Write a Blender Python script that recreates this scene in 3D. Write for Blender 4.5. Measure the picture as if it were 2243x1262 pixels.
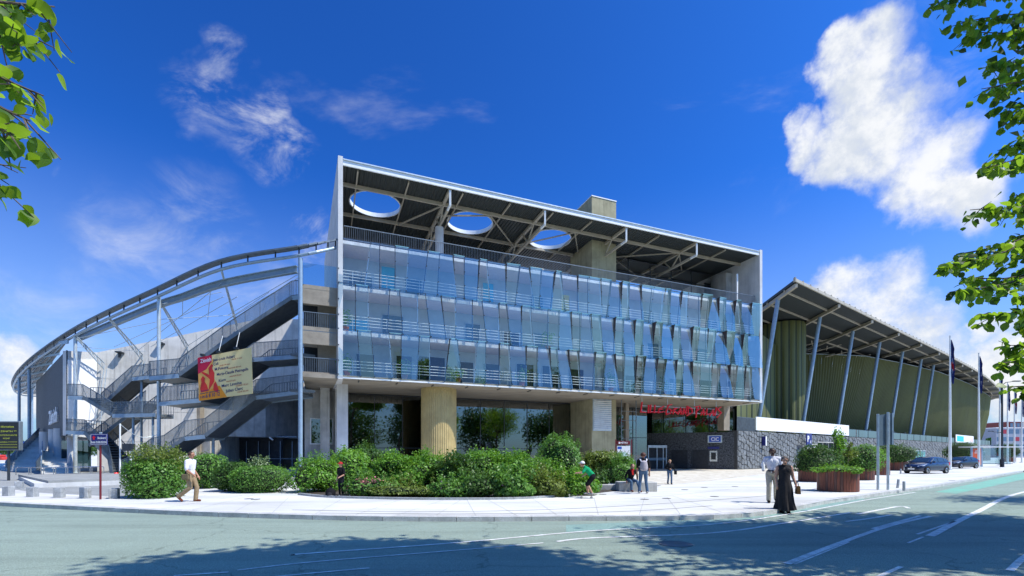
import bpy, bmesh, math, random
import numpy as np
from mathutils import Vector, Matrix
random.seed(7); rng = np.random.default_rng(7)
for o in list(bpy.data.objects): bpy.data.objects.remove(o, do_unlink=True)
S = bpy.context.scene
COL = S.collection
R = math.radians
# ---------------------------------------------------------------- camera, sky, sun, exposure
FPX, CX, HY, CZ = 1024.0, 1121.5, 996.0, 1.66          # photograph's focal length, centre, horizon row, eye height
cam = bpy.data.cameras.new('camera'); camo = bpy.data.objects.new('camera', cam); COL.objects.link(camo)
camo.location = (0, 0, CZ); camo.rotation_euler = (R(90), 0, 0)
cam.sensor_width = 36; cam.lens = 36*FPX/2243; cam.shift_y = (HY-631)/2243
cam.clip_start = 0.05; cam.clip_end = 6000
S.camera = camo
SUN_H = Vector((0.95, -0.31, 0)).normalized(); SUN_EL = R(56)
SUN_DIR = Vector((SUN_H.x*math.cos(SUN_EL), SUN_H.y*math.cos(SUN_EL), math.sin(SUN_EL)))
sun = bpy.data.lights.new('sun', 'SUN'); sun.energy = 5.0; sun.angle = R(0.53); sun.color = (1.0, 0.94, 0.84)
suno = bpy.data.objects.new('sun', sun); COL.objects.link(suno)
suno.rotation_euler = (-SUN_DIR).to_track_quat('-Z', 'Y').to_euler(); suno.location = (30, -30, 60)
S.view_settings.view_transform = 'Standard'; S.view_settings.look = 'None'
S.view_settings.exposure = 0.2; S.view_settings.gamma = 1
S.cycles.max_bounces = 8; S.cycles.transparent_max_bounces = 24; S.cycles.diffuse_bounces = 3
S.cycles.glossy_bounces = 4; S.cycles.caustics_reflective = False; S.cycles.caustics_refractive = False
S.cycles.use_denoising = True
S.cycles.sample_clamp_indirect = 6
def pdir(px, py):
    return Vector(((px-CX)/FPX, 1.0, (HY-py)/FPX)).normalized()
W = bpy.data.worlds.new('World'); S.world = W; W.use_nodes = True
SKY_GAMMA, SKY_TINT = 1.45, (0.20, 0.64, 1.16, 1)      # the photograph's deep, contrasty blue
def build_world():
    nt = W.node_tree; N = nt.nodes; L = nt.links; N.clear()
    def nd(t, **k):
        n = N.new(t)
        for a, b in k.items(): setattr(n, a, b)
        return n
    def math_(op, a, b=None, c=None, clamp=False):
        n = nd('ShaderNodeMath', operation=op, use_clamp=clamp)
        for i, v in enumerate((a, b, c)):
            if v is None: continue
            if isinstance(v, (int, float)): n.inputs[i].default_value = v
            else: L.new(v, n.inputs[i])
        return n.outputs[0]
    def mrange(v, a, b, c=0.0, d=1.0, t='SMOOTHSTEP'):
        n = nd('ShaderNodeMapRange', interpolation_type=t); n.clamp = True
        L.new(v, n.inputs[0])
        for i, x in zip((1, 2, 3, 4), (a, b, c, d)): n.inputs[i].default_value = x
        return n.outputs[0]
    out = nd('ShaderNodeOutputWorld'); bg = nd('ShaderNodeBackground')
    sky = nd('ShaderNodeTexSky', sky_type='NISHITA'); sky.sun_disc = False
    sky.sun_elevation = SUN_EL; sky.sun_rotation = math.atan2(SUN_H.x, SUN_H.y)
    sky.air_density = 1.0; sky.dust_density = 1.3; sky.ozone_density = 2.5; sky.altitude = 30
    hs = nd('ShaderNodeHueSaturation'); hs.inputs['Saturation'].default_value = 1.05; hs.inputs['Value'].default_value = 1.0
    L.new(sky.outputs[0], hs.inputs['Color'])
    gm = nd('ShaderNodeGamma'); gm.inputs['Gamma'].default_value = SKY_GAMMA; L.new(hs.outputs[0], gm.inputs['Color'])
    tint = nd('ShaderNodeMix', data_type='RGBA', blend_type='MULTIPLY'); tint.inputs['Factor'].default_value = 1.0
    L.new(gm.outputs[0], tint.inputs['A']); tint.inputs['B'].default_value = SKY_TINT
    tc = nd('ShaderNodeTexCoord'); d = tc.outputs['Generated']
    def noise(vec, scale, detail, rough=0.55, dist=0.0):
        n = nd('ShaderNodeTexNoise'); n.inputs['Scale'].default_value = scale; n.inputs['Detail'].default_value = detail
        n.inputs['Roughness'].default_value = rough; n.inputs['Distortion'].default_value = dist
        L.new(vec, n.inputs['Vector']); return n.outputs[0]
    def vadd(vec, off):
        n = nd('ShaderNodeVectorMath', operation='ADD'); L.new(vec, n.inputs[0]); n.inputs[1].default_value = off; return n.outputs[0]
    def blobs(vec, lst):
        acc = None
        for (px, py, r) in lst:
            c = pdir(px, py); e = pdir(px+r, py); e2 = pdir(px, py+r)
            ang = (c.angle(e)*c.angle(e2))**0.5
            dp = nd('ShaderNodeVectorMath', operation='DOT_PRODUCT'); L.new(vec, dp.inputs[0]); dp.inputs[1].default_value = c
            m = mrange(dp.outputs['Value'], math.cos(ang*1.75), math.cos(ang*0.1))
            acc = m if acc is None else math_('MAXIMUM', acc, m)
        return acc
    CUM = [(1850,110,55),(1900,110,55),(1930,165,70),(1850,190,70),(1890,250,80),(1960,230,80),(1860,310,80),(1930,330,90),(2000,380,95),(2060,430,85),(2120,430,75),(1760,300,45),(1730,270,30),
           (1815,665,62),(1890,680,100),(1960,735,100),(2020,790,95),(2095,820,90),(2165,810,95),(2230,780,80),(2150,720,35),(1780,640,26),
           (10,790,55),(60,850,55),(-40,860,90),(2330,880,120),(-160,800,80)]
    WISP = [(485,235,60),(540,285,56),(590,330,46),(610,250,36),(485,120,44),(665,335,36),(150,400,30),(690,520,40)]
    VEIL = [(330,560,110),(120,690,90),(430,480,80),(2120,40,160),(2060,170,120),(560,620,60)]
    warp = noise(d, 3.0, 3.0)
    n1 = noise(d, 9.0, 10.0, 0.62)
    wn = nd('ShaderNodeTexNoise'); wn.inputs['Scale'].default_value = 9.0; wn.inputs['Detail'].default_value = 6; L.new(d, wn.inputs['Vector'])
    ws = nd('ShaderNodeVectorMath', operation='MULTIPLY_ADD'); L.new(wn.outputs['Color'], ws.inputs[0]); ws.inputs[1].default_value = (0.13,0.13,0.13); ws.inputs[2].default_value = (-0.065,-0.065,-0.065)
    wa = nd('ShaderNodeVectorMath', operation='ADD'); L.new(d, wa.inputs[0]); L.new(ws.outputs[0], wa.inputs[1])
    wd = nd('ShaderNodeVectorMath', operation='NORMALIZE'); L.new(wa.outputs[0], wd.inputs[0])
    b1 = blobs(wd.outputs[0], CUM)
    den = math_('ADD', math_('MULTIPLY', b1, 1.1), math_('MULTIPLY', math_('SUBTRACT', n1, 0.5), 2.6))
    m1 = math_('MULTIPLY', mrange(den, 0.30, 1.25), mrange(b1, 0.0, 0.45))
    # light on the clouds: the same noise sampled a step towards the sun
    n2 = noise(vadd(d, tuple(SUN_DIR*0.035)), 9.0, 10.0, 0.62)
    sh = mrange(math_('SUBTRACT', n1, n2), -0.10, 0.12)
    ns = noise(d, 2.6, 4.0, 0.5)
    # thin wisps, in the places seen and, sparsely, everywhere else
    mp = nd('ShaderNodeMapping'); mp.inputs['Rotation'].default_value = (0.3, 0.7, 0.2); mp.inputs['Scale'].default_value = (1.0, 2.2, 2.6); L.new(d, mp.inputs['Vector'])
    n3 = noise(mp.outputs[0], 5.0, 9.0, 0.64, 0.5)
    b2 = blobs(wd.outputs[0], WISP)
    m2 = math_('MULTIPLY', math_('MULTIPLY', mrange(n3, 0.42, 0.78), b2), 0.95)
    m4 = math_('MULTIPLY', math_('MULTIPLY', mrange(n3, 0.36, 0.80), blobs(wd.outputs[0], VEIL)), 0.40)
    m3 = math_('MULTIPLY', mrange(noise(mp.outputs[0], 1.7, 7.0, 0.6, 0.3), 0.60, 0.86), 0.45)
    m = math_('MAXIMUM', math_('MAXIMUM', math_('MAXIMUM', m1, m2), m3), m4)
    cr = nd('ShaderNodeMix', data_type='RGBA'); cr.inputs['A'].default_value = (7.2, 7.8, 8.8, 1); cr.inputs['B'].default_value = (11.0, 11.0, 11.0, 1)
    shade = math_('ADD', math_('MULTIPLY', sh, 0.65), math_('MULTIPLY', mrange(ns, 0.35, 0.6), 0.35))
    L.new(shade, cr.inputs['Factor'])
    mx = nd('ShaderNodeMix', data_type='RGBA')
    # pale haze low over the whole horizon
    sx = nd('ShaderNodeSeparateXYZ'); L.new(d, sx.inputs[0])
    hz = nd('ShaderNodeMix', data_type='RGBA'); L.new(mrange(sx.outputs['Z'], 0.0, 0.50, 0.62, 0.0), hz.inputs['Factor']); L.new(tint.outputs['Result'], hz.inputs['A']); hz.inputs['B'].default_value = (5.4, 6.9, 8.6, 1)
    L.new(m, mx.inputs['Factor']); L.new(hz.outputs['Result'], mx.inputs['A']); L.new(cr.outputs['Result'], mx.inputs['B'])
    L.new(mx.outputs['Result'], bg.inputs[0]); bg.inputs[1].default_value = 0.085
    L.new(bg.outputs[0], out.inputs[0])
build_world()
# ---------------------------------------------------------------- helpers
def P(px, py, D): return Vector(((px-CX)/FPX*D, D, CZ+(HY-py)/FPX*D))
def G(px, py, z=0.0):
    D = (CZ-z)*FPX/(py-HY); return Vector(((px-CX)/FPX*D, D, z))
V = Vector
class MB:
    def __init__(s): s.v = []; s.f = []; s.m = []
    def add(s, vs, fs, m=0):
        b = len(s.v); s.v += [tuple(x) for x in vs]; s.f += [tuple(i+b for i in f) for f in fs]; s.m += [m]*len(fs); return s
    def poly(s, pts, m=0): return s.add(pts, [tuple(range(len(pts)))], m)
    def hexa(s, b, t, m=0):
        n = len(b); fs = [tuple(reversed(range(n))), tuple(range(n, 2*n))] + [(i, (i+1) % n, n+(i+1) % n, n+i) for i in range(n)]
        return s.add(list(b)+list(t), fs, m)
    def box(s, c, sz, rz=0.0, m=0):
        c = V(c); x, y, z = (k/2 for k in sz); ca, sa = math.cos(rz), math.sin(rz)
        q = [V((ca*a-sa*b, sa*a+ca*b, 0)) for a, b in ((-x,-y),(x,-y),(x,y),(-x,y))]
        return s.hexa([c+k-V((0,0,z)) for k in q], [c+k+V((0,0,z)) for k in q], m)
    def obox(s, o, a, b, c, m=0):          # corner and three edge vectors
        o, a, b, c = V(o), V(a), V(b), V(c); q = [o, o+a, o+a+b, o+b]
        return s.hexa(q, [k+c for k in q], m)
    def beam(s, p, q, w, h, m=0, up=(0,0,1)):
        p, q = V(p), V(q); d = (q-p); 
        if d.length < 1e-6: return s
        d.normalize(); up = V(up)
        if abs(d.dot(up)) > 0.98: up = V((1,0,0))
        sd = d.cross(up).normalized(); u = sd.cross(d)
        k = [sd*(-w/2)+u*(-h/2), sd*(w/2)+u*(-h/2), sd*(w/2)+u*(h/2), sd*(-w/2)+u*(h/2)]
        return s.hexa([p+x for x in k], [q+x for x in k], m)
    def tube(s, p, q, r0, r1=None, n=10, m=0):
        r1 = r0 if r1 is None else r1
        p, q = V(p), V(q); d = (q-p).normalized(); up = V((0,0,1)) if abs(d.z) < 0.95 else V((1,0,0))
        a = d.cross(up).normalized(); b = a.cross(d)
        cs = [(math.cos(2*math.pi*i/n), math.sin(2*math.pi*i/n)) for i in range(n)]
        return s.hexa([p+(a*x+b*y)*r0 for x, y in cs], [q+(a*x+b*y)*r1 for x, y in cs], m)
    def path(s, pts, r, n=6, m=0):
        for i in range(len(pts)-1): s.tube(pts[i], pts[i+1], r, r, n, m)
        return s
    def ribbon(s, pts, w, z=None, m=0):    # flat strip on the ground
        pts = [V(p) for p in pts]; L_ = []; R_ = []
        for i, p in enumerate(pts):
            d = (pts[min(i+1, len(pts)-1)]-pts[max(i-1, 0)]); d.z = 0; d.normalize(); nn = V((-d.y, d.x, 0))*w/2
            L_.append(p+nn); R_.append(p-nn)
        if z is not None:
            for a in L_+R_: a.z = z
        n = len(pts)
        return s.add(L_+R_, [(i, n+i, n+i+1, i+1) for i in range(n-1)], m)
    def lathe(s, c, prof, n=24, m=0, cap=True):
        c = V(c); vs = []; fs = []
        for r, z in prof: vs += [c+V((r*math.cos(2*math.pi*i/n), r*math.sin(2*math.pi*i/n), z)) for i in range(n)]
        for k in range(len(prof)-1): fs += [(k*n+i, k*n+(i+1) % n, (k+1)*n+(i+1) % n, (k+1)*n+i) for i in range(n)]
        if cap: fs += [tuple(reversed(range(n))), tuple(range((len(prof)-1)*n, len(prof)*n))]
        return s.add(vs, fs, m)
    def loft(s, secs, m=0, closed=True, cap=True):
        n = len(secs[0]); vs = [p for q in secs for p in q]; fs = []
        k1 = n if closed else n-1
        for k in range(len(secs)-1): fs += [(k*n+i, k*n+(i+1) % n, (k+1)*n+(i+1) % n, (k+1)*n+i) for i in range(k1)]
        if cap and closed: fs += [tuple(reversed(range(n))), tuple(range((len(secs)-1)*n, len(secs)*n))]
        return s.add(vs, fs, m)
    def mesh(s, name, off=(0,0,0)):
        me = bpy.data.meshes.new(name); off = V(off)
        me.from_pydata([(x-off.x, y-off.y, z-off.z) for x, y, z in s.v], [], s.f)
        return me
    def build(s, name, mats, parent=None, smooth=False, loc=None):
        off = V((0,0,0)); p = parent
        while p is not None: off += p.location; p = p.parent
        if loc is not None: off += V(loc)
        me = s.mesh(name, off)
        mats = mats if isinstance(mats, (list, tuple)) else [mats]
        for k in mats: me.materials.append(k)
        if len(mats) > 1: me.polygons.foreach_set('material_index', s.m)
        fix_normals(me)
        if smooth:
            me.polygons.foreach_set('use_smooth', [True]*len(me.polygons))
            try: me.set_sharp_from_angle(angle=R(35))
            except Exception: pass
        o = bpy.data.objects.new(name, me); COL.objects.link(o); o.parent = parent
        if loc is not None: o.location = loc
        return o
def fix_normals(me):
    if len(me.polygons) > 60000: return
    b = bmesh.new(); b.from_mesh(me); bmesh.ops.recalc_face_normals(b, faces=b.faces); b.to_mesh(me); b.free()
def link(name, me, parent=None, loc=(0,0,0), rot=(0,0,0), scale=(1,1,1)):
    o = bpy.data.objects.new(name, me); COL.objects.link(o); o.parent = parent; o.location = loc; o.rotation_euler = rot; o.scale = scale; return o
def tag(o, label=None, cat=None, group=None, kind=None):
    for k, v in (('label', label), ('category', cat), ('group', group), ('kind', kind)):
        if v: o[k] = v
    return o
def thing(name, label, cat, loc=(0,0,0), group=None):
    o = bpy.data.objects.new(name, None); COL.objects.link(o); o.location = loc; o.empty_display_size = 0.3
    return tag(o, label, cat, group)
def struct(mb, name, mats, label=None):
    o = mb.build(name, mats); o['kind'] = 'structure'
    if label: o['label'] = label
    return o
def stuff(o): o['kind'] = 'stuff'; return o
_tc = {}
def text_geo(txt, size=1.0, extrude=0.0, bold=0.0, shear=0.0):
    key = (txt, size, extrude, bold, shear)
    if key in _tc: return _tc[key]
    c = bpy.data.curves.new('t', 'FONT'); c.body = txt; c.size = size; c.extrude = extrude; c.offset = bold; c.shear = shear; c.resolution_u = 3
    o = bpy.data.objects.new('t', c); COL.objects.link(o)
    dg = bpy.context.evaluated_depsgraph_get(); me = bpy.data.meshes.new_from_object(o.evaluated_get(dg))
    vs = [v.co.copy() for v in me.vertices]; fs = [tuple(p.vertices) for p in me.polygons]
    bpy.data.objects.remove(o); bpy.data.curves.remove(c); bpy.data.meshes.remove(me)
    _tc[key] = (vs, fs); return vs, fs
def text_on(mb, txt, org, right, up, height, m=0, bold=0.0, extrude=0.0, center=False, width=None, shear=0.0):
    right, up = V(right).normalized(), V(up).normalized(); nn = right.cross(up)
    vs, fs = text_geo(txt, 1.0, 0.0, bold, shear)
    if not vs: return mb
    x0 = min(v.x for v in vs); x1 = max(v.x for v in vs)
    sy = height/0.72; sx = sy if width is None else width/(x1-x0)
    xo = -(x0+x1)/2 if center else -x0
    mp = [V(org)+right*((v.x+xo)*sx)+up*(v.y*sy)+nn*extrude for v in vs]
    mb.add(mp, fs, m)
    if extrude > 0.02:
        mb.add([p-nn*extrude for p in mp], [tuple(reversed(f)) for f in fs], m)
    return mb
# ---------------------------------------------------------------- materials
def _nodes(name):
    m = bpy.data.materials.new(name); m.use_nodes = True; nt = m.node_tree; b = nt.nodes['Principled BSDF']
    return m, nt, b
def pm(name, col, rough=0.6, metal=0.0, var=0.12, scale=4.0, bump=0.0, bscale=40.0, col2=None, stretch=None, spec=0.5, detail=6, streak=0.0, speck=0.0):
    """plain surface: base colour broken up by two noises, optional relief and vertical weather streaks"""
    m, nt, b = _nodes(name); N, L = nt.nodes, nt.links
    b.inputs['Roughness'].default_value = rough; b.inputs['Metallic'].default_value = metal; b.inputs['Specular IOR Level'].default_value = spec
    geo = N.new('ShaderNodeNewGeometry'); vec = geo.outputs['Position']
    mp = N.new('ShaderNodeMapping'); L.new(vec, mp.inputs[0]); mp.inputs['Scale'].default_value = stretch or (1, 1, 1)
    n = N.new('ShaderNodeTexNoise'); n.inputs['Scale'].default_value = scale; n.inputs['Detail'].default_value = detail; n.inputs['Roughness'].default_value = 0.62; L.new(mp.outputs[0], n.inputs['Vector'])
    c2 = col2 or tuple(max(0, k*(1-2*var)) for k in col); c1 = col if col2 else tuple(min(1, k*(1+var)) for k in col)
    mr = N.new('ShaderNodeMapRange'); mr.inputs[1].default_value = 0.32; mr.inputs[2].default_value = 0.68; L.new(n.outputs[0], mr.inputs[0])
    mx = N.new('ShaderNodeMix'); mx.data_type = 'RGBA'; mx.inputs['A'].default_value = (*c2, 1); mx.inputs['B'].default_value = (*c1, 1); L.new(mr.outputs[0], mx.inputs['Factor'])
    colr = mx.outputs['Result']
    if streak > 0:
        mp2 = N.new('ShaderNodeMapping'); L.new(vec, mp2.inputs[0]); mp2.inputs['Scale'].default_value = (2.2, 2.2, 0.12)
        n2 = N.new('ShaderNodeTexNoise'); n2.inputs['Scale'].default_value = 1.6; n2.inputs['Detail'].default_value = 7; n2.inputs['Roughness'].default_value = 0.7; L.new(mp2.outputs[0], n2.inputs['Vector'])
        r2 = N.new('ShaderNodeMapRange'); r2.inputs[1].default_value = 0.5; r2.inputs[2].default_value = 0.75; r2.inputs[3].default_value = 1.0; r2.inputs[4].default_value = 1-streak; L.new(n2.outputs[0], r2.inputs[0])
        mm = N.new('ShaderNodeMix'); mm.data_type = 'RGBA'; mm.blend_type = 'MULTIPLY'; mm.inputs['Factor'].default_value = 1; L.new(colr, mm.inputs['A']); L.new(r2.outputs[0], mm.inputs['B']); colr = mm.outputs['Result']
    if speck > 0:
        n4 = N.new('ShaderNodeTexNoise'); n4.inputs['Scale'].default_value = 55; n4.inputs['Detail'].default_value = 3; L.new(vec, n4.inputs['Vector'])
        r4 = N.new('ShaderNodeMapRange'); r4.inputs[1].default_value = 0.35; r4.inputs[2].default_value = 0.65; r4.inputs[3].default_value = 1-speck; r4.inputs[4].default_value = 1+speck; L.new(n4.outputs[0], r4.inputs[0])
        mm = N.new('ShaderNodeMix'); mm.data_type = 'RGBA'; mm.blend_type = 'MULTIPLY'; mm.inputs['Factor'].default_value = 1; L.new(colr, mm.inputs['A']); L.new(r4.outputs[0], mm.inputs['B']); colr = mm.outputs['Result']
    L.new(colr, b.inputs['Base Color'])
    if bump > 0:
        n3 = N.new('ShaderNodeTexNoise'); n3.inputs['Scale'].default_value = bscale; n3.inputs['Detail'].default_value = 4; L.new(vec, n3.inputs['Vector'])
        bp = N.new('ShaderNodeBump'); bp.inputs['Strength'].default_value = bump; bp.inputs['Distance'].default_value = 0.02; L.new(n3.outputs[0], bp.inputs['Height']); L.new(bp.outputs[0], b.inputs['Normal'])
    return m
def glassm(name, tint, refl=0.08, edge=0.5, rough=0.02, gcol=(1,1,1)):
    """thin pane: tinted clear glass with a mirror coat that grows at grazing angles"""
    m, nt, b = _nodes(name); N, L = nt.nodes, nt.links; N.remove(b); out = N['Material Output']
    t = N.new('ShaderNodeBsdfTransparent'); t.inputs[0].default_value = (*tint, 1)
    g = N.new('ShaderNodeBsdfGlossy'); g.inputs['Color'].default_value = (*gcol, 1); g.inputs['Roughness'].default_value = rough
    lw = N.new('ShaderNodeLayerWeight'); lw.inputs['Blend'].default_value = 0.25
    mr = N.new('ShaderNodeMapRange'); mr.inputs[3].default_value = refl; mr.inputs[4].default_value = edge; L.new(lw.outputs['Facing'], mr.inputs[0])
    mx = N.new('ShaderNodeMixShader'); L.new(mr.outputs[0], mx.inputs[0]); L.new(t.outputs[0], mx.inputs[1]); L.new(g.outputs[0], mx.inputs[2]); L.new(mx.outputs[0], out.inputs[0])
    return m
def leafm(name, c1, c2, trans=0.35, tcol=(0.20,0.42,0.03), scale=0.9):
    m, nt, b = _nodes(name); N, L = nt.nodes, nt.links; out = N['Material Output']
    geo = N.new('ShaderNodeNewGeometry')
    n = N.new('ShaderNodeTexNoise'); n.inputs['Scale'].default_value = scale; n.inputs['Detail'].default_value = 3; L.new(geo.outputs['Position'], n.inputs['Vector'])
    ad = N.new('ShaderNodeMath'); ad.operation = 'ADD'; L.new(n.outputs[0], ad.inputs[0])
    r_ = N.new('ShaderNodeMath'); r_.operation = 'MULTIPLY_ADD'; L.new(geo.outputs['Random Per Island'], r_.inputs[0]); r_.inputs[1].default_value = 0.7; r_.inputs[2].default_value = -0.35; L.new(r_.outputs[0], ad.inputs[1])
    mr = N.new('ShaderNodeMapRange'); mr.inputs[1].default_value = 0.25; mr.inputs[2].default_value = 0.75; L.new(ad.outputs[0], mr.inputs[0])
    mx = N.new('ShaderNodeMix'); mx.data_type = 'RGBA'; mx.inputs['A'].default_value = (*c1, 1); mx.inputs['B'].default_value = (*c2, 1); L.new(mr.outputs[0], mx.inputs['Factor'])
    L.new(mx.outputs['Result'], b.inputs['Base Color']); b.inputs['Roughness'].default_value = 0.45; b.inputs['Specular IOR Level'].default_value = 0.35
    tr = N.new('ShaderNodeBsdfTranslucent'); tr.inputs[0].default_value = (*tcol, 1)
    ms = N.new('ShaderNodeMixShader'); ms.inputs[0].default_value = trans; L.new(b.outputs[0], ms.inputs[1]); L.new(tr.outputs[0], ms.inputs[2]); L.new(ms.outputs[0], out.inputs[0])
    return m
M = {}
def perf():
    m, nt, b = _nodes('perforated_stair_sheet'); N, L = nt.nodes, nt.links; out = N['Material Output']; b.inputs['Base Color'].default_value = (0.20,0.245,0.28,1); b.inputs['Roughness'].default_value = 0.5; b.inputs['Metallic'].default_value = 0.3
    t = N.new('ShaderNodeBsdfTransparent'); mx = N.new('ShaderNodeMixShader'); mx.inputs[0].default_value = 0.36; L.new(t.outputs[0], mx.inputs[1]); L.new(b.outputs[0], mx.inputs[2]); L.new(mx.outputs[0], out.inputs[0]); return m
M['perf'] = perf()
def roadm():
    m, nt, b = _nodes('road_asphalt'); N, L = nt.nodes, nt.links; b.inputs['Roughness'].default_value = 0.85; b.inputs['Specular IOR Level'].default_value = 0.25
    geo = N.new('ShaderNodeNewGeometry')
    def nz(scale, det, st=(1,1,1), rot=0.0, rough=0.6):
        mp = N.new('ShaderNodeMapping'); mp.inputs['Scale'].default_value = st; mp.inputs['Rotation'].default_value = (0,0,rot); L.new(geo.outputs['Position'], mp.inputs[0])
        n = N.new('ShaderNodeTexNoise'); n.inputs['Scale'].default_value = scale; n.inputs['Detail'].default_value = det; n.inputs['Roughness'].default_value = rough; L.new(mp.outputs[0], n.inputs['Vector']); return n.outputs[0]
    def rng_(v, a, b_, c, d):
        r = N.new('ShaderNodeMapRange'); L.new(v, r.inputs[0])
        for i, x in zip((1,2,3,4), (a,b_,c,d)): r.inputs[i].default_value = x
        return r.outputs[0]
    def mul(a, b_):
        x = N.new('ShaderNodeMath'); x.operation = 'MULTIPLY'; L.new(a, x.inputs[0]); L.new(b_, x.inputs[1]); return x.outputs[0]
    k = mul(rng_(nz(0.35,8), 0.3, 0.7, 0.92, 1.07), rng_(nz(60,3), 0.32, 0.68, 0.55, 1.45))           # broad mottling, aggregate
    k = mul(k, rng_(nz(0.9,5,(0.12,1.6,1),0.12), 0.45, 0.72, 1.0, 0.80))                               # tyre tracks along the carriageway
    k = mul(k, rng_(nz(1.3,4), 0.68, 0.78, 1.0, 0.85))                                                # stains
    vo = N.new('ShaderNodeTexVoronoi'); vo.feature = 'DISTANCE_TO_EDGE'; vo.inputs['Scale'].default_value = 0.22; wv = N.new('ShaderNodeVectorMath'); wv.operation = 'ADD'; L.new(geo.outputs['Position'], wv.inputs[0])
    nn_ = N.new('ShaderNodeTexNoise'); nn_.inputs['Scale'].default_value = 1.5; nn_.inputs['Detail'].default_value = 5; L.new(geo.outputs['Position'], nn_.inputs['Vector']); L.new(nn_.outputs['Color'], wv.inputs[1]); L.new(wv.outputs[0], vo.inputs['Vector'])
    k = mul(k, rng_(vo.outputs['Distance'], 0.0, 0.006, 0.62, 1.0))                                    # a few cracks
    mx = N.new('ShaderNodeMix'); mx.data_type = 'RGBA'; mx.blend_type = 'MULTIPLY'; mx.inputs['Factor'].default_value = 1; mx.inputs['A'].default_value = (0.25,0.315,0.265,1); L.new(k, mx.inputs['B']); L.new(mx.outputs['Result'], b.inputs['Base Color'])
    bp = N.new('ShaderNodeBump'); bp.inputs['Strength'].default_value = 0.6; bp.inputs['Distance'].default_value = 0.015; L.new(nz(60,3), bp.inputs['Height']); L.new(bp.outputs[0], b.inputs['Normal'])
    return m
M['asphalt'] = roadm()
M['asphalt_light'] = pm('forecourt_asphalt', (0.30,0.31,0.30), 0.9, var=0.10, scale=1.2, bump=0.3, bscale=50, speck=0.25, spec=0.2)
M['walk'] = pm('pale_concrete_paving', (0.64,0.635,0.60), 0.85, var=0.15, scale=0.45, bump=0.12, bscale=30, stretch=(0.35,1,1), detail=10, speck=0.08, spec=0.2)
M['near_walk'] = pm('near_pavement', (0.40,0.40,0.39), 0.9, var=0.1, scale=0.8, speck=0.15, spec=0.2)
M['kerb'] = pm('granite_kerb', (0.52,0.52,0.50), 0.8, var=0.14, scale=2, bump=0.2, speck=0.2)
M['paint'] = pm('white_road_paint', (0.72,0.73,0.70), 0.7, var=0.18, scale=6, speck=0.25)
M['greenpaint'] = pm('worn_green_lane_paint', (0.13,0.47,0.33), 0.8, scale=2.6, col2=(0.215,0.30,0.25), stretch=(0.5,1.3,1), speck=0.3, detail=10)
M['bikestrip'] = pm('green_grey_cycle_strip', (0.21,0.33,0.29), 0.8, var=0.1, scale=1.0, speck=0.35)
M['joint_soft'] = pm('faint_slab_joint', (0.36,0.36,0.34), 0.9, var=0.2)
M['asphalt_patch'] = pm('repaired_asphalt', (0.165,0.205,0.185), 0.9, var=0.12, scale=3, speck=0.45)
M['joint'] = pm('dark_joint', (0.16,0.16,0.16), 0.9)
M['ground'] = pm('distant_ground', (0.30,0.31,0.28), 0.95, var=0.2, scale=0.05)
M['concrete'] = pm('grey_cast_concrete', (0.50,0.49,0.45), 0.85, var=0.14, scale=0.9, bump=0.15, bscale=14, streak=0.45, spec=0.2)
M['concrete_hall'] = pm('pale_hall_concrete', (0.66,0.645,0.60), 0.85, var=0.10, scale=0.7, bump=0.15, bscale=14, streak=0.40, spec=0.2)
M['bollard_steel'] = pm('brushed_steel', (0.50,0.51,0.50), 0.4, 0.25, var=0.08)
M['concrete_w'] = pm('warm_board_marked_concrete', (0.32,0.28,0.22), 0.85, var=0.13, scale=1.1, bump=0.3, bscale=9, stretch=(0.5,2.4,1), spec=0.2)
M['concrete_y'] = pm('yellowish_fluted_concrete', (0.47,0.37,0.17), 0.85, var=0.08, scale=1.5, streak=0.2, spec=0.2)
M['concrete_fin'] = pm('pale_fin_concrete', (0.62,0.62,0.60), 0.8, var=0.08, scale=0.8, streak=0.22, spec=0.2)
M['core'] = pm('core_concrete', (0.42,0.385,0.24), 0.85, var=0.12, scale=1.0, streak=0.42, spec=0.2)
M['white'] = pm('white_painted_metal', (0.80,0.82,0.80), 0.5, var=0.04)
M['whitepanel'] = pm('white_panel', (0.85,0.85,0.84), 0.6, var=0.02)
M['steel_blue'] = pm('blue_grey_painted_steel', (0.27,0.37,0.46), 0.45, 0.2, var=0.08, scale=3)
M['steel_pale'] = pm('pale_galvanised_steel', (0.52,0.60,0.64), 0.45, 0.3, var=0.10, scale=3)
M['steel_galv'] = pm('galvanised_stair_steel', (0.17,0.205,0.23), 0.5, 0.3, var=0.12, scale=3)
M['steel_dark'] = pm('dark_steel', (0.035,0.045,0.055), 0.5, 0.2, var=0.1)
M['beam'] = pm('beige_painted_steel_beam', (0.46,0.41,0.31), 0.6, var=0.08, scale=2)
M['stainless'] = pm('stainless_steel', (0.62,0.63,0.64), 0.25, 0.9, var=0.05)
M['soffit_shade'] = pm('shaded_stair_soffit', (0.075,0.09,0.10), 0.6, 0.1, var=0.15, scale=3)  # stair steel darkened, the shade under the flights put into its colour
M['black'] = pm('black_cladding', (0.018,0.022,0.024), 0.6, var=0.2)
M['wallblue'] = pm('pale_blue_plaster', (0.52,0.60,0.65), 0.8, var=0.07, scale=0.7)
M['ceil'] = pm('mauve_plaster_ceiling', (0.66,0.58,0.58), 0.85, var=0.05)
M['floorslab'] = pm('grey_slab_edge', (0.70,0.69,0.68), 0.8)
M['cyanpane'] = pm('cyan_blind', (0.08,0.52,0.78), 0.5, var=0.03)
M['yellowpane'] = pm('yellow_blind', (0.78,0.70,0.22), 0.6, var=0.04)
M['bluedoor'] = pm('blue_door', (0.12,0.22,0.30), 0.5, var=0.06)
M['darkopen'] = pm('dark_interior', (0.03,0.035,0.04), 0.8, var=0.2)
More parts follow.
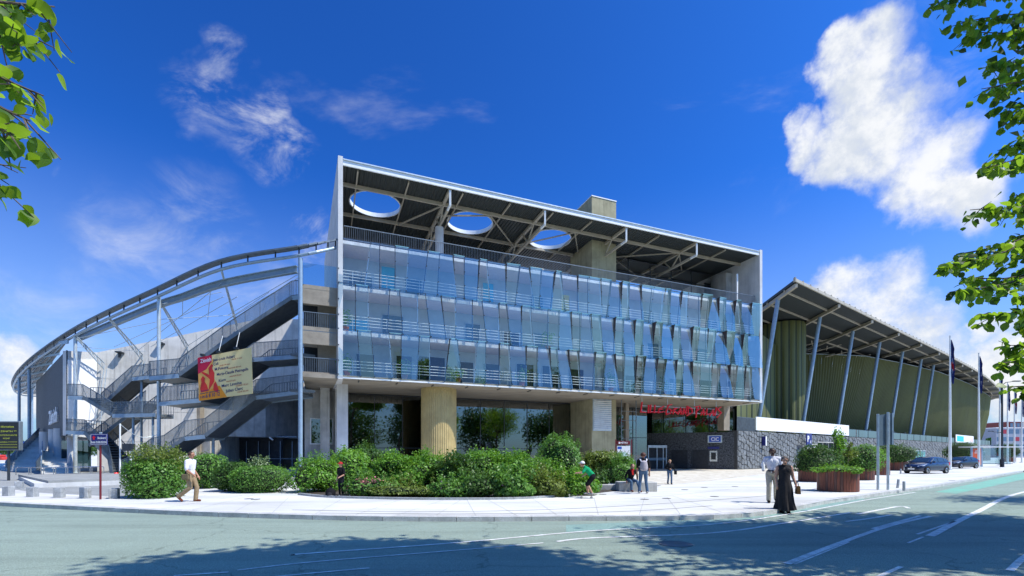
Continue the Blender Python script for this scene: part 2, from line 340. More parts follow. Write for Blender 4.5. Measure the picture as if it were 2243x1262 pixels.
M['dimroom'] = pm('dim_interior_wall', (0.06,0.08,0.075), 0.8, var=0.2, scale=0.6)
M['curtain'] = pm('green_grey_curtain', (0.13,0.22,0.20), 0.9, var=0.1)
M['glass'] = glassm('facade_glass', (0.85,0.94,0.96), 0.11, 0.6, gcol=(0.88,1.0,0.95))
M['glass_b'] = glassm('facade_glass_grey', (0.62,0.74,0.77), 0.18, 0.65, gcol=(0.88,1.0,0.95))
M['glass_c'] = glassm('facade_glass_clear', (0.90,0.96,0.97), 0.06, 0.5)
M['glass_dark'] = glassm('ground_floor_glass', (0.25,0.36,0.36), 0.16, 0.8)
M['glass_clear'] = glassm('clear_balustrade_glass', (0.72,0.86,0.90), 0.06, 0.5)
M['glass_blue'] = glassm('terrace_glass', (0.18,0.30,0.42), 0.6, 0.95)
M['bronze'] = pm('bronze_side_cheek', (0.085,0.055,0.05), 0.4, 0.2, var=0.1)
M['glass_cheek'] = glassm('cheek_glass', (0.55,0.75,0.82), 0.35, 0.8)
M['glassedge'] = pm('glass_edge', (0.28,0.55,0.58), 0.2, var=0.03)
M['terracotta'] = pm('terracotta', (0.45,0.14,0.07), 0.8, var=0.08)
M['red'] = pm('bright_red_sign', (0.80,0.006,0.015), 0.35, var=0.03)
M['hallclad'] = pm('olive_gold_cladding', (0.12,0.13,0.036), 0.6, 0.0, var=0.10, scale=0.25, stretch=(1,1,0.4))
M['hall_recess_shade'] = pm('olive_recess_shade', (0.042,0.056,0.024), 0.7, var=0.1)  # shade of the rib recesses put into a darker cladding colour
M['stone'] = pm('grey_rubble_stone', (0.19,0.205,0.21), 0.85, var=0.25, scale=1.7, bump=0.8, bscale=10, speck=0.3)
M['stone_bed'] = pm('dark_stone_joint', (0.06,0.065,0.07), 0.9)
M['stone_dark'] = pm('dark_flint_cladding', (0.075,0.085,0.095), 0.7, var=0.5, scale=9, bump=1.0, bscale=9, detail=3)
M['wood'] = pm('red_brown_stave_wood', (0.22,0.065,0.035), 0.55, var=0.3, scale=5, stretch=(4,4,0.4), detail=8)
M['wood2'] = pm('dark_stave_wood', (0.13,0.055,0.04), 0.6, var=0.3, scale=5, stretch=(4,4,0.4), detail=8)
M['soil'] = pm('planting_soil', (0.06,0.045,0.03), 0.95, var=0.2)
M['bark'] = pm('grey_bark', (0.12,0.095,0.07), 0.9, var=0.25, scale=9, bump=0.8, bscale=20)
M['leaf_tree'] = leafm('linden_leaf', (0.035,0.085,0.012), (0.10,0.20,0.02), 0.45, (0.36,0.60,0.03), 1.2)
M['leaf_shade'] = leafm('shaded_linden_leaf', (0.015,0.042,0.010), (0.045,0.100,0.016), 0.24, (0.12,0.25,0.015), 1.2)  # darkened copy of the linden leaf, backlit shade put into its colour
M['leaf_box'] = leafm('hedge_leaf', (0.055,0.15,0.025), (0.16,0.32,0.06), 0.28, (0.22,0.48,0.04), 1.5)
M['leaf_bright'] = leafm('bright_shrub_leaf', (0.065,0.19,0.02), (0.19,0.38,0.05), 0.3, (0.3,0.58,0.04), 1.1)
M['leaf_yellow'] = leafm('yellow_green_leaf', (0.10,0.15,0.02), (0.20,0.26,0.06), 0.25, (0.3,0.4,0.05), 1.5)
M['leaf_dark'] = leafm('dark_conifer_leaf', (0.03,0.085,0.015), (0.085,0.17,0.03), 0.2, (0.15,0.32,0.03), 1.5)
M['flower'] = pm('pink_flower', (0.62,0.22,0.24), 0.7, var=0.15, scale=9)
M['under'] = pm('shrub_dark_core', (0.018,0.034,0.010), 0.95, var=0.3)
M['navy'] = pm('navy_sign', (0.014,0.02,0.16), 0.4, var=0.03)
M['blue_sign'] = pm('blue_sign', (0.02,0.09,0.45), 0.4, var=0.03)
M['maroon'] = pm('dark_red_post', (0.16,0.012,0.02), 0.45, var=0.05)
M['textwhite'] = pm('white_lettering', (0.85,0.85,0.85), 0.5, var=0.01)
M['textnavy'] = pm('navy_lettering', (0.02,0.03,0.13), 0.6, var=0.02)
M['textyellow'] = pm('yellow_dot_lettering', (0.60,0.62,0.05), 0.5, var=0.05)
M['panelgrey'] = pm('grey_sign_back', (0.13,0.18,0.22), 0.45, 0.3, var=0.08)
M['tyre'] = pm('tyre_rubber', (0.015,0.015,0.016), 0.85)
M['granite'] = pm('granite_block', (0.36,0.38,0.39), 0.85, var=0.15, scale=6, speck=0.3, bump=0.3)
def plainp(name, col, rough=0.5, metal=0.0, coat=0.0):
    m, nt, b = _nodes(name); b.inputs['Base Color'].default_value = (*col, 1); b.inputs['Roughness'].default_value = rough; b.inputs['Metallic'].default_value = metal
    b.inputs['Coat Weight'].default_value = coat; return m
M['car_navy'] = plainp('navy_car_paint', (0.010,0.018,0.055), 0.28, 0.3, 1.0)
M['car_black'] = plainp('blue_black_car_paint', (0.008,0.010,0.022), 0.28, 0.3, 1.0)
M['car_glass'] = plainp('car_window_glass', (0.02,0.035,0.05), 0.04, 0.0, 0.6)
M['lamp_glass'] = plainp('headlamp_lens', (0.55,0.62,0.68), 0.08, 0.2, 1.0)
M['orange_poster'] = plainp('orange_red_poster', (0.62,0.10,0.03), 0.4)
def ribbed(name, col, axis, period, rough=0.6, depth=0.05, col2=None):
    """profiled sheet: fine parallel ribs as relief"""
    m, nt, b = _nodes(name); N, L = nt.nodes, nt.links
    b.inputs['Base Color'].default_value = (*col, 1); b.inputs['Roughness'].default_value = rough
    geo = N.new('ShaderNodeNewGeometry'); dp = N.new('ShaderNodeVectorMath'); dp.operation = 'DOT_PRODUCT'; L.new(geo.outputs['Position'], dp.inputs[0]); dp.inputs[1].default_value = V(axis)*(2*math.pi/period)
    sn = N.new('ShaderNodeMath'); sn.operation = 'SINE'; L.new(dp.outputs['Value'], sn.inputs[0])
    bp = N.new('ShaderNodeBump'); bp.inputs['Strength'].default_value = 1.0; bp.inputs['Distance'].default_value = depth; L.new(sn.outputs[0], bp.inputs['Height']); L.new(bp.outputs[0], b.inputs['Normal'])
    return m
# ---------------------------------------------------------------- ground, road, pavements
ZR = -0.12
mb = MB(); mb.lathe((0,120,-0.20), [(0.01,0),(2500,0)], 48, cap=False); struct(mb, 'ground', M['ground'])
KPX = [(-1400,1068),(-700,1078),(-300,1088),(0,1101),(200,1111),(420,1121),(640,1128),(840,1132),(1040,1133),(1240,1132),(1440,1131),(1560,1129),(1640,1124),(1700,1117),(1755,1108),(1803,1098),(1880,1087),(1965,1075),(2010,1069),(2100,1055),(2243,1031),(2500,1013),(2900,1006),(3300,1003)]
KERB = [G(x, y) for x, y in KPX]
mb = MB()
far = [V((( x-CX)/FPX*900, 900, 0)) for x, y in KPX]; n = len(KERB)
mb.add(KERB+far, [(i, i+1, n+i+1, n+i) for i in range(n-1)])
struct(mb, 'pavement', M['walk'])
# road sheet between the two pavements
NEAR = [V((-60,-10,0)), V((-30,-5,0)), V((-10,-2.6,0)), V((2,-1.6,0)), V((5.5,-0.2,0)), V((8,2.5,0)), V((14,7,0)), V((24,14.2,0)), V((40,26,0)), V((90,64,0)), V((240,180,0))]
mb = MB()
mb.poly([V((k.x, k.y+0.02, ZR)) for k in KERB]+[V((k.x, k.y, ZR)) for k in reversed(NEAR)])
o = struct(mb, 'road', M['asphalt'])
bm_ = bmesh.new(); bm_.from_mesh(o.data); bmesh.ops.triangulate(bm_, faces=bm_.faces); bm_.to_mesh(o.data); bm_.free()
mb = MB()
nfar = [V((k.x+8, k.y-60, 0)) for k in NEAR]
mb.add(NEAR+nfar, [(i, len(NEAR)+i, len(NEAR)+i+1, i+1) for i in range(len(NEAR)-1)])
struct(mb, 'pavement_near', M['near_walk'])
def resample(pts, step):
    out = [pts[0].copy()]; carry = 0.0
    for a, b in zip(pts[:-1], pts[1:]):
        d = (b-a).length; t = step-carry
        while t <= d: out.append(a+(b-a)*(t/d)); t += step
        carry = d-(t-step)
    return out
def spline(pts, k=6):
    out = []
    for i in range(len(pts)-1):
        p0, p1, p2, p3 = pts[max(i-1,0)], pts[i], pts[i+1], pts[min(i+2,len(pts)-1)]
        for j in range(k):
            t = j/k; out.append(0.5*((2*p1)+(p2-p0)*t+(2*p0-5*p1+4*p2-p3)*t*t+(3*p1-p0-3*p2+p3)*t*t*t))
    out.append(pts[-1].copy()); return out
def kerb_run(pts, side, name, w=0.30, length=1.0):
    root = bpy.data.objects.new(name, None); COL.objects.link(root); root['kind'] = 'structure'
    q = resample(pts, length)
    for a, b in zip(q[:-1], q[1:]):
        d = (b-a); d.normalize(); nn = V((-d.y, d.x, 0))*side*w
        m_ = MB(); e = d*0.008
        base = [a+e, b-e, b-e+nn, a+e+nn]
        m_.hexa([p+V((0,0,ZR-0.05)) for p in base], [p+V((0,0,0.006+random.uniform(0,0.004))) for p in base])
        m_.build('kerb_stone', M['kerb'], root)
kl = [p for p in spline(KERB[2:21], 4)]
kerb_run(kl, 1, 'kerb')
kerb_run(NEAR[2:8], -1, 'kerb_near', length=1.2)
# surfaces laid on the pavement
def patch(name, px, mat, z): 
    m_ = MB(); m_.poly([V((*G(x, y).xy, z)) for x, y in px]); o = struct(m_, name, mat)
    b = bmesh.new(); b.from_mesh(o.data); bmesh.ops.triangulate(b, faces=b.faces); b.to_mesh(o.data); b.free(); return o
patch('forecourt', [(-500,1060),(-200,1064),(0,1069),(91,1080),(272,1089),(345,1076),(400,1066),(560,1060),(660,1056),(640,1040),(300,1034),(0,1030),(-500,1026)], M['asphalt_light'], 0.004)
def cobble():
    m, nt, b = _nodes('pale_cobbles'); N, L = nt.nodes, nt.links
    geo = N.new('ShaderNodeNewGeometry'); v = N.new('ShaderNodeTexVoronoi'); v.inputs['Scale'].default_value = 3.0; L.new(geo.outputs['Position'], v.inputs['Vector'])
    n = N.new('ShaderNodeTexNoise'); n.inputs['Scale'].default_value = 1.3; n.inputs['Detail'].default_value = 6; L.new(geo.outputs['Position'], n.inputs['Vector'])
    ad = N.new('ShaderNodeMath'); ad.operation = 'MULTIPLY_ADD'; L.new(v.outputs['Color'], ad.inputs[0]); ad.inputs[1].default_value = 0.5; L.new(n.outputs[0], ad.inputs[2])
    mr = N.new('ShaderNodeMapRange'); mr.inputs[1].default_value = 0.35; mr.inputs[2].default_value = 1.0; L.new(ad.outputs[0], mr.inputs[0])
    mx = N.new('ShaderNodeMix'); mx.data_type = 'RGBA'; mx.inputs['A'].default_value = (0.42,0.37,0.28,1); mx.inputs['B'].default_value = (0.66,0.62,0.52,1); L.new(mr.outputs[0], mx.inputs['Factor']); L.new(mx.outputs['Result'], b.inputs['Base Color'])
    b.inputs['Roughness'].default_value = 0.9
    bp = N.new('ShaderNodeBump'); bp.inputs['Strength'].default_value = 0.6; bp.inputs['Distance'].default_value = 0.03; L.new(v.outputs['Distance'], bp.inputs['Height']); L.new(bp.outputs[0], b.inputs['Normal'])
    return m
patch('cobbled_path', [(1385,1040),(1400,1026),(1612,1024),(1760,1020),(1752,1026),(1700,1035),(1570,1052),(1470,1062),(1400,1064)], cobble(), 0.005)
mb = MB()
for pts, w in (([(640,1117),(900,1121),(1180,1117),(1440,1104),(1700,1084),(1800,1068)], 0.06), ([(700,1124),(1000,1126),(1240,1124),(1400,1119),(1560,1108)], 0.05), ([(1130,1092),(1300,1086)], 0.03), ([(900,1104),(1350,1094),(1600,1072)], 0.02)):
    mb.ribbon(spline([G(x, y) for x, y in pts], 6), w, 0.004)
o = struct(mb, 'pavement_joint', M['joint'])
for k_, px in enumerate(range(120, 1700, 92)):
    a_ = G(px, [y for x, y in KPX if x >= px][0]+1); b_ = a_+V((a_.x*0.12+1.2*math.sin(k_), 5.5, 0)); m_ = MB(); m_.ribbon([a_+V((0,0.35,0)), b_], 0.012, 0.0035); struct(m_, 'slab_joint', M['joint_soft'])
# small floor lights and covers set into the paving
for k, (x, y) in enumerate([(1500,1073),(1412,1094),(1460,1092),(1565,1088),(1543,1068),(1320,1083),(1610,1066),(2150,1026),(2190,1027),(2085,1053),(560,1094),(545,1093)]):
    p = G(x, y); m_ = MB(); m_.lathe((p.x, p.y, 0.004), [(0.16,0),(0.16,0.006),(0.13,0.009)], 14); o = struct(m_, 'pavement_cover', M['joint'])
p = G(1480,1192,ZR); m_ = MB(); m_.lathe((p.x,p.y,ZR+0.002), [(0.33,0),(0.33,0.008),(0.28,0.008),(0.27,0.004),(0.06,0.010)], 20); struct(m_, 'manhole_cover', M['joint'])
def rp(pts): return [G(x, y, ZR) for x, y in pts]
mb = MB(); pts = [(1300,1157),(1560,1141),(1700,1124),(1803,1105),(1895,1091),(2010,1074)]
lo = [(1300,1163),(1560,1149),(1743,1124),(1895,1096),(2004,1079)]
a = [V((*p.xy, ZR+0.004)) for p in spline(rp([(1240,1150),(1440,1142),(1560,1134),(1700,1120),(1803,1101),(1880,1089)]), 5)]
b = [V((*p.xy, ZR+0.004)) for p in spline(rp([(1240,1166),(1440,1157),(1560,1148),(1740,1124),(1850,1104),(1895,1094)]), 5)]
mb.add(a+b, [(i, i+1, len(a)+i+1, len(a)+i) for i in range(len(a)-1)]); struct(mb, 'cycle_strip', M['bikestrip'])
mb = MB(); mb.poly([V((*G(x, y, ZR).xy, ZR+0.005)) for x, y in [(2047,1078),(2140,1058),(2243,1036),(2330,1025),(2330,1034),(2243,1050),(2170,1066),(2093,1082)]]); struct(mb, 'green_lane_marking', M['greenpaint'])
LINES = [([(640,1216),(689,1212),(1018,1188),(1300,1163),(1560,1149),(1743,1124),(1895,1096),(2004,1079)],0.09),
 ([(520,1250),(693,1231),(1002,1206),(1190,1190)],0.06), ([(1220,1187),(1300,1179),(1560,1168),(1720,1146),(1865,1123)],0.10),
 ([(560,1270),(625,1262),(809,1245)],0.06), ([(1852,1143),(1900,1137),(1953,1128)],0.10), ([(1877,1127),(1968,1110),(1991,1114)],0.12),
 ([(1912,1159),(2017,1130)],0.10), ([(1723,1236),(1830,1194),(1950,1152),(2040,1131)],0.12), ([(1740,1237),(1860,1188)],0.04),
 ([(2037,1175),(2140,1122),(2243,1078),(2400,1050)],0.16), ([(2009,1171),(2093,1142)],0.06), ([(1989,1190),(2022,1177)],0.05), ([(1918,1267),(1974,1242)],0.07),
 ([(2212,1251),(2243,1222),(2280,1200)],0.10), ([(2080,1136),(2101,1136)],0.08), ([(380,1262),(500,1254)],0.06)]
for pts, w in LINES:
    mb = MB(); mb.ribbon(spline(rp(pts), 6), w, ZR+0.008); struct(mb, 'road_marking', M['paint'])
# ---------------------------------------------------------------- main building (glazed office block with open roof terrace)
C0 = V((-12.28, 33.0, 0)); FU = V((0.9282, 0.3722, 0)); FN = V((0.3722, -0.9282, 0)); LF = 40.65
def F(s, o, z): return C0+FU*s+FN*o+V((0,0,z))
def fbox(mb, s0, s1, o0, o1, z0, z1, m=0):
    q = [(s0,o0),(s1,o0),(s1,o1),(s0,o1)]
    return mb.hexa([F(a,b,z0) for a, b in q], [F(a,b,z1) for a, b in q], m)
bld = thing('convention_centre', 'long concrete and glass building with tilted glass panes and an open roof terrace', 'building', F(0,0,0))
def part(name, mats, parent, *boxes, smooth=False):
    m_ = MB()
    for bx in boxes: fbox(m_, *bx)
    return m_.build(name, mats, parent, smooth)
FLZ = [7.32, 10.56, 13.80]; TOPZ = 17.0; BK = -2.7
part('soffit_slab', M['concrete_w'], bld, (-2.3, LF+0.3, -16, -0.02, 7.02, 7.30))
for k in range(15): part('soffit_slot', M['steel_dark'], bld, (1.4+k*2.72, 1.46+k*2.72, -1.0, -0.25, 6.965, 7.018))
part('soffit_edge_trim', M['white'], bld, (-0.05, LF+0.3, -0.015, 0.10, 7.06, 7.16))
for z in (10.30, 13.54): part('floor_slab', M['floorslab'], bld, (0.3, LF-0.1, BK-8, -0.42, z, z+0.26))
for z in FLZ: part('gallery_ceiling', M['ceil'], bld, (0.3, LF-0.1, BK, -0.44, z+2.93, z+2.975))
part('terrace_slab', M['floorslab'], bld, (0.3, LF-0.1, -20, -0.30, 16.76, 17.0))
for k, z in enumerate(FLZ): part('gallery_wall', M['wallblue'], bld, (0.3, LF-0.1, BK-0.25, BK-0.003, z, z+2.93))
# doors, windows and pictures on the gallery wall: (px, row, width m, height m, sill m, material)
def s_at(px, o):
    k = (px-CX)/FPX; a = C0.x+FN.x*o; b = C0.y+FN.y*o
    return (k*b-a)/(FU.x-k*FU.y)
GW = [(850,2,1.0,1.75,0.9,'cyanpane'),(1069,2,0.95,1.6,0.9,'cyanpane'),(1238,2,0.8,1.45,1.0,'yellowpane'),(790,2,1.7,1.6,0,'bluedoor'),(905,2,1.3,2.0,0,'bluedoor'),(1175,2,1.2,2.0,0,'bluedoor'),(1420,2,1.2,2.0,0,'bluedoor'),(1560,2,1.6,2.0,0,'bluedoor'),
 (785,1,1.6,1.2,0.3,'cyanpane'),(860,1,1.6,2.1,0,'bluedoor'),(1035,1,1.3,2.1,0,'bluedoor'),(1120,1,1.4,1.8,0,'darkopen'),(1185,1,1.4,1.9,0,'bluedoor'),(1258,1,0.55,0.5,1.2,'whitepanel'),(1300,1,0.55,0.5,1.2,'whitepanel'),(1340,1,0.45,0.5,1.2,'whitepanel'),(1385,1,0.4,0.4,1.2,'whitepanel'),(1430,1,1.3,2.1,0,'bluedoor'),(1535,1,1.6,2.1,0,'bluedoor'),
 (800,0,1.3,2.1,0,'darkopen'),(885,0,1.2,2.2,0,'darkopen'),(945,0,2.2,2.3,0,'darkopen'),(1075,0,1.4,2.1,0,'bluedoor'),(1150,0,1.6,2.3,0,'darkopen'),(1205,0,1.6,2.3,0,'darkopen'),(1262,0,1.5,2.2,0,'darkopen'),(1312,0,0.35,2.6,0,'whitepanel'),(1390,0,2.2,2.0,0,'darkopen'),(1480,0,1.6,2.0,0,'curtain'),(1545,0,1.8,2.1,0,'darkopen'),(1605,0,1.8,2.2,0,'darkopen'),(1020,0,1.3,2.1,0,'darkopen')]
for px, row, w, h, sill, mt in GW:
    s = s_at(px, BK); z = FLZ[row]+sill
    nm = {'cyanpane':'window','yellowpane':'window','bluedoor':'door','darkopen':'doorway','whitepanel':'wall_panel','curtain':'doorway'}[mt]
    d = part(nm, M[mt], bld, (s-w/2, s+w/2, BK, BK+0.03, z+0.005, z+h))
    if mt != 'whitepanel':
        part('frame', M['steel_pale'], d, (s-w/2-0.06, s-w/2, BK, BK+0.06, z+0.005, z+h), (s+w/2, s+w/2+0.06, BK, BK+0.06, z+0.005, z+h), (s-w/2-0.06, s+w/2+0.06, BK, BK+0.06, z+h, z+h+0.06))
# tilted panes, three storeys; each pane one piece of glass
ROWZ = [(7.20,10.56),(10.44,13.80),(13.68,17.02)]
pr = random.Random(3)
for r, (z0, z1) in enumerate(ROWZ):
    s = 0.04 + (0.0 if r == 1 else 0.35*r); k = 0
    tops = [0.02]; bots = [0.02]
    while True:
        w = (1.62, 1.02, 1.34, 0.92, 1.45, 1.12)[(k*5+r*2) % 6]*(0.88+pr.uniform(-0.06,0.06))
        s += w
        if s > LF-0.7: break
        j = pr.choice((0, 0, 0, 0.10, -0.12, 0.2, -0.2)); tops.append(s+j); bots.append(s-j); k += 1
    tops.append(LF-0.02); bots.append(LF-0.02)
    offs = []
    for i in range(len(tops)-1):
        amp = 0.10+0.36*min(1, max(0, i/len(tops)-0.12)*1.4); lean = amp*(0.7+0.6*pr.random())
        ot, ob = (0.05, 0.05+lean) if i % 2 == 0 else (0.05+lean, 0.05)
        if pr.random() < 0.14: ot, ob = 0.05+lean*0.6, 0.05+lean*0.2
        offs.append((ot, ob, pr.uniform(-0.04, 0.04)))
    for i in range(len(tops)-1):
        e = 0.012; ot, ob, tw = offs[i]
        A = F(tops[i]+e, ot+tw, z1); B = F(tops[i+1]-e, ot-tw, z1); C_ = F(bots[i+1]-e, ob-tw, z0+0.05); D_ = F(bots[i]+e, ob+tw, z0+0.05)
        th = FN*0.02
        m_ = MB(); m_.add([A,B,C_,D_,A-th,B-th,C_-th,D_-th], [(0,1,2,3)], 0); m_.f += [(4,0,3,7),(1,5,6,2),(4,5,1,0),(3,2,6,7)]; m_.m += [1]*4
        g = m_.build('glass_pane', [M[pr.choice(('glass','glass','glass_b','glass_c'))], M['glassedge']], bld)
        mm = MB(); mm.beam(F(tops[i], 0.0, z1), F(bots[i], 0.0, z0+0.05), 0.04, 0.05); mm.build('mullion', M['steel_dark'] if (i+r) % 3 else M['steel_pale'], bld)
        cl = MB()
        for f_ in (0.02, 0.35, 0.68, 0.98):
            pA = A+(D_-A)*f_; cl.box(pA+FN*0.01, (0.07,0.04,0.07), math.atan2(FU.y, FU.x))
        stuff(cl.build('fixing', M['steel_dark'], g))
        hd = MB(); hd.hexa([A, B, F(tops[i+1]-e,-0.02,z1), F(tops[i]+e,-0.02,z1)], [A+V((0,0,.03)), B+V((0,0,.03)), F(tops[i+1]-e,-0.02,z1+.03), F(tops[i]+e,-0.02,z1+.03)]); hd.build('head_plate', M['glassedge'] if ot > 0.12 else M['steel_dark'], g)
        if i < len(tops)-2:     # side cheek closing the step to the next pane
            o2t, o2b, tw2 = offs[i+1]; a0, b0 = ot-tw, o2t+tw2; a1, b1 = ob-tw, o2b+tw2
            T1, T2, U1, U2 = F(tops[i+1], a0, z1), F(tops[i+1], b0, z1), F(bots[i+1], a1, z0+0.05), F(bots[i+1], b1, z0+0.05)
            dt, db = b0-a0, b1-a1; sd_ = FU*0.006
            if dt*db < 0:
                f_ = abs(dt)/(abs(dt)+abs(db)); X = T1.lerp(U1, f_)
                for tri, mt_ in (((T1,T2,X),'bronze'),((U1,U2,X),'glass_cheek')): m_ = MB(); m_.hexa([k-sd_ for k in tri], [k+sd_ for k in tri]); m_.build('side_cheek', M[mt_], g)
            else: m_ = MB(); m_.hexa([k-sd_ for k in (T1,T2,U2,U1)], [k+sd_ for k in (T1,T2,U2,U1)]); m_.build('side_cheek', M['bronze'], g)
# gallery handrails
for r, z in enumerate(FLZ):
    for h in (0.42, 0.64, 0.86, 1.08):
        m_ = MB(); m_.tube(F(0.3,-0.36,z+h), F(LF-0.2,-0.36,z+h), 0.022, n=6); m_.build('handrail', M['white'], bld)
    m_ = MB()
    for k in range(17): m_.beam(F(1.0+k*2.4,-0.38,z), F(1.0+k*2.4,-0.38,z+1.1), 0.04, 0.04)
    stuff(m_.build('handrail_post', M['steel_pale'], bld))
# terrace guard rail
m_ = MB(); m_.beam(F(0.4,-0.35,18.05), F(LF-0.2,-0.35,18.05), 0.06, 0.05); m_.beam(F(0.4,-0.35,17.12), F(LF-0.2,-0.35,17.12), 0.05, 0.04); m_.build('terrace_rail', M['steel_galv'], bld)
m_ = MB(); k = 0.4
while k < LF-0.2: m_.beam(F(k,-0.35,17.0), F(k,-0.35,18.05), 0.02 if int(round(k/0.13)) % 14 else 0.06, 0.02); k += 0.13
stuff(m_.build('baluster', M['steel_galv'], bld))
# side fins
m_ = MB(); q = [(0.0,0.12),(0.32,0.12),(0.32,-20),(-0.9,-20)]; m_.hexa([F(a,b,7.0) for a, b in q], [F(a,b,22.72) for a, b in q]); m_.build('side_fin', M['concrete_fin'], bld)
part('side_fin', M['concrete_fin'], bld, (LF-0.05, LF+0.30, -9, 0.12, 7.0, 22.72))
part('fin_pier', M['concrete'], bld, (LF-0.9, LF-0.06, -4.6, -3.4, 17.0, 21.5))
part('pipe_post', M['white'], bld, (LF-1.9, LF-1.75, -1.2, -1.05, 17.0, 20.4))
# roof deck with three round openings
HOLES = [(3.0,-4.6),(11.1,-4.7),(19.1,-4.9)]; HR = 2.0; RB = -12.5
bm_ = bmesh.new()
def loop(pts, z):
    vs = [bm_.verts.new(F(a,b,z)) for a, b in pts]; return [bm_.edges.new((vs[i], vs[(i+1) % len(vs)])) for i in range(len(vs))]
rect = [(0.33,-0.05),(LF-0.06,-0.05),(LF-0.06,RB),(25.75,RB),(0.33,RB)]
for z in (22.25, 22.42):
    es = loop(rect, z)
    for hs_, ho in HOLES: es += loop([(hs_+HR*math.cos(t*math.pi/20), ho+HR*math.sin(t*math.pi/20)) for t in range(40)], z)
    bmesh.ops.triangle_fill(bm_, use_beauty=True, use_dissolve=False, edges=es)
me = bpy.data.meshes.new('roof_deck'); 
for v in bm_.verts: v.co -= bld.location
bm_.to_mesh(me); bm_.free(); me.materials.append(ribbed('ribbed_roof_deck', (0.035,0.042,0.038), FU, 0.30, 0.6, 0.06))
deck = link('roof_deck', me, bld)
for hs_, ho in HOLES:
    m_ = MB(); n = 40; vs = []; 
    for rr, z in ((HR-0.02,22.17),(HR-0.02,22.50),(HR+0.06,22.50),(HR+0.06,22.17)): vs += [F(hs_+rr*math.cos(t*2*math.pi/n), ho+rr*math.sin(t*2*math.pi/n), z) for t in range(n)]
    m_.add(vs, [(k*n+i, k*n+(i+1) % n, ((k+1) % 4)*n+(i+1) % n, ((k+1) % 4)*n+i) for k in range(4) for i in range(n)]); m_.build('opening_rim', M['white'], deck, smooth=True)
part('roof_fascia', M['white'], bld, (0.33, LF-0.06, -0.05, 0.06, 22.16, 22.50))
part('roof_gutter', M['steel_pale'], bld, (0.33, LF-0.06, -0.10, 0.14, 22.502, 22.58))
for k in range(1, 5):
    s = k*LF/5; m_ = MB(); w = 0.16
    m_.beam(F(s,-0.1,22.14), F(s,-11.8,22.14), 0.22, 0.24); m_.beam(F(s,-0.9,20.95), F(s,-11.8,20.95), 0.16, 0.2)
    m_.beam(F(s,-0.12,22.05), F(s,-0.12,20.95), 0.14, 0.14, 1); m_.beam(F(s,-0.12,20.95), F(s,-1.0,20.95), 0.14, 0.16, 1)
    x = -0.12; up = False
    for a, b in ((-2.4,-3.7),(-3.7,-4.8),(-6.6,-7.6),(-7.6,-8.8),(-10,-11)):
        m_.beam(F(s,a,22.05 if not up else 20.95), F(s,b,20.95 if not up else 22.05), 0.10, 0.12); up = not up
    m_.build('roof_truss', [M['beam'], M['white']], bld)
for o_ in (-2.35, -6.95): 
    segs = [(0.33, LF-0.06)] if o_ == -2.35 else [(0.33, 22.8)]
    for a, b in segs: m_ = MB(); m_.beam(F(a,o_,22.10), F(b,o_,22.10), 0.16, 0.26); m_.build('roof_purlin', M['beam'], bld)
for s in (1.35, 5.0, 9.2, 13.2, 17.1, 20.9, 28.2, 36.4): m_ = MB(); m_.beam(F(s,-0.3,22.16), F(s,-9 if s < 22 else -6.2,22.16), 0.09, 0.14); m_.build('roof_rafter', M['beam'], bld)
for a, b in (((5.2,-6.9),(8.0,-2.4)),((8.2,-4.0),(12.2,-2.4)),((12.3,-2.5),(16.1,-6.9)),((16.3,-6.9),(20.3,-2.4)),((20.4,-2.4),(22.8,-6.0)),((26.0,-6.0),(32.0,-2.4)),((32.5,-2.5),(36,-6))):
    m_ = MB(); m_.beam(F(*a,21.98), F(*b,21.98), 0.10, 0.10); m_.build('roof_brace', M['beam'], bld)
for s, o_ in ((LF/5,-3.8),):
    m_ = MB(); p = F(s,o_,17); m_.lathe(p, [(0.36,0),(0.36,3.85)], 18); m_.build('terrace_column', M['concrete_fin'], bld, True)
# terrace back walls
part('terrace_back_wall', M['black'], bld, (0.33, 18.4, -11.9, -11.6, 17.0, 22.2))
part('terrace_ceiling_wall', M['dimroom'], bld, (25.7, LF-0.1, -9.0, -8.8, 17.0, 22.2))
part('terrace_core_link', M['black'], bld, (18.4, 22.8, -9.0, -8.8, 17.0, 20.2))
def glazing(parent, s0, s1, o, z0, z1, nx, zs, gm, name='glass_pane', fr='steel_dark'):
    zz = [z0]+zs+[z1]
    for i in range(nx):
        a = s0+(s1-s0)*i/nx; b = s0+(s1-s0)*(i+1)/nx
        for j in range(len(zz)-1): part(name, M[gm], parent, (a+0.03, b-0.03, o-0.012, o, zz[j]+0.03, zz[j+1]-0.03))
        part('mullion', M[fr], parent, (a-0.03, a+0.03, o-0.06, o+0.05, z0, z1))
    for z in zz: part('transom', M[fr], parent, (s0, s1, o-0.05, o+0.04, z-0.03, z+0.03))
glazing(bld, 25.75, LF-0.9, -5.6, 17.0, 22.05, 5, [18.3,19.5,20.7], 'glass_blue')
part('glass_screen', M['glass_blue'], bld, (18.6, 22.7, -7.25, -7.22, 17.0, 19.7))
part('screen_cap', M['white'], bld, (18.2, 22.3, -7.4, -7.1, 19.72, 20.3))
# stair and lift core, ground to above the roof
core = MB(); fbox(core, 22.87, 25.62, -7.7, -3.5, 0, 26.4); core = core.build('service_core', M['core'], bld)
part('coping', M['white'], core, (22.83, 25.66, -7.74, -3.46, 26.401, 26.5))
part('louvre_box', M['steel_pale'], core, (22.95, 25.0, -3.49, -3.38, 3.95, 7.0))
for k in range(15): part('louvre_slat', M['white'], core, (23.02, 24.93, -3.37, -3.26, 4.1+k*0.19, 4.16+k*0.19))
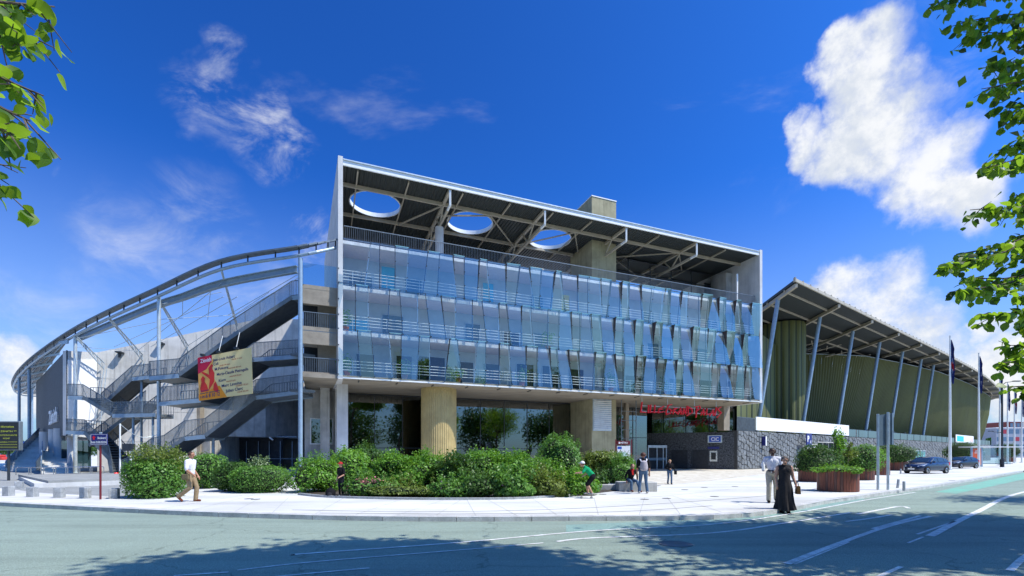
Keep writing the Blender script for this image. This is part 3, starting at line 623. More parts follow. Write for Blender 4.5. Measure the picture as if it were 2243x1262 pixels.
# pipe ladder beside the louvre
m_ = MB()
for s in (25.9, 27.6): m_.tube(F(s,-3.0,0.3), F(s,-3.0,7.0), 0.045, n=6)
for z in (5.9, 5.0, 4.1, 3.2): m_.tube(F(25.9,-3.0,z), F(27.6,-3.0,z), 0.03, n=6)
m_.build('pipe_frame', M['steel_galv'], bld)
# columns
part('square_column', M['concrete_fin'], bld, (-0.02, 0.78, -3.4, -2.6, 0, 7.02))
part('square_column', M['concrete'], bld, (-1.2, -0.5, -6.0, -5.2, 0, 7.02))
n = 208; m_ = MB(); c = F(7.8,-2.55,0); pr_ = []
for z in (0, 7.02): pr_.append([c+V(((1.43-(0.035 if i % 4 in (2,3) else 0))*math.cos(2*math.pi*i/n), (1.43-(0.035 if i % 4 in (2,3) else 0))*math.sin(2*math.pi*i/n), z)) for i in range(n)])
m_.loft(pr_); m_.build('fluted_column', M['concrete_y'], bld)
for s, o_, w in ((15.9,-8.3,0.5),(28.3,-5.6,0.42),(4.9,-8.6,0.5)): part('column', M['concrete_w'], bld, (s-w/2, s+w/2, o_-w/2, o_+w/2, 0, 7.02))
part('column', M['concrete_w'], bld, (40.15, 41.0, -5.0, -4.1, 4.36, 7.02))
# ground-floor glazing and dim rooms behind
glazing(bld, 0.75, 22.8, -7.6, 0.12, 6.95, 9, [2.25], 'glass_dark')
part('plinth', M['concrete'], bld, (0.75, 22.8, -7.75, -7.5, -0.05, 0.12))
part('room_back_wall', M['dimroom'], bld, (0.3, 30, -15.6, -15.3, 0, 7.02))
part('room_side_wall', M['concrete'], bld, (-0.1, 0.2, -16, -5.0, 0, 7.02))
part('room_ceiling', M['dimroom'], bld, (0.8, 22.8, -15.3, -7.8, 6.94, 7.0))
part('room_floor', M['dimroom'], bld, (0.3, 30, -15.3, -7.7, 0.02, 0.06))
for k in range(14): m_ = MB(); m_.tube(F(0.9+k*0.42,-8.05+0.06*(k % 2),0.1), F(0.9+k*0.42,-8.05+0.06*(k % 2),6.9), 0.17, n=8); m_.build('curtain_fold', M['curtain'], bld, True)
for s0_, s1_, mt in ((8.6,11.2,'dimroom'),(11.5,13.4,'concrete_w'),(17.0,19.4,'concrete_w'),(20.4,22.4,'dimroom')): part('inner_partition', M[mt], bld, (s0_, s1_, -10.2, -10.0, 0.06, 6.9))
part('reception_counter', M['wood2'], bld, (10.0, 13.0, -9.4, -8.8, 0.06, 1.1))
glazing(bld, 25.7, 33.6, -9.0, 0.10, 6.95, 4, [3.6], 'glass_dark')
# entrance door unit
d = part('entrance_door', M['darkopen'], bld, (33.7, 36.3, -9.1, -9.0, 0, 2.6))
part('frame', M['steel_pale'], d, (33.65,36.35,-9.0,-8.85,2.45,2.75), (33.65,33.78,-9.0,-8.9,0,2.45), (34.9,35.0,-9.0,-8.9,0,2.45), (35.8,35.9,-9.0,-8.9,0,2.45), (36.25,36.35,-9.0,-8.9,0,2.45))
part('door_rail', M['bluedoor'], d, (33.78,36.25,-8.99,-8.93,1.0,1.3))
# stone entrance wall running back from the rubble corner
SA, SB = V((15.4,56.2,0)), V((24.85,52.0,0))
m_ = MB(); dd = (SB-SA); nn = V((dd.y,-dd.x,0)).normalized()
m_.hexa([SA,SB,SB-nn*0.5,SA-nn*0.5], [k+V((0,0,4.2)) for k in (SA,SB,SB-nn*0.5,SA-nn*0.5)]); ew = m_.build('entrance_stone_wall', M['stone_dark'], bld)
du = dd.normalized()
def onw(a, z, out): return SA+du*a+nn*out+V((0,0,z))
for a, w, h, mt in ((3.6,1.7,2.2,'darkopen'),(5.9,1.6,2.2,'darkopen')):
    m_ = MB(); m_.obox(onw(a,0,0.01), du*w, nn*0.03, V((0,0,h)), 0); q_ = m_.build('side_door', M[mt], ew)
    m_ = MB(); m_.obox(onw(a-0.08,0,0.02), du*0.08, nn*0.05, V((0,0,h))); m_.obox(onw(a+w,0,0.02), du*0.08, nn*0.05, V((0,0,h))); m_.build('frame', M['steel_dark'], q_)
for i in range(4):
    m_ = MB(); m_.obox(onw(0.2+i*2.5,4.22,-0.3), du*2.4, nn*0.02, V((0,0,2.75))); m_.build('glass_pane', M['glass_dark'], bld)
m_ = MB(); m_.hexa([SA-nn*2.5,SB-nn*2.5,SB-nn*2.7,SA-nn*2.7], [k+V((0,0,7)) for k in (SA-nn*2.5,SB-nn*2.5,SB-nn*2.7,SA-nn*2.7)]); m_.build('foyer_wall', M['dimroom'], bld)
# rear volume so the block is solid from other sides
part('rear_block', M['concrete'], bld, (0.33, LF+0.2, -30, -16.05, 0, 17.0))
part('upper_rear_wall', M['concrete'], bld, (0.33, LF-0.1, -20, -12.6, 17.01, 17.4))
# west balcony tower beside the glazed front
for z0, z1 in ((7.302,7.45),(10.35,10.62),(13.25,13.52)): part('balcony_slab', M['concrete_w'], bld, (-2.3, -0.02, -5.5, -0.35, z0, z1))
for bx in ((-1.35, -0.02, -2.0, -1.8, 7.45, 13.25), (-2.3, -1.36, -2.0, -1.8, 9.5, 10.35), (-2.3, -1.36, -2.0, -1.8, 12.55, 13.25)): part('balcony_wall', M['concrete_w'], bld, bx)
part('balcony_recess', M['darkopen'], bld, (-2.3, -1.36, -2.6, -2.4, 7.45, 13.25))
for z0, z1 in ((12.2,13.25),(9.4,10.35)): part('balcony_front', M['concrete_w'], bld, (-2.3, -0.02, -0.55, -0.36, z0, z1))
part('balcony_under_wall', M['concrete'], bld, (-2.4, -0.1, -7.0, -6.7, 0, 7.02))
w_ = part('foyer_window', M['glass_dark'], bld, (-1.9, -0.3, -6.69, -6.66, 2.6, 4.6)); part('frame', M['white'], w_, (-2.0,-0.2,-6.69,-6.62,2.5,2.6), (-2.0,-0.2,-6.69,-6.62,4.6,4.68), (-2.0,-1.9,-6.69,-6.62,2.6,4.6), (-0.3,-0.2,-6.69,-6.62,2.6,4.6))
for z in (7.45, 10.62):
    m_ = MB(); 
    for k in range(19): m_.beam(F(-2.25+k*0.12,-0.38,z-0.35), F(-2.25+k*0.12,-0.38,z+1.0), 0.025, 0.025)
    m_.beam(F(-2.28,-0.38,z+1.0), F(-0.03,-0.38,z+1.0), 0.05, 0.05); m_.beam(F(-2.28,-0.38,z-0.3), F(-0.03,-0.38,z-0.3), 0.05, 0.05)
    stuff(m_.build('balcony_railing', M['steel_galv'], bld))
m_ = MB(); m_.obox(F(-2.3,-0.4,13.53), FU*2.2, FN*0.015, V((0,0,1.5))); m_.build('balustrade_pane', M['glass_clear'], bld)
# red hand-drawn sign hung under the soffit
sign = thing('hanging_sign', 'red brush lettered LILLE GRAND PALAIS sign hung under the soffit', 'sign', F(31.5,-0.8,5.4))
STROKES = {'L':[[(0.15,1.12),(0.0,0.05),(0.62,0.0)]],'i':[[(0.25,0.82),(0.2,0.02)]],'l':[[(0.12,0.85),(0.05,0.05),(0.42,0.10)]],'E':[[(0.75,0.86),(0.1,0.5),(0.55,0.48)],[(0.1,0.5),(0.05,0.05),(0.75,0.18)]],
 'G':[[(0.75,1.05),(0.35,0.95),(0.0,0.15),(0.1,-0.12),(0.6,0.0),(0.78,0.35),(0.5,0.5)]],'R':[[(0.05,0.0),(0.2,0.72),(0.55,0.75),(0.1,0.42),(0.75,0.02)]],'A':[[(0.0,0.0),(0.35,0.78),(0.42,0.0)],[(0.05,0.32),(0.6,0.36)]],
 'N':[[(0.05,0.0),(0.12,0.72),(0.45,0.05),(0.55,0.85)]],'D':[[(0.12,0.85),(0.15,0.1)],[(0.0,0.9),(0.7,0.6),(0.75,0.2),(0.0,-0.15)]],'P':[[(0.25,0.8),(0.12,-0.3)],[(0.0,0.9),(0.65,1.0),(0.75,0.75),(0.15,0.35)]],
 'a':[[(0.0,-0.05),(0.5,0.72),(0.55,0.0)],[(0.05,0.22),(0.7,0.28)]],'k':[[(0.15,0.85),(0.1,0.05),(0.55,0.15)]],'S':[[(0.65,0.95),(0.15,0.72),(0.7,0.30),(0.1,-0.2)]],'1':[[(0.25,0.95),(0.05,0.0)]]}
xs = 0.0; row = [('L',0.80,1),('i',0.42,1),('l',0.58,1),('l',0.58,1),('E',0.95,0.92),(' ',0.15,1),('G',0.98,1),('R',0.78,0.85),('A',0.66,0.9),('N',0.66,0.9),('D',1.0,1.05),(' ',0.2,1),('P',0.90,1.05),('A',0.72,0.9),('k',0.62,0.85),('a',0.75,0.9),('1',0.30,1.0),('S',0.8,1.1)]
tot = sum(w for _, w, _ in row); sc_ = 9.9/tot
for ch, w, hsc in row:
    if ch != ' ':
        m_ = MB()
        for st in STROKES[ch]:
            for a, b in zip(st[:-1], st[1:]):
                pa = F(26.5+(xs+a[0])*sc_, -0.8, 5.62+a[1]*hsc*0.80); pb = F(26.5+(xs+b[0])*sc_, -0.8, 5.62+b[1]*hsc*0.80)
                m_.beam(pa+(pa-pb).normalized()*0.06, pb+(pb-pa).normalized()*0.06, 0.08, 0.135, up=FN)
        m_.build('letter', M['red'], sign)
    xs += w
for z in (5.75, 6.25): m_ = MB(); m_.tube(F(26.6,-0.92,z), F(36.2,-0.92,z), 0.02, n=6); m_.build('carrier_rail', M['white'], sign)
for s in (26.7, 29.7, 33.0, 35.8): m_ = MB(); m_.tube(F(s,-0.92,5.7), F(s,-0.92,7.02), 0.03, n=6); m_.build('hanger', M['steel_pale'], sign)
# ---------------------------------------------------------------- concert hall on the left: walls, ring roof, outside stairs
hall = thing('concert_hall', 'concrete concert hall with dark flint box front and curved steel ring roof', 'building', (-40, 45, 0))
def wall_quad(name, mat, parent, a, b, za0, za1, zb0, zb1, th=0.3, flip=1):
    a, b = V((a[0],a[1],0)), V((b[0],b[1],0)); d = (b-a).normalized(); nn = V((d.y,-d.x,0))*flip   # nn: outward
    m_ = MB(); q = [a+V((0,0,za0)), b+V((0,0,zb0)), b+V((0,0,zb1)), a+V((0,0,za1))]
    m_.hexa(q, [k-nn*th for k in q]); return m_.build(name, mat, parent)
def PX(px, D): return ((px-CX)/FPX*D, D)
WA, WB, WC = PX(213,44.5), PX(560,50.0), PX(664,51.5)
WM = (WA[0]+(WB[0]-WA[0])*0.60, WA[1]+(WB[1]-WA[1])*0.60)
wall_quad('concrete_wall', M['concrete_hall'], hall, WA, WM, 0, 11.4, 0, 14.2)
wall_quad('concrete_wall', M['concrete_hall'], hall, WM, WB, 8.2, 14.2, 8.2, 16.1)
wall_quad('concrete_wall', M['concrete_hall'], hall, WB, WC, 8.2, 16.1, 8.2, 16.6)
RB_ = (WM[0]-1.0, WM[1]+7.5); RC_ = (WC[0]+1.5, WC[1]+8)
wall_quad('recess_wall', M['concrete_w'], hall, WM, RB_, 0, 8.2, 0, 8.2, flip=-1)
wall_quad('recess_back_wall', M['concrete_w'], hall, RB_, RC_, 0, 8.4, 0, 8.4)  # darker concrete than the hall walls, deep shade put into the colour
m_ = MB(); q = [V((*k,8.2)) for k in (WM, WB, WC, RC_, RB_)]; m_.hexa(q, [k+V((0,0,0.3)) for k in q]); m_.build('recess_ceiling', M['concrete_w'], hall)
# shutter joints cast in the wall: thin recessed lines set as shallow grooves on raised panels
a, b = V((*WA,0)), V((*WB,0)); d = (b-a); ln = d.length; d.normalize(); nn = V((d.y,-d.x,0))
npan = 10
for i in range(npan):
    for j, (z0, z1) in enumerate(((0.1,2.9),(2.94,5.9),(5.94,8.9),(8.94,10.9))):
        if i >= 6 and j < 3: continue
        t0, t1 = ln*i/npan+0.02, ln*(i+1)/npan-0.02
        top = z1 if j < 3 else 11.2+4.7*i/npan
        top1 = top if j < 3 else 11.2+4.7*(i+1)/npan
        m_ = MB(); q = [a+d*t0+nn*0.0+V((0,0,z0)), a+d*t1+V((0,0,z0)), a+d*t1+V((0,0,top1)), a+d*t0+V((0,0,top))]
        m_.hexa([k+nn*0.003 for k in q], [k+nn*0.035 for k in q]); m_.build('concrete_panel', M['concrete_hall'], hall)
for x, y in ((262,772),(352,752),(493,742)):
    p = P(x, y, 44.9 if x < 300 else (46.3 if x < 400 else 48.6)); m_ = MB(); m_.box(p, (0.5,0.7,0.12), 0.3); m_.box(p-V((0,0,0.25)), (0.12,0.2,0.5)); m_.build('wall_lamp', M['steel_dark'], hall)
# box: white side and flint front
B1 = PX(145,42.0); B2 = PX(213,44.5); B3 = PX(79,66.0)
wall_quad('box_side_wall', M['concrete_fin'], hall, B1, B2, 3.4, 11.0, 3.2, 11.4, 0.4)
a, b = V((*B1,0)), V((*B2,0)); d = (b-a); nn = V((d.y,-d.x,0)).normalized()
m_ = MB(); q = [a+d*0.03+V((0,0,4.6)), a+d*0.97+V((0,0,4.6)), a+d*0.97+V((0,0,10.7)), a+d*0.03+V((0,0,10.2))]; m_.hexa([k+nn*0.003 for k in q], [k+nn*0.06 for k in q]); m_.build('white_panel', M['whitepanel'], hall)
a, b = V((*B3,0)), V((*B1,0)); d = (b-a); ln = d.length; d.normalize(); nn = V((d.y,-d.x,0))
prof = [(0,11.9),(0,6.4)]+[(2.6*(1-math.cos(t)), 6.4-2.4*math.sin(t)) for t in (0.4,0.8,1.2,1.57)]+[(ln,3.35),(ln,11.05)]
m_ = MB(); fr = [a+d*t+V((0,0,z)) for t, z in prof]; m_.hexa(fr, [k-nn*0.10 for k in fr]); flint = m_.build('flint_front_wall', M['stone_dark'], hall)
m_ = MB(); text_on(m_, 'Zénith', a+d*(ln*0.58)+nn*0.02+V((0,0,5.0)), d, (0,0,1), 1.45, bold=0.03, extrude=0.12, width=9.0); m_.build('zenith_lettering', M['textwhite'], flint)
# mass behind
m_ = MB(); q = [V((-39.3,45.2,3.6)), V((-27,51.2,3.6)), V((-25,62,3.6)), V((-64,66,3.6))]; m_.hexa(q, [V((k.x,k.y,10.6)) for k in q]); m_.build('hall_mass', M['concrete'], hall)
m_ = MB(); q = [V((-43,50,0)), V((-31,48,0)), V((-31,60,0)), V((-50,60,0))]; m_.hexa(q, [V((k.x,k.y,3.7)) for k in q]); m_.build('undercroft_wall', M['concrete'], hall)
for px, D, r in ((118,47,0.42),(130,45.5,0.42),(97,52,0.42),(106,55,0.40),(158,43.5,0.35)):
    p = PX(px, D); m_ = MB(); m_.lathe((p[0],p[1],0), [(r,0),(r,4.2)], 16); m_.build('round_column', M['concrete_fin'], hall, True)
for px, w in ((143,0.7),(175,0.8),(190,0.8)):
    p = PX(px, 44.6); m_ = MB(); m_.box((p[0], p[1], 1.7), (w,0.05,2.6)); m_.build('undercroft_window', M['glass_dark'], hall)
# ring roof
RING = [(735,543,33.2),(655,560,31.5),(485,590,32.5),(345,650,35.5),(240,697,38.6),(165,735,41.7),(100,775,49.3),(60,805,57.0),(38,828,64.9),(29,848,73.6),(35,860,80.0),(55,867,85.5),(90,868,88)]
RP = [P(*k) for k in RING]; RS = spline(RP, 6)
def inner(p, k=2.4):
    c = V((-30,75,0)); d = (V((c.x,c.y,0))-V((p.x,p.y,0))).normalized(); return p+d*k
m_ = MB(); m_.path(RS, 0.11, 8); m_.build('ring_tube', M['steel_blue'], hall, True)
RT = [p+V((0,0,0.55)) for p in RS]
m_ = MB()
for a, b in zip(RT[:-1], RT[1:]): m_.beam(a, b, 0.5, 0.10)
m_.build('ring_walkway', M['steel_galv'], hall)
for i, p in enumerate(RS):
    if i % 2 == 0 and i < 66: m_ = MB(); m_.beam(p, p+V((0,0,0.5)), 0.07, 0.07); m_.build('ring_stub', M['steel_dark'], hall)
INB = [(651,590,33.2),(488,621,34.2),(400,651,35.8),(353,666,37.0),(260,704,40.0),(170,742,43.6)]
IB = spline([P(*k) for k in INB], 4); m_ = MB()
for a, b in zip(IB[:-1], IB[1:]):
    m_.beam(a+V((0,0,0.22)), b+V((0,0,0.22)), 0.30, 0.05); m_.beam(a-V((0,0,0.22)), b-V((0,0,0.22)), 0.30, 0.05); m_.beam(a, b, 0.03, 0.42)
m_.build('inner_ring_beam', M['steel_blue'], hall)
TR = [((165,735,41.7),(228,795,44.4)),((240,697,38.6),(312,777,45.9)),((345,650,35.5),(412,757,47.4)),((485,590,32.5),(520,712,49.0))]
for ra, wa in TR:
    A, B = P(*ra), P(*wa); m_ = MB(); n = 7; dn = V((0,0,-0.62))
    A2, B2 = A+V((0,0,-0.15)), B+dn
    m_.tube(A, B, 0.06, n=6); m_.tube(A2, B2, 0.05, n=6)
    for i in range(n): m_.tube(A.lerp(B, i/n), A2.lerp(B2, (i+1)/n), 0.03, n=5); m_.tube(A.lerp(B, (i+1)/n), A2.lerp(B2, (i+1)/n), 0.025, n=5)
    m_.build('lattice_bracket', M['steel_pale'], hall)
    m_ = MB(); pw = B2+V((-0.6,-0.3,-5.2)); m_.tube(B2, pw, 0.04, n=5); m_.tube(B2+V((0.25,0,0)), pw+V((0.5,0,0)), 0.035, n=5); m_.build('wall_strut', M['steel_pale'], hall)
for (a, b) in (((165,742,41.7),(345,705,40)),((345,668,36),(485,640,38)),((345,700,36.3),(520,690,40)),((485,620,34),(300,770,42)),((520,650,36),(330,760,42)),((655,600,32.5),(500,690,38)),((655,608,32.5),(480,712,39.5)),((250,760,43),(490,650,36)),((412,757,42.2),(590,640,36)),((165,760,42),(320,770,43.5)),((400,690,38),(400,650,36)),((455,700,40),(462,628,35))):
    m_ = MB(); m_.tube(P(*a), P(*b), 0.022, n=5); m_.build('tie_rod', M['steel_pale'], hall)
for px, yt, D, r in ((165,735,42.0,0.14),(348,650,35.7,0.13),(658,566,31.6,0.14),(64,806,57.5,0.16),(42,826,64.5,0.16),(70,800,72,0.15)):
    t = P(px, yt, D); m_ = MB(); m_.lathe((t.x,t.y,0), [(r*1.7,0),(r*1.7,0.06),(r,0.08),(r,t.z)], 14); m_.build('ring_post', M['steel_pale'] if px in (165,348) else M['steel_blue'], hall, True)
# solid canopy between ring and flint front
can_o = [p+V((0,0,0.30)) for p in RS[33:]]; n = len(can_o)
pa, pb = V((*B1,12.35)), V((*B3,12.35))
can_i = [pa.lerp(pb, min(1.0, i/(n*0.62))) + V((-0.2,0.4,-0.35)) for i in range(n)]
m_ = MB(); m_.add(can_o+can_i, [(i, i+1, n+i+1, n+i) for i in range(n-1)]); m_.add([k+V((0,0,0.22)) for k in can_o+can_i], [(i, n+i, n+i+1, i+1) for i in range(n-1)]); m_.add(can_o+[k+V((0,0,0.22)) for k in can_o], [(i, i+1, n+i+1, n+i) for i in range(n-1)])
m_.build('canopy_sheet', pm('pale_canopy_soffit', (0.17,0.185,0.195), 0.6, var=0.06), hall)
for i in range(0, n, 5): m_ = MB(); m_.beam(can_o[i]-V((0,0,0.12)), can_i[i]-V((0,0,0.12)), 0.10, 0.30); m_.build('canopy_rib', M['steel_blue'], hall)
for f in (0.25, 0.5, 0.75):
    m_ = MB(); q = [can_o[i].lerp(can_i[i], f)-V((0,0,0.06)) for i in range(n)]
    for a, b in zip(q[:-1], q[1:]): m_.beam(a, b, 0.06, 0.14)
    m_.build('canopy_purlin', M['steel_blue'], hall)
# ---- outside stairs
TREAD = MB(); TREAD.box((0,0,0), (1,1,1)); TREAD = TREAD.mesh('tread'); TREAD.materials.append(M['steel_galv'])
def railing(m_, pts, h=1.05, step=0.10, slant=0.0, post=1.3):
    for a, b in zip(pts[:-1], pts[1:]):
        L_ = (b-a).length; k = max(2, int(L_/step)); kp = max(1, int(post/step))
        m_.beam(a+V((0,0,h)), b+V((0,0,h)), 0.05, 0.05); m_.beam(a+V((0,0,0.08)), b+V((0,0,0.08)), 0.03, 0.05)
        for i in range(k+1):
            p = a.lerp(b, i/k); w = 0.05 if i % kp == 0 else 0.03
            m_.beam(p, p+V((0,0,h)), w, w*0.7)
def stair(label, pts, D, wid, rail=1.05, near=True, th=0.28, yaw=0.0):
    """pts: (px,py) walking line on the near edge, flights and landings alternating by slope; the stair runs at depth D"""
    q = [P(x, y, D+yaw*(x-pts[0][0])) for x, y in pts]; st = thing('steel_staircase', label, 'staircase', V((q[0].x, q[0].y, 0)), 'outside stairs of the concert hall')
    back = V((0, wid, 0))
    for a, b in zip(q[:-1], q[1:]):
        sl = abs(b.z-a.z)/max(0.01, (b-a).xy.length)
        if sl < 0.30:
            m_ = MB(); t = V((0,0,-0.18)); m_.hexa([a+t, b+t, b+back+t, a+back+t], [a, b, b+back, a+back]); m_.build('landing', M['steel_galv'], st)
            for k_ in (V((0,-0.03,-0.12)), back+V((0,0.03,-0.12))): m_ = MB(); m_.beam(a+k_, b+k_, 0.05, 0.30); m_.build('landing_beam', M['steel_blue'], st)
        else:
            for off in (V((0,-0.03,-0.05)), back+V((0,0.03,-0.05))):
                m_ = MB(); m_.beam(a+off, b+off, 0.06, th); m_.build('stringer', M['steel_galv'], st)
            n = max(3, int(abs(b.z-a.z)/0.20))
            for i in range(n):
                c = a.lerp(b, (i+0.5)/n)+back*0.5; link('tread', TREAD, st, c-st.location, scale=(abs(b.x-a.x)/n*1.05, wid-0.08, 0.05))
    for a, b in zip(q[:-1], q[1:]):
        m_ = MB(); k1 = V((0,-0.035,0)); m_.poly([a+k1+V((0,0,0.06)), b+k1+V((0,0,0.06)), b+k1+V((0,0,rail-0.04)), a+k1+V((0,0,rail-0.04))]); m_.build('mesh_panel', M['perf'], st)
        if abs(b.z-a.z) > 0.6: m_ = MB(); k2 = V((0,0,-0.16)); m_.poly([a+k2, b+k2, b+back+k2, a+back+k2]); m_.build('soffit_sheet', M['soffit_shade'], st)
    m_ = MB(); railing(m_, [k+V((0,-0.03,0)) for k in q], rail); stuff(m_.build('near_railing', M['steel_galv'], st))
    m_ = MB(); railing(m_, [k+back for k in q], rail, 0.2); stuff(m_.build('far_railing', M['steel_galv'], st))
    return st, q, back
sA = stair('long grey steel stair from the pavement up to the middle balcony', [(262,1046),(278,1040),(332,997),(360,990),(405,958),(450,953),(561,868),(657,856)], 35.2, 2.3, 1.25)
sB = stair('steel stair flight rising behind the concert banner', [(350,882),(440,874),(556,785),(657,778)], 35.0, 2.3, 1.15)
sC = stair('topmost steel stair climbing to the roof terrace', [(328,826),(393,820),(505,738),(640,650),(657,648)], 34.6, 2.3, 1.15)
sD = stair('short upper steel stair in front of the bare concrete wall', [(222,888),(290,828),(330,823)], 39.5, 1.8, 1.0)
sE = stair('steel stair and landing crossing in front of the white panel', [(150,868),(182,869),(247,908),(341,906)], 38.2, 2.0, 1.0)
sF = stair('dark steel stair under the crossing landing', [(195,975),(247,935),(320,880)], 40.0, 1.6, 0.95)
sG = stair('low steel stair beside the street sign with mesh sides', [(146,944),(186,946),(240,1004),(246,1040)], 38.6, 1.8, 1.0)
for st, q, back, idx, px in ((*sE, 2, 292), (*sE, 2, 335), (*sD, 1, 310)):
    p = P(px, 906 if st is sE[0] else 826, q[0].y+0.4); m_ = MB(); m_.tube((p.x,p.y,0), (p.x,p.y,p.z-0.1), 0.09, n=8); m_.build('support_post', M['steel_blue'], st)
p = P(467, 956, 36.5); m_ = MB(); m_.tube((p.x,p.y,0), (p.x,p.y,p.z-0.1), 0.11, n=8); m_.build('support_post', M['steel_blue'], sA[0])
# dark foot of the building behind the stairs: steel and glass doors
fy = 53.0
m_ = MB(); m_.box(((P(600,1000,fy).x+P(470,1000,fy).x)/2, fy+0.25, 1.9), (8.5,0.2,3.8)); m_.build('door_recess', M['darkopen'], hall)
for px in (540,566,590,614,640): p = P(px,1000,fy); m_ = MB(); m_.beam((p.x,fy,0), (p.x,fy,3.2), 0.06, 0.06); m_.build('door_mullion', M['steel_blue'], hall)
m_ = MB(); m_.beam(P(538,957,fy), P(650,957,fy), 0.08, 0.12); m_.beam(P(538,1005,fy), P(650,1005,fy), 0.05, 0.05); m_.build('door_transom', M['steel_blue'], hall)
m_ = MB(); m_.beam(P(590,958,47.0), P(598,964,47.0), 0.12, 0.12); m_.build('tube_lamp', M['white'], hall)
# platform beam lines between stair landings and the balcony tower
for y in (857, 779): 
    m_ = MB(); m_.beam(P(655,y,35.0), P(672,y-1,33.8), 1.2, 0.2); m_.build('bridge_plate', M['steel_galv'], sA[0] if y == 857 else sB[0])
# far-left entrance stairs under the canopy
def conc_stair(label, px0, px1, y0, y1, D0, D1, wid):
    a, b = G(px0, y0), P(px1, y1, D1); st = thing('entrance_stair', label, 'staircase', V((a.x,a.y,0)), 'stairs under the canopy'); n = 14
    d = (b-a); d.z = 0; sd = V((d.y,-d.x,0)).normalized()*wid
    for i in range(n):
        p = a+(b-a)*(i/n); q = a+(b-a)*((i+1)/n); q.z = p.z; h = V((0,0,(b.z-a.z)/n))
        m_ = MB(); m_.hexa([p-h*0.4, q-h*0.4, q-h*0.4+sd, p-h*0.4+sd], [p+h, q+h, q+h+sd, p+h+sd]); m_.build('step', M['concrete_fin'], st)
    for k in (V((0,0,0)), sd): m_ = MB(); railing(m_, [a+k, b+k], 1.0, 0.3); m_.beam(a+k+V((0,0,0.5)), b+k+V((0,0,0.5)), 0.04, 0.9); m_.build('side_guard', M['steel_blue'], st)
conc_stair('wide concrete stair with steel sides climbing towards the flint box', 90, 93, 1040, 988, 38, 47, 1.9)
conc_stair('steel sided stair at the far end under the canopy', 12, 86, 1032, 955, 47, 58, 2.2)
# hanging concert banner
BA, BB, BC, BD = P(433,784,33.9), P(550,761,33.0), P(553,862,33.0), P(436,878,33.9)
ban = thing('concert_banner', 'cream and red concert programme banner hung on the stair front', 'banner', V((BD.x,BD.y,BD.z)))
def BU(u, v, out=0.0):
    p = BA.lerp(BB, u).lerp(BD.lerp(BC, u), v); return p+BNv*out
BNv = (BB-BA).cross(BD-BA).normalized(); BNv = BNv if BNv.y < 0 else -BNv
m_ = MB(); q = [BU(0,0),BU(1,0),BU(1,1),BU(0,1)]; m_.hexa(q, [k-BNv*0.05 for k in q]); m_.build('banner_sheet', pm('cream_banner', (0.88,0.68,0.30), 0.7, var=0.06, scale=0.5), ban)
def flat(name, col, polys, out):
    m_ = MB()
    for pl in polys: m_.poly([BU(u, v, out) for u, v in pl])
    o = m_.build(name, col, ban); b = bmesh.new(); b.from_mesh(o.data); bmesh.ops.triangulate(b, faces=b.faces); b.to_mesh(o.data); b.free(); return o
cr, crd, co, cp = plainp('banner_red', (0.75,0.03,0.02), 0.7), plainp('banner_crimson', (0.62,0.006,0.05), 0.7), plainp('banner_orange', (0.90,0.30,0.01), 0.7), plainp('banner_peach', (0.88,0.42,0.09), 0.7)
flat('peach_field', cp, [[(0,0.14),(0.30,0.10),(0.26,0.42),(0.38,0.75),(0.30,0.86),(0,0.9)]], 0.004)
flat('crimson_corner', crd, [[(0,0),(0.27,0),(0.27,0.14),(0.16,0.30),(0,0.38)]], 0.008)
flat('orange_corner', co, [[(0,0.86),(0.40,0.72),(0.53,1),(0,1)]], 0.008)
flat('dancer_shape', cr, [[(0.20,0.28),(0.26,0.20),(0.29,0.24),(0.27,0.30),(0.31,0.42),(0.30,0.62),(0.19,0.80),(0.22,0.55),(0.19,0.50),(0.06,0.36),(0.09,0.34),(0.21,0.44)]], 0.012)
flat('dancer_shape', cr, [[(0.03,0.72),(0.06,0.58),(0.05,0.50),(0.09,0.44),(0.13,0.50),(0.12,0.58),(0.16,0.66),(0.19,0.80),(0.04,0.82)]], 0.012)
flat('dancer_shape', cr, [[(0.29,0.66),(0.33,0.62),(0.38,0.80),(0.36,0.88),(0.28,0.80)]], 0.014)
bu = (BB-BA).normalized(); bv = (BA-BD).normalized()
def btext(t, u, v, h, mat, w=None): m_ = MB(); text_on(m_, t, BU(u, v, 0.018), bu, bv, h, width=w, bold=0.015); m_.build('banner_lettering', mat, ban)
BW = (BB-BA).length
for t, u, v, h, w in (('Jean-Louis Aubert',0.29,0.155,0.21,0.41),('Cali',0.30,0.25,0.20,0.09),('M.Pokora',0.32,0.37,0.20,0.25),('Marie-Claude Pietragalla',0.355,0.495,0.20,0.585),('Korn',0.39,0.64,0.20,0.13),('Marc Lavoine',0.44,0.77,0.21,0.37),('Julien Clerc',0.51,0.90,0.22,0.32)): btext(t, u, v, h, M['textnavy'], w*BW)
for t, u, v, w in (('mardi 11 mai',0.64,0.20,0.19),('jeudi 16 mai',0.41,0.29,0.19),('mercredi 26 mai',0.57,0.385,0.24),('vendredi 2 juin',0.59,0.57,0.22),('mardi 6 juin',0.53,0.67,0.17),('vendredi 18 juin',0.70,0.80,0.23),('mardi 22 juin',0.73,0.94,0.20)): btext(t, u, v, 0.10, plainp('banner_date_red', (0.50,0.10,0.05), 0.7), w*BW)
btext('Zénith', 0.05, 0.135, 0.27, M['textwhite'], 0.21*BW); btext('Réservation', 0.04, 0.80, 0.10, M['textnavy'], 0.16*BW); btext('tous les spectacles', 0.03, 0.86, 0.12, M['textnavy'], 0.37*BW); btext('0 892', 0.03, 0.955, 0.17, M['textnavy'], 0.10*BW); btext('6 8 10 12', 0.14, 0.955, 0.27, M['textnavy'], 0.26*BW)
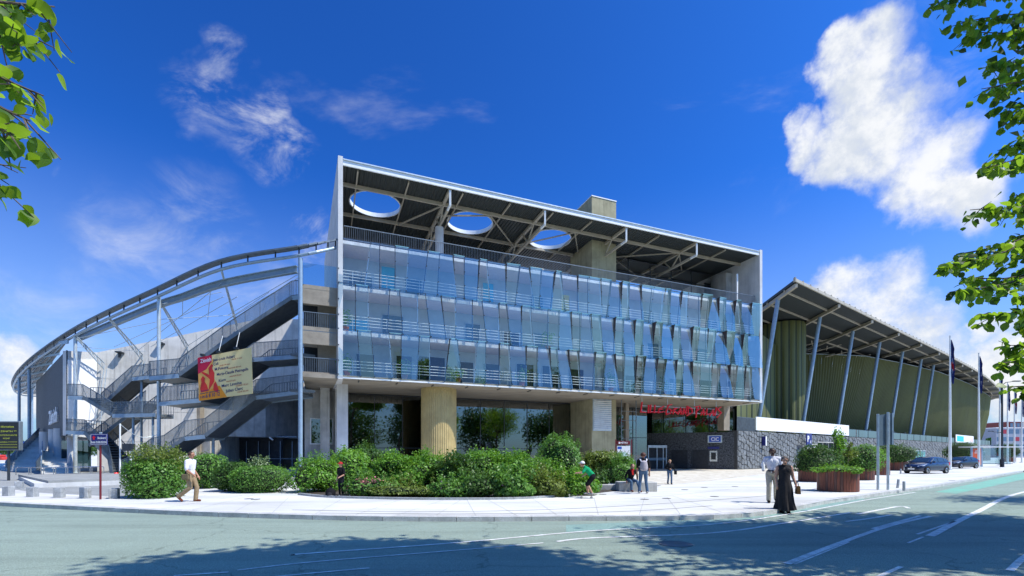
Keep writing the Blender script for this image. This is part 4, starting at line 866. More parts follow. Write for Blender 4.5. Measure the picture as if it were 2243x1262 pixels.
for u in (0.12, 0.42, 0.75): m_ = MB(); m_.box(BU(u,-0.03,0.1), (0.22,0.3,0.14)); m_.build('flood_lamp', M['steel_dark'], ban)
for u in (0.4, 0.72): m_ = MB(); m_.tube(BU(u,-0.02), BU(u,-0.02)+V((0.1,0.3,1.3)), 0.02, n=5); m_.build('hanger', M['white'], ban)
# ---------------------------------------------------------------- exhibition hall on the right
exh = thing('exhibition_hall', 'olive gold ribbed exhibition hall with tilted canopy and leaning blue posts', 'building', (40, 66, 0))
def hall_curve():
    pts = []; p = V((32.6,57.4,0))-V((0.81,0.59,0)).normalized()*10; h = math.atan2(0.59,0.81); t = -10.0
    while t < 215:
        pts.append((t, p.copy(), h)); 
        if t >= 122: h += R(64)/66
        p = p+V((math.cos(h), math.sin(h), 0)); t += 1.0
    return pts
HC = hall_curve()
def H(t, w, z):
    i = max(0, min(len(HC)-2, int(t+10))); f = t+10-i; a, b = HC[i], HC[i+1]
    p = a[1].lerp(b[1], f); h = a[2]+(b[2]-a[2])*f
    return p+V((math.sin(h), -math.cos(h), 0))*w+V((0,0,z))
def interp(t, tab):
    for (a, x), (b, y) in zip(tab[:-1], tab[1:]):
        if t <= b: return x+(y-x)*max(0, (t-a))/(b-a)
    return tab[-1][1]
WTOP = [(-10,-12),(22,-12),(33,-10.3),(38,-7.4),(44.6,-4.4),(60,-2.3),(76,-0.6),(100,0.2),(220,0.6)]
WBOT = [(-10,-12.2),(22,-12.2),(33,-10.8),(44.6,-8.4),(60,-6.4),(76,-4.2),(100,-2.2),(220,-1.8)]
ZTOP = [(-10,20.0),(60,20.0),(85,19.7),(105,19.1),(125,17.9),(220,17.0)]
ZEDGE = [(-10,21.0),(60,21.0),(85,20.7),(105,20.0),(125,18.7),(220,17.6)]
WEDGE = [(-10,3.4),(100,3.2),(130,2.4),(220,2.0)]
# ribbed cladding, one panel after the other, ribs are real folds with shade painted into their recesses
t = 16.0; pw = 2.0
while t < 205:
    m_ = MB(); secs = []; nr = 8 if t < 120 else 4
    for zf in (0.0, 0.33, 0.66, 1.0):
        row = []
        for k in range(nr*2+1):
            tt = t+pw*k/(nr*2)*0.995; dep = 0.0 if (k % 4) in (0,1) else -0.18
            if nr == 4: dep = 0.0 if k % 2 == 0 else -0.12
            w0, w1 = interp(tt, WBOT), interp(tt, WTOP); z0, z1 = 4.2, interp(tt, ZTOP)
            f = zf; bow = 0.5*math.sin(math.pi*f)*min(1, max(0.2, tt/60))
            row.append(H(tt, w0+(w1-w0)*f+bow+dep, z0+(z1-z0)*f))
        secs.append(row)
    n = len(secs[0]); m_.add([p for r in secs for p in r], [(j*n+i, j*n+i+1, (j+1)*n+i+1, (j+1)*n+i) for j in range(3) for i in range(n-1)])
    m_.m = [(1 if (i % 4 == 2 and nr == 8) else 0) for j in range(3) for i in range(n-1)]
    m_.build('cladding_panel', [M['hallclad'], M['hall_recess_shade']], exh); t += pw
# cladding return beside the glass front and the round stair drum
c = H(13.5, -5.5, 0); n = 76; secs = []
for z in (4.0, 12.0, 20.85): secs.append([c+V(((3.08-(0.12 if i % 4 in (2,3) else 0))*math.cos(2*math.pi*i/n), (3.08-(0.12 if i % 4 in (2,3) else 0))*math.sin(2*math.pi*i/n), z)) for i in range(n)])
m_ = MB(); m_.loft(secs); m_.m = [1 if (fi < 2*n and (fi % n) % 4 == 2) else 0 for fi in range(len(m_.f))]; m_.build('stair_drum', [M['hallclad'], M['hall_recess_shade']], exh)
m_ = MB(); secs = []
for z in (4.0, 17.5):
    row = []
    for k in range(34):
        p = V((25.6,53.2,z)).lerp(H(10.8,-5.0,z), k/33); row.append(p+V((0.1,0.12,0))*(1 if k % 4 in (2,3) else 0))
    secs.append(row)
n = 34; m_.add([p for r in secs for p in r], [(i, i+1, n+i+1, n+i) for i in range(n-1)]); m_.m = [1 if i % 4 == 2 else 0 for i in range(n-1)]; m_.build('cladding_return', [M['hallclad'], M['hall_recess_shade']], exh)
# canopy: tilted sheet, gutter edge, beams, purlins
TS = [-3.4+2*k for k in range(102)]
CDEP, CSK = 15.5, 14.0   # canopy depth; its beams run askew to the edge
def CAN(t, f): # f 0 outer edge .. 1 inner
    return H(t+f*CSK*max(0.0, min(1.0, (120-t)/60)), interp(t, WEDGE)-f*CDEP, interp(t, ZEDGE)+0.10)
rows = [[CAN(t, f) for t in TS] for f in (0, 0.5, 1.0)]; n = len(TS)
m_ = MB(); m_.add([p for r in rows for p in r], [(j*n+i, j*n+i+1, (j+1)*n+i+1, (j+1)*n+i) for j in range(2) for i in range(n-1)]); m_.add([p+V((0,0,0.3)) for r in rows for p in r], [(j*n+i, (j+1)*n+i, (j+1)*n+i+1, j*n+i+1) for j in range(2) for i in range(n-1)])
e0, e1 = rows[0], [p+V((0,0,0.3)) for p in rows[0]]; m_.add(e0+e1, [(i, i+1, n+i+1, n+i) for i in range(n-1)])
m_.add([rows[0][0],rows[1][0],rows[2][0]]+[p[0]+V((0,0,0.3)) for p in rows], [(0,1,4,3),(1,2,5,4)])
m_.build('canopy_sheet', pm('dark_canopy_sheet', (0.035,0.042,0.042), 0.6, var=0.08), exh)
m_ = MB(); ed = [CAN(t,0)+V((0,0,0.2)) for t in TS]
for a, b in zip(ed[:-1], ed[1:]): m_.beam(a, b, 0.30, 0.34)
m_.build('canopy_edge', M['beam'], exh)
for i in range(0, n-1):
    if TS[i] > 100: break
    m_ = MB(); m_.beam(ed[i]+V((0,0,-0.18)), ed[i]+V((0,0,0.32)), 0.36, 0.10); m_.build('gutter_bracket', M['beam'], exh)
for f in (0.12, 0.34, 0.60):
    m_ = MB(); q = [CAN(t, f)-V((0,0,0.15)) for t in TS[:70]]
    for a, b in zip(q[:-1], q[1:]): m_.beam(a, b, 0.14, 0.22)
    m_.build('canopy_purlin', M['beam'], exh)
PT = [0,12.3,24.4,36.4,48.7,60.5,69.8,79,88,97,106,115,123,131,139]
for k, t in enumerate(PT):
    f1 = min(0.98, (interp(t, WEDGE)-interp(t+CSK*0.4, WTOP)+1.0)/CDEP)
    t = t-3.0
    m_ = MB(); m_.beam(CAN(t,0.0)-V((0,0,0.30)), CAN(t,f1)-V((0,0,0.30)), 0.30, 0.42); m_.build('canopy_beam', M['beam'], exh)
    if k < 7:
        top = CAN(t, 0.215)-V((0,0,0.45)); base = H(t+1.1, -1.6, 4.3); m_ = MB(); m_.tube(base, top, 0.24, n=12); m_.build('leaning_post', M['steel_blue'], exh, True)
for (t0, t1) in ((14,20),(20,26),(26,33),(33,40)):   # web bracing under the canopy
    for a, b in (((t0,0.50),(t1,0.72)),((t0,0.74),(t1,0.5)),((t0,0.6),(t0+2,0.9)),((t1-2,0.62),(t1,0.85))):
        m_ = MB(); m_.tube(CAN(*a)-V((0,0,1.6)), CAN(*b)-V((0,0,0.5)), 0.07, n=5); m_.build('roof_web', M['beam'], exh)
m_ = MB(); q = [H(t, interp(t, WTOP)-0.3, interp(t, ZTOP)+0.05) for t in TS[10:]]
for a, b in zip(q[:-1], q[1:]): m_.beam(a, b, 0.5, 0.12)
m_.build('wall_cap', M['steel_pale'], exh)
# hall body behind so that it is closed
m_ = MB(); secs = []
for w, z in ((-14,0),(-14,20.8)): secs.append([H(t,w,z) for t in range(-8,206,6)])
n = len(secs[0]); m_.add(secs[0]+secs[1], [(i,i+1,n+i+1,n+i) for i in range(n-1)]); m_.build('inner_wall', M['black'], exh)
# base wall with rubble stones
WB_ = [(-10,0.0),(0,0.0),(60,0.2),(220,0.2)]
def BASE(t, z, out=0.0): return H(t-2.2, interp(t, WB_)+out, z)
T0 = -7.3
ts = [T0+k*1.5 for k in range(140)]
m_ = MB(); lo = [BASE(t,-0.05) for t in ts]; hi = [BASE(t,4.35) for t in ts]; bk = [BASE(t,4.35,-12.6) for t in ts]; n = len(ts)
m_.add(lo+hi+bk, [(i,i+1,n+i+1,n+i) for i in range(n-1)]+[(n+i,n+i+1,2*n+i+1,2*n+i) for i in range(n-1)]); m_.add([lo[0],hi[0],bk[0],V((bk[0].x,bk[0].y,0))], [(0,1,2,3)])
base = m_.build('base_wall', M['stone_bed'], exh)
OPEN = [(13.4,22.5,0,3.35),(39.5,43.5,0.0,2.5),(47,52.5,0.0,2.6),(57.5,64,0.5,2.4),(9.9,13.3,0,3.0),(88,94,0.5,2.4),(100,106,0.5,2.4),(76,84,0.0,2.6),(112,120,0.5,2.4)]
def clip(poly, p, q):   # keep the side nearer p than q
    mx, my = (p[0]+q[0])/2, (p[1]+q[1])/2; nx, ny = q[0]-p[0], q[1]-p[1]; out = []
    for i in range(len(poly)):
        a, b = poly[i], poly[(i+1) % len(poly)]; da = (a[0]-mx)*nx+(a[1]-my)*ny; db = (b[0]-mx)*nx+(b[1]-my)*ny
        if da <= 0: out.append(a)
        if da*db < 0: f = da/(da-db); out.append((a[0]+(b[0]-a[0])*f, a[1]+(b[1]-a[1])*f))
    return out
srn = random.Random(5); sites = []
ca, sa = math.cos(R(38)), math.sin(R(38)); gx, gy = 0.72, 0.50
for i in range(-30, 200):
    for j in range(-110, 60):
        x = (i+0.5*(j % 2))*gx+srn.uniform(-.17,.17); y = j*gy+srn.uniform(-.09,.09)
        a, z = T0+ca*x-sa*y, sa*x+ca*y
        if T0-0.6 < a < 88 and -0.5 < z < 4.9: sites.append((a, z))
grid = {}
for s_ in sites: grid.setdefault((int(s_[0]//1.2), int(s_[1]//1.2)), []).append(s_)
scount = 0; rest = MB()
for s_ in sorted(sites):
    if any(a0-0.1 < s_[0] < a1+0.1 and z0-0.1 < s_[1] < z1+0.1 for a0, a1, z0, z1 in OPEN) : continue
    poly = [(s_[0]-1,s_[1]-1),(s_[0]+1,s_[1]-1),(s_[0]+1,s_[1]+1),(s_[0]-1,s_[1]+1)]
    gi, gj = int(s_[0]//1.2), int(s_[1]//1.2)
    for a in (-1,0,1):
        for b in (-1,0,1):
            for o2 in grid.get((gi+a, gj+b), ()):
                if o2 is not s_ and poly: poly = clip(poly, s_, o2)
    poly = [(min(max(x, T0+0.02), 90), min(max(z, 0.02), 4.33)) for x, z in poly]
    if len(poly) < 3: continue
    ar = abs(sum(poly[i][0]*poly[(i+1) % len(poly)][1]-poly[(i+1) % len(poly)][0]*poly[i][1] for i in range(len(poly))))/2
    if ar < 0.03: continue
    cx_, cz_ = sum(p[0] for p in poly)/len(poly), sum(p[1] for p in poly)/len(poly)
    def ins(k): 
        r_ = []
        for x, z in poly:
            L_ = math.hypot(x-cx_, z-cz_) or 1; f = max(0.3, (L_-k)/L_); r_.append((cx_+(x-cx_)*f, cz_+(z-cz_)*f))
        return r_
    h = srn.uniform(0.06, 0.13); tl = srn.uniform(-.06,.06); tl2 = srn.uniform(-.06,.06)
    A_ = [BASE(x, z, 0.003) for x, z in ins(0.035)]; B_ = [BASE(x, z, h+tl*(x-cx_)+tl2*(z-cz_)) for x, z in ins(0.085)]
    scount += 1
    if scount <= 300: m_ = MB(); m_.hexa(A_, B_); m_.build('stone', M['stone'], base)
    else: rest.hexa(A_, B_)
stuff(rest.build('far_stones', M['stone'], base))
m_ = MB(); tf = [88+k*2 for k in range(58)]; n = len(tf); m_.add([BASE(t,0,0.03) for t in tf]+[BASE(t,4.34,0.03) for t in tf], [(i,i+1,n+i+1,n+i) for i in range(n-1)])
m_.build('far_stone_facing', M['stone'], base)
for a0, a1, z0, z1 in OPEN:
    kind = 'door' if z0 == 0 else 'window'
    q = [BASE(a0,z0+0.02,0.01), BASE(a1,z0+0.02,0.01), BASE(a1,z1,0.01), BASE(a0,z1,0.01)]; ou = (BASE(a0,0,1)-BASE(a0,0,0))
    m_ = MB(); m_.hexa(q, [k+ou*0.02 for k in q])
    mt = M['bluedoor'] if z0 > 0 else M['black']
    if a0 in (9.9,): mt = M['whitepanel']
    if a0 in (39.5, 47): mt = pm('ochre_shutter_%d' % int(a0), (0.32,0.25,0.10), 0.7)
    if z0 > 0: mt = pm('turquoise_window_%d' % int(a0), (0.16,0.46,0.46), 0.25, var=0.2, scale=2)
    o_ = m_.build('roller_door' if a0 == 13.4 else kind+'_leaf', mt, base)
    m_ = MB()
    nbar = max(2, int((a1-a0)/1.6))
    for k in range(nbar+1): t_ = a0+(a1-a0)*k/nbar; m_.beam(BASE(t_,z0,0.06), BASE(t_,z1,0.06), 0.09, 0.09)
    m_.beam(BASE(a0-0.05,z1+0.03,0.08), BASE(a1+0.05,z1+0.03,0.08), 0.14, 0.12)
    m_.build('frame', M['steel_pale'] if z0 > 0 else M['concrete'], o_)
for k in range(26): t_ = 13.6+k*0.34; m_ = MB(); m_.beam(BASE(t_,0.1,0.05), BASE(t_,3.3,0.05), 0.10, 0.05); m_.build('roller_rib', pm('dark_green_roller', (0.03,0.06,0.05), 0.5) if k == 0 else bpy.data.materials['dark_green_roller'], base)
# parapet: long white sign band, small rail, glazed guard, coloured banners
m_ = MB(); q = [BASE(-3.2,4.50,0.10), BASE(24.5,4.50,0.10), BASE(24.5,6.05,0.10), BASE(-3.2,6.05,0.10)]; m_.hexa(q, [k+(BASE(0,0,0)-BASE(0,0,0.12)) for k in q])
wb = m_.build('sign_band', M['whitepanel']); tag(wb, 'long blank white banner along the parapet above the rubble wall', 'banner')
m_ = MB()
for k in range(47): t_ = T0+k*0.085; m_.beam(BASE(t_,4.35,0.02), BASE(t_,5.85,0.02), 0.025, 0.03)
m_.beam(BASE(T0,5.85,0.02), BASE(-3.25,5.85,0.02), 0.05, 0.05); stuff(m_.build('parapet_railing', M['steel_galv'], exh))
for k in range(30):
    t_ = 24.7+k*4; m_ = MB(); q = [BASE(t_,4.4,0.03), BASE(t_+3.9,4.4,0.03), BASE(t_+3.9,5.5,0.03), BASE(t_,5.5,0.03)]; m_.poly(q); m_.build('guard_pane', M['glass_dark'], exh)
    m_ = MB(); m_.beam(BASE(t_-0.05,4.35,0.03), BASE(t_-0.05,5.55,0.03), 0.05, 0.05); m_.beam(BASE(t_-0.05,5.52,0.03), BASE(t_+3.95,5.52,0.03), 0.05, 0.05); m_.build('guard_post', M['steel_dark'], exh)
def banner(label, t0, t1, z0, z1, base_m, marks):
    m_ = MB(); q = [BASE(t0,z0,0.14), BASE(t1,z0,0.14), BASE(t1,z1,0.14), BASE(t0,z1,0.14)]; ou = BASE(t0,0,1)-BASE(t0,0,0); r_ = thing('parapet_banner', label, 'banner', V((q[0].x,q[0].y,z0)), 'banners on the parapet')
    m_.hexa(q, [k+ou*0.03 for k in q]); m_.build('banner_sheet', base_m, r_)
    for a, b, c, d_, mt in marks:
        m_ = MB(); m_.poly([BASE(t0+(t1-t0)*a, z0+(z1-z0)*c, 0.178), BASE(t0+(t1-t0)*b, z0+(z1-z0)*c, 0.178), BASE(t0+(t1-t0)*b, z0+(z1-z0)*d_, 0.178), BASE(t0+(t1-t0)*a, z0+(z1-z0)*d_, 0.178)]); m_.build('printed_block', mt, r_)
cy = plainp('banner_cyan', (0.02,0.55,0.68), 0.6); gr = plainp('banner_green', (0.06,0.52,0.10), 0.6); og = plainp('banner_salmon', (0.75,0.35,0.22), 0.6)
banner('white parapet banner with a cyan block on the hall', 88, 106, 4.5, 6.3, M['whitepanel'], [(0.06,0.42,0.15,0.85,cy),(0.82,0.86,0.2,0.6,og),(0.9,0.94,0.2,0.6,og)])
banner('bright green parapet banner on the hall', 131, 144, 4.5, 6.6, gr, [(0.1,0.8,0.5,0.66,M['textwhite']),(0.3,0.8,0.25,0.38,M['textwhite']),(0.88,0.98,0.2,0.8,og)])
for t_, z_ in ((34,5.2),(46,5.2),(52,5.4)):
    m_ = MB(); p = BASE(t_,4.35,-0.3); m_.tube(p, p+V((0,0,1.0)), 0.05, n=6); m_.box(p+V((0,0,1.2)), (0.6,0.4,0.4), 0.6); m_.box(p+V((0.5,0.3,1.1)), (0.4,0.3,0.3), 0.3); m_.build('parapet_floodlight', M['steel_dark'], exh)
# things fixed to the rubble wall
def wall_thing(name, label, cat, t, z, parts, group=None):
    r_ = thing(name, label, cat, BASE(t, z, 0.1), group); du_ = (BASE(t+0.5,0)-BASE(t,0)).normalized(); ou = BASE(t,0,1)-BASE(t,0,0)
    for nm, mt, (x0, x1), (o0, o1), (z0, z1) in parts:
        m_ = MB(); m_.obox(BASE(t,z)+du_*x0+ou*o0+V((0,0,z0)), du_*(x1-x0), ou*(o1-o0), V((0,0,z1-z0))); m_.build(nm, mt, r_)
    return r_, du_, ou
r_, du_, ou = wall_thing('wall_lamp', 'pale wall lamp with its shaded side painted blue on the rubble wall', 'lamp', -1.9, 2.7, [('housing', M['whitepanel'], (0.1,0.35), (0.1,0.5), (0,1.1)), ('shaded_side', M['navy'], (0.02,0.1), (0.1,0.5), (0,1.1))])  # navy strip paints the blue shadow on the lamp's left side
r_, du_, ou = wall_thing('parking_sign', 'dark blue parking sign with white P on the rubble wall', 'sign', 8.6, 2.6, [('panel', M['navy'], (-0.75,0.75), (0.9,1.0), (0,1.75)), ('bracket', M['steel_galv'], (-0.05,0.05), (0.1,0.9), (0.7,0.8))])
m_ = MB(); text_on(m_, 'P', BASE(8.6,2.6)+du_*-0.55+ou*1.01+V((0,0,0.75)), du_, (0,0,1), 0.75, bold=0.04); m_.build('letter', M['textwhite'], r_)
m_ = MB(); text_on(m_, 'c', BASE(8.6,2.6)+du_*0.25+ou*1.01+V((0,0,0.55)), du_, (0,0,1), 0.5, bold=0.02); m_.build('letter', M['textwhite'], r_)
r_, du_, ou = wall_thing('intercom_post', 'bright blue payment post beside the white garage door', 'post', 9.3, 0.0, [('panel', M['blue_sign'], (-0.15,0.15), (0.5,0.8), (0,1.5)), ('cap', M['blue_sign'], (-0.3,0.3), (0.45,0.85), (1.501,1.75))])
# bank sign and cash machine on the dark entrance wall
bs = thing('bank_sign', 'small lit blue and white bank sign on the dark stone wall', 'sign', onw(8.2,3.0,0.1))
m_ = MB(); m_.obox(onw(7.5,3.0,0.05), du*1.7, nn*0, V((0,0,0.01)));
nw = V(((SB-SA).y, -(SB-SA).x, 0)).normalized(); dw = (SB-SA).normalized()
def ow(a, z, out): return SA+dw*a+nw*out+V((0,0,z))
m_ = MB(); m_.obox(ow(7.5,3.0,0.05), dw*1.5, nw*0.15, V((0,0,0.85))); m_.build('sign_box', M['steel_pale'], bs)
m_ = MB(); m_.obox(ow(7.65,3.1,0.201), dw*1.2, nw*0.01, V((0,0,0.65))); m_.build('sign_face', M['blue_sign'], bs)
m_ = MB(); text_on(m_, 'CIC', ow(7.85,3.22,0.214), dw, (0,0,1), 0.4, bold=0.02, width=0.8); m_.build('lettering', M['textwhite'], bs)
at = thing('cash_machine', 'bank cash machine with bright frame below the blue sign', 'cash machine', ow(8.1,0.8,0.05))
m_ = MB(); m_.obox(ow(7.7,0.9,0.03), dw*0.8, nw*0.06, V((0,0,1.2))); m_.build('frame', M['stainless'], at)
m_ = MB(); m_.obox(ow(7.85,1.1,0.091), dw*0.5, nw*0.02, V((0,0,0.8))); m_.build('screen_panel', M['black'], at)
m_ = MB(); m_.obox(ow(7.5,2.3,0.03), dw*1.2, nw*0.05, V((0,0,0.25))); m_.build('header', M['navy'], at)
# ---------------------------------------------------------------- vegetation
def leaf_geo(cen, nor, size, asp=0.55, seed=0):
    """diamond leaves: centre, facing direction and length per leaf -> verts, faces"""
    g = np.random.default_rng(seed); n = len(cen)
    nor = nor/np.linalg.norm(nor, axis=1, keepdims=True)
    r = g.normal(size=(n,3)); a = np.cross(nor, r); a /= np.linalg.norm(a, axis=1, keepdims=True); b = np.cross(nor, a)
    s = size[:,None]; bend = nor*s*0.16
    v = np.stack([cen-a*s*0.5, cen+b*s*asp*0.5+bend, cen+a*s*0.5, cen-b*s*asp*0.5+bend], axis=1).reshape(-1,3)
    f = np.arange(n*4).reshape(-1,4); return v, f
def np_mesh(name, v, f, mats, off=(0,0,0), mi=None):
    me = bpy.data.meshes.new(name); v = v-np.array(off); me.vertices.add(len(v)); me.vertices.foreach_set('co', v.ravel().astype(np.float32))
    me.loops.add(f.size); me.loops.foreach_set('vertex_index', f.ravel().astype(np.int32)); me.polygons.add(len(f)); me.polygons.foreach_set('loop_start', np.arange(0, f.size, f.shape[1], dtype=np.int32))
    try: me.polygons.foreach_set('loop_total', np.full(len(f), f.shape[1], dtype=np.int32))
    except Exception: pass
    for m in (mats if isinstance(mats, (list,tuple)) else [mats]): me.materials.append(m)
    me.update(calc_edges=True); me.validate(); return me
def lumps(d, seed, n=44, amp=0.22, wid=0.32):
    g = np.random.default_rng(seed); c = g.normal(size=(n,3)); c /= np.linalg.norm(c, axis=1, keepdims=True); a = g.uniform(-0.6,1,size=n)*amp
    return 1+(np.exp(-(1-d@c.T)/(wid**2))*a).sum(1).clip(-0.42,0.45)
def shrub(label, base, rad, n, leaf, mat, p=2.4, amp=0.2, cat='shrub', group=None, seed=1, sprigs=0, spr_len=0.5, name='shrub', zc=0.5, flower=None, core=True, droop=0.0):
    g = np.random.default_rng(seed); base = V(base); root = thing(name, label, cat, base, group)
    d = g.normal(size=(n,3)); d /= np.linalg.norm(d, axis=1, keepdims=True)
    R3 = np.array([rad[0], rad[1], rad[2]])
    rr = (np.abs(d)**p).sum(1)**(-1.0/p); lu = lumps(d, seed+9, amp=amp)
    dep = np.where(g.random(n) < 0.7, g.uniform(0.88,1.04,n), g.uniform(0.6,0.95,n))
    cen = d*(rr*lu*dep)[:,None]*R3; cen[:,2] += rad[2]
    keep = cen[:,2] > 0.02; cen = cen[keep]; nn_ = d[keep]/R3; nn_ /= np.linalg.norm(nn_, axis=1, keepdims=True)
    nor = nn_*0.9+g.normal(size=nn_.shape)*0.55+np.array([0,0,0.35]); size = leaf*(0.55+1.1*g.random(len(cen))**2)*(0.75+0.6*(lumps(d[keep], seed+31, n=14, amp=0.8, wid=0.5)-0.65).clip(0,1))
    vs, fs = leaf_geo(cen, nor, size, 0.6, seed); V_ = [vs]; k0 = len(vs); F_ = [fs]
    for s in range(sprigs):
        dd = g.normal(size=3); dd[2] = abs(dd[2])*1.1+0.35; dd /= np.linalg.norm(dd); r0 = (np.abs(dd)**p).sum()**(-1.0/p)
        st = dd*r0*R3*0.86; st[2] += rad[2]; out = dd*0.6+np.array([0,0,0.9-droop]); out /= np.linalg.norm(out); L_ = spr_len*g.uniform(0.5,1.3); k = int(26*L_/0.5)
        t = np.linspace(0,1,k); c = st+out*(t*L_)[:,None]+g.normal(size=(k,3))*leaf*0.55; c[:,2] -= droop*L_*t**2
        v2, f2 = leaf_geo(c, g.normal(size=(k,3))+np.array([0,0,0.6]), leaf*g.uniform(0.7,1.3,k), 0.5, seed+s); F_.append(f2+k0); V_.append(v2); k0 += len(v2)
    me = np_mesh('foliage', np.concatenate(V_), np.concatenate(F_), mat); link('foliage', me, root)
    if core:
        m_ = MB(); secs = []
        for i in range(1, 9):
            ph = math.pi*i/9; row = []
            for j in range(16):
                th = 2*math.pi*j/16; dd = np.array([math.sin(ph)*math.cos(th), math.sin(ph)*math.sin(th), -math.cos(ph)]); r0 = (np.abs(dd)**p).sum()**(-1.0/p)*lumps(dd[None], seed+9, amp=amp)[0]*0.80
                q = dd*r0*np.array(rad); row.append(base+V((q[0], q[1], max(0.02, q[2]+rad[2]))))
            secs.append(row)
        m_.loft(secs); m_.build('dark_core', M['under'], root, True)  # solid dark core that blocks the view through the leaves
    if flower:
        nf, fm, fs_ = flower; d = g.normal(size=(nf,3)); d[:,1] -= 0.8; d[:,2] += 0.2; d /= np.linalg.norm(d, axis=1, keepdims=True); c = d*((np.abs(d)**p).sum(1)**(-1.0/p)*1.04)[:,None]*R3; c[:,2] += rad[2]; c = np.repeat(c, 5, 0)+g.normal(size=(nf*5,3))*fs_*0.5; c = c[c[:,2] > 0.05]
        v2, f2 = leaf_geo(c, g.normal(size=c.shape)+np.array([0,-1,0.6]), fs_*g.uniform(0.7,1.3,len(c)), 0.9, seed); link('blossom', np_mesh('blossom', v2, f2, fm), root)
    return root
gB = 'shrubs on the forecourt'
def at(px, py): return G(px, py)
def push(p, d): h = V((p.x, p.y, 0)).normalized(); return p+h*d      # step back from the viewpoint's side
b = at(341,1093); shrub('boxy bright green hedge clump with loose yellowish top beside the street sign', push(b,0.9), (0.88,0.88,0.72), 9000, 0.075, M['leaf_box'], 3.6, 0.08, 'hedge', gB, 11, 60, 0.30, 'hedge_clump')
shrub('feathery yellow green shrub growing out of the hedge clump', push(b,0.9)+V((0.05,0,0.85)), (0.85,0.7,0.42), 1500, 0.085, M['leaf_yellow'], 2.0, 0.3, 'shrub', gB, 12, 60, 0.6, core=False, droop=0.25)
b = at(440,1072); shrub('rounded pale green shrub behind the walking man', push(b,0.9), (1.0,0.9,0.78), 6500, 0.085, M['leaf_box'], 2.4, 0.15, 'shrub', gB, 13, 40, 0.3)
b = at(515,1078); shrub('low dark feathery conifer between two hedge mounds', push(b,0.7), (0.85,0.75,0.62), 5500, 0.085, M['leaf_dark'], 2.4, 0.15, 'shrub', gB, 14, 30, 0.25)
b = at(572,1081); shrub('clipped round green hedge mound nearest the blue steel post', push(b,0.9), (1.15,0.95,0.58), 8500, 0.075, M['leaf_box'], 3.0, 0.06, 'hedge', gB, 15, 10, 0.25, 'hedge_mound')
shrub('small pale silver tuft on top of the clipped hedge mound', push(b,0.9)+V((-0.1,0,0.95)), (0.42,0.4,0.22), 500, 0.08, leafm('silver_leaf', (0.16,0.22,0.10), (0.30,0.38,0.20), 0.2), 2.0, 0.2, 'shrub', gB, 16, 24, 0.25, core=False)
gP = 'shrubs of the long planting bed'
BED = [ # px, py(ground), rx, ry, half height, material, label, sprigs, flower
 (700,1080,0.85,1.1,0.80,'leaf_bright','light green leafy shrub at the left end of the planting bed',30,None),
 (762,1070,0.95,1.1,0.95,'leaf_bright','tall leafy shrub behind the youth in black',40,None),
 (805,1064,0.8,0.9,1.15,'leaf_dark','dark upright shrub rising behind the pink blossom',40,None),
 (810,1089,0.85,0.55,0.42,'leaf_box','low shrub dotted with pink blossom clusters',10,(110,M['flower'],0.07)),
 (868,1076,0.95,0.9,0.82,'leaf_bright','bushy green shrub left of the fluted column',40,None),
 (895,1092,1.2,0.5,0.26,'leaf_yellow','creeping yellow green groundcover clump at the bed edge',12,None),
 (935,1074,0.95,1.0,0.88,'leaf_bright','vine covered shrub in front of the fluted column',44,None),
 (1000,1078,0.9,0.9,0.78,'leaf_dark','dark shrub right of the fluted column',40,None),
 (985,1092,0.8,0.5,0.36,'leaf_box','small lavender tinted clump at the front of the bed',20,(40,plainp('mauve_flower',(0.35,0.22,0.36),0.8),0.05)),
 (1060,1072,1.05,1.0,0.92,'leaf_bright','broad green shrub in the middle right of the bed',44,None),
 (1045,1092,0.8,0.5,0.42,'leaf_dark','low dark clump at the front edge of the bed',20,None),
 (1125,1074,1.0,1.0,0.86,'leaf_bright','yellowish topped shrub before the dark glazing',44,None),
 (1120,1092,0.8,0.5,0.45,'leaf_box','spiky herb clump at the front edge of the bed',30,(25,plainp('purple_flower',(0.30,0.16,0.30),0.8),0.05)),
 (1185,1076,0.95,0.9,0.72,'leaf_bright','shrub with drooping stems left of the tall bush',36,None),
 (1190,1090,0.9,0.5,0.40,'leaf_yellow','pale grassy clump near the skateboarder',30,None),
 (1232,1066,1.0,1.0,1.30,'leaf_box','tallest bush of the bed with pointed top by the louvred core',60,None),
 (1262,1086,0.7,0.5,0.42,'leaf_bright','low leafy clump behind the skateboarder',24,None),
 (1320,1058,1.25,0.9,0.92,'leaf_yellow','rounded yellow green bush in front of the metro map',40,None),
 (1362,1060,0.75,0.8,0.80,'leaf_box','loose bush at the right end beside the map board',40,None),
 (1308,1072,0.42,0.4,0.30,'leaf_dark','small dark green ball shrub by the low concrete kerb',8,None),
]
for i, (px, py, rx, ry, hz, mt, lab, spr, fl) in enumerate(BED):
    b = at(px, py); shrub(lab, push(b,ry*0.9), (rx,ry,hz*(0.82 if hz < 1.2 else 0.92)), int(3900*(rx*hz+0.5)), 0.085+0.05*((i*7) % 5)/4, M[mt], 2.0, 0.55, 'shrub', gP, 30+i, int(spr*1.5), 0.55, flower=fl)
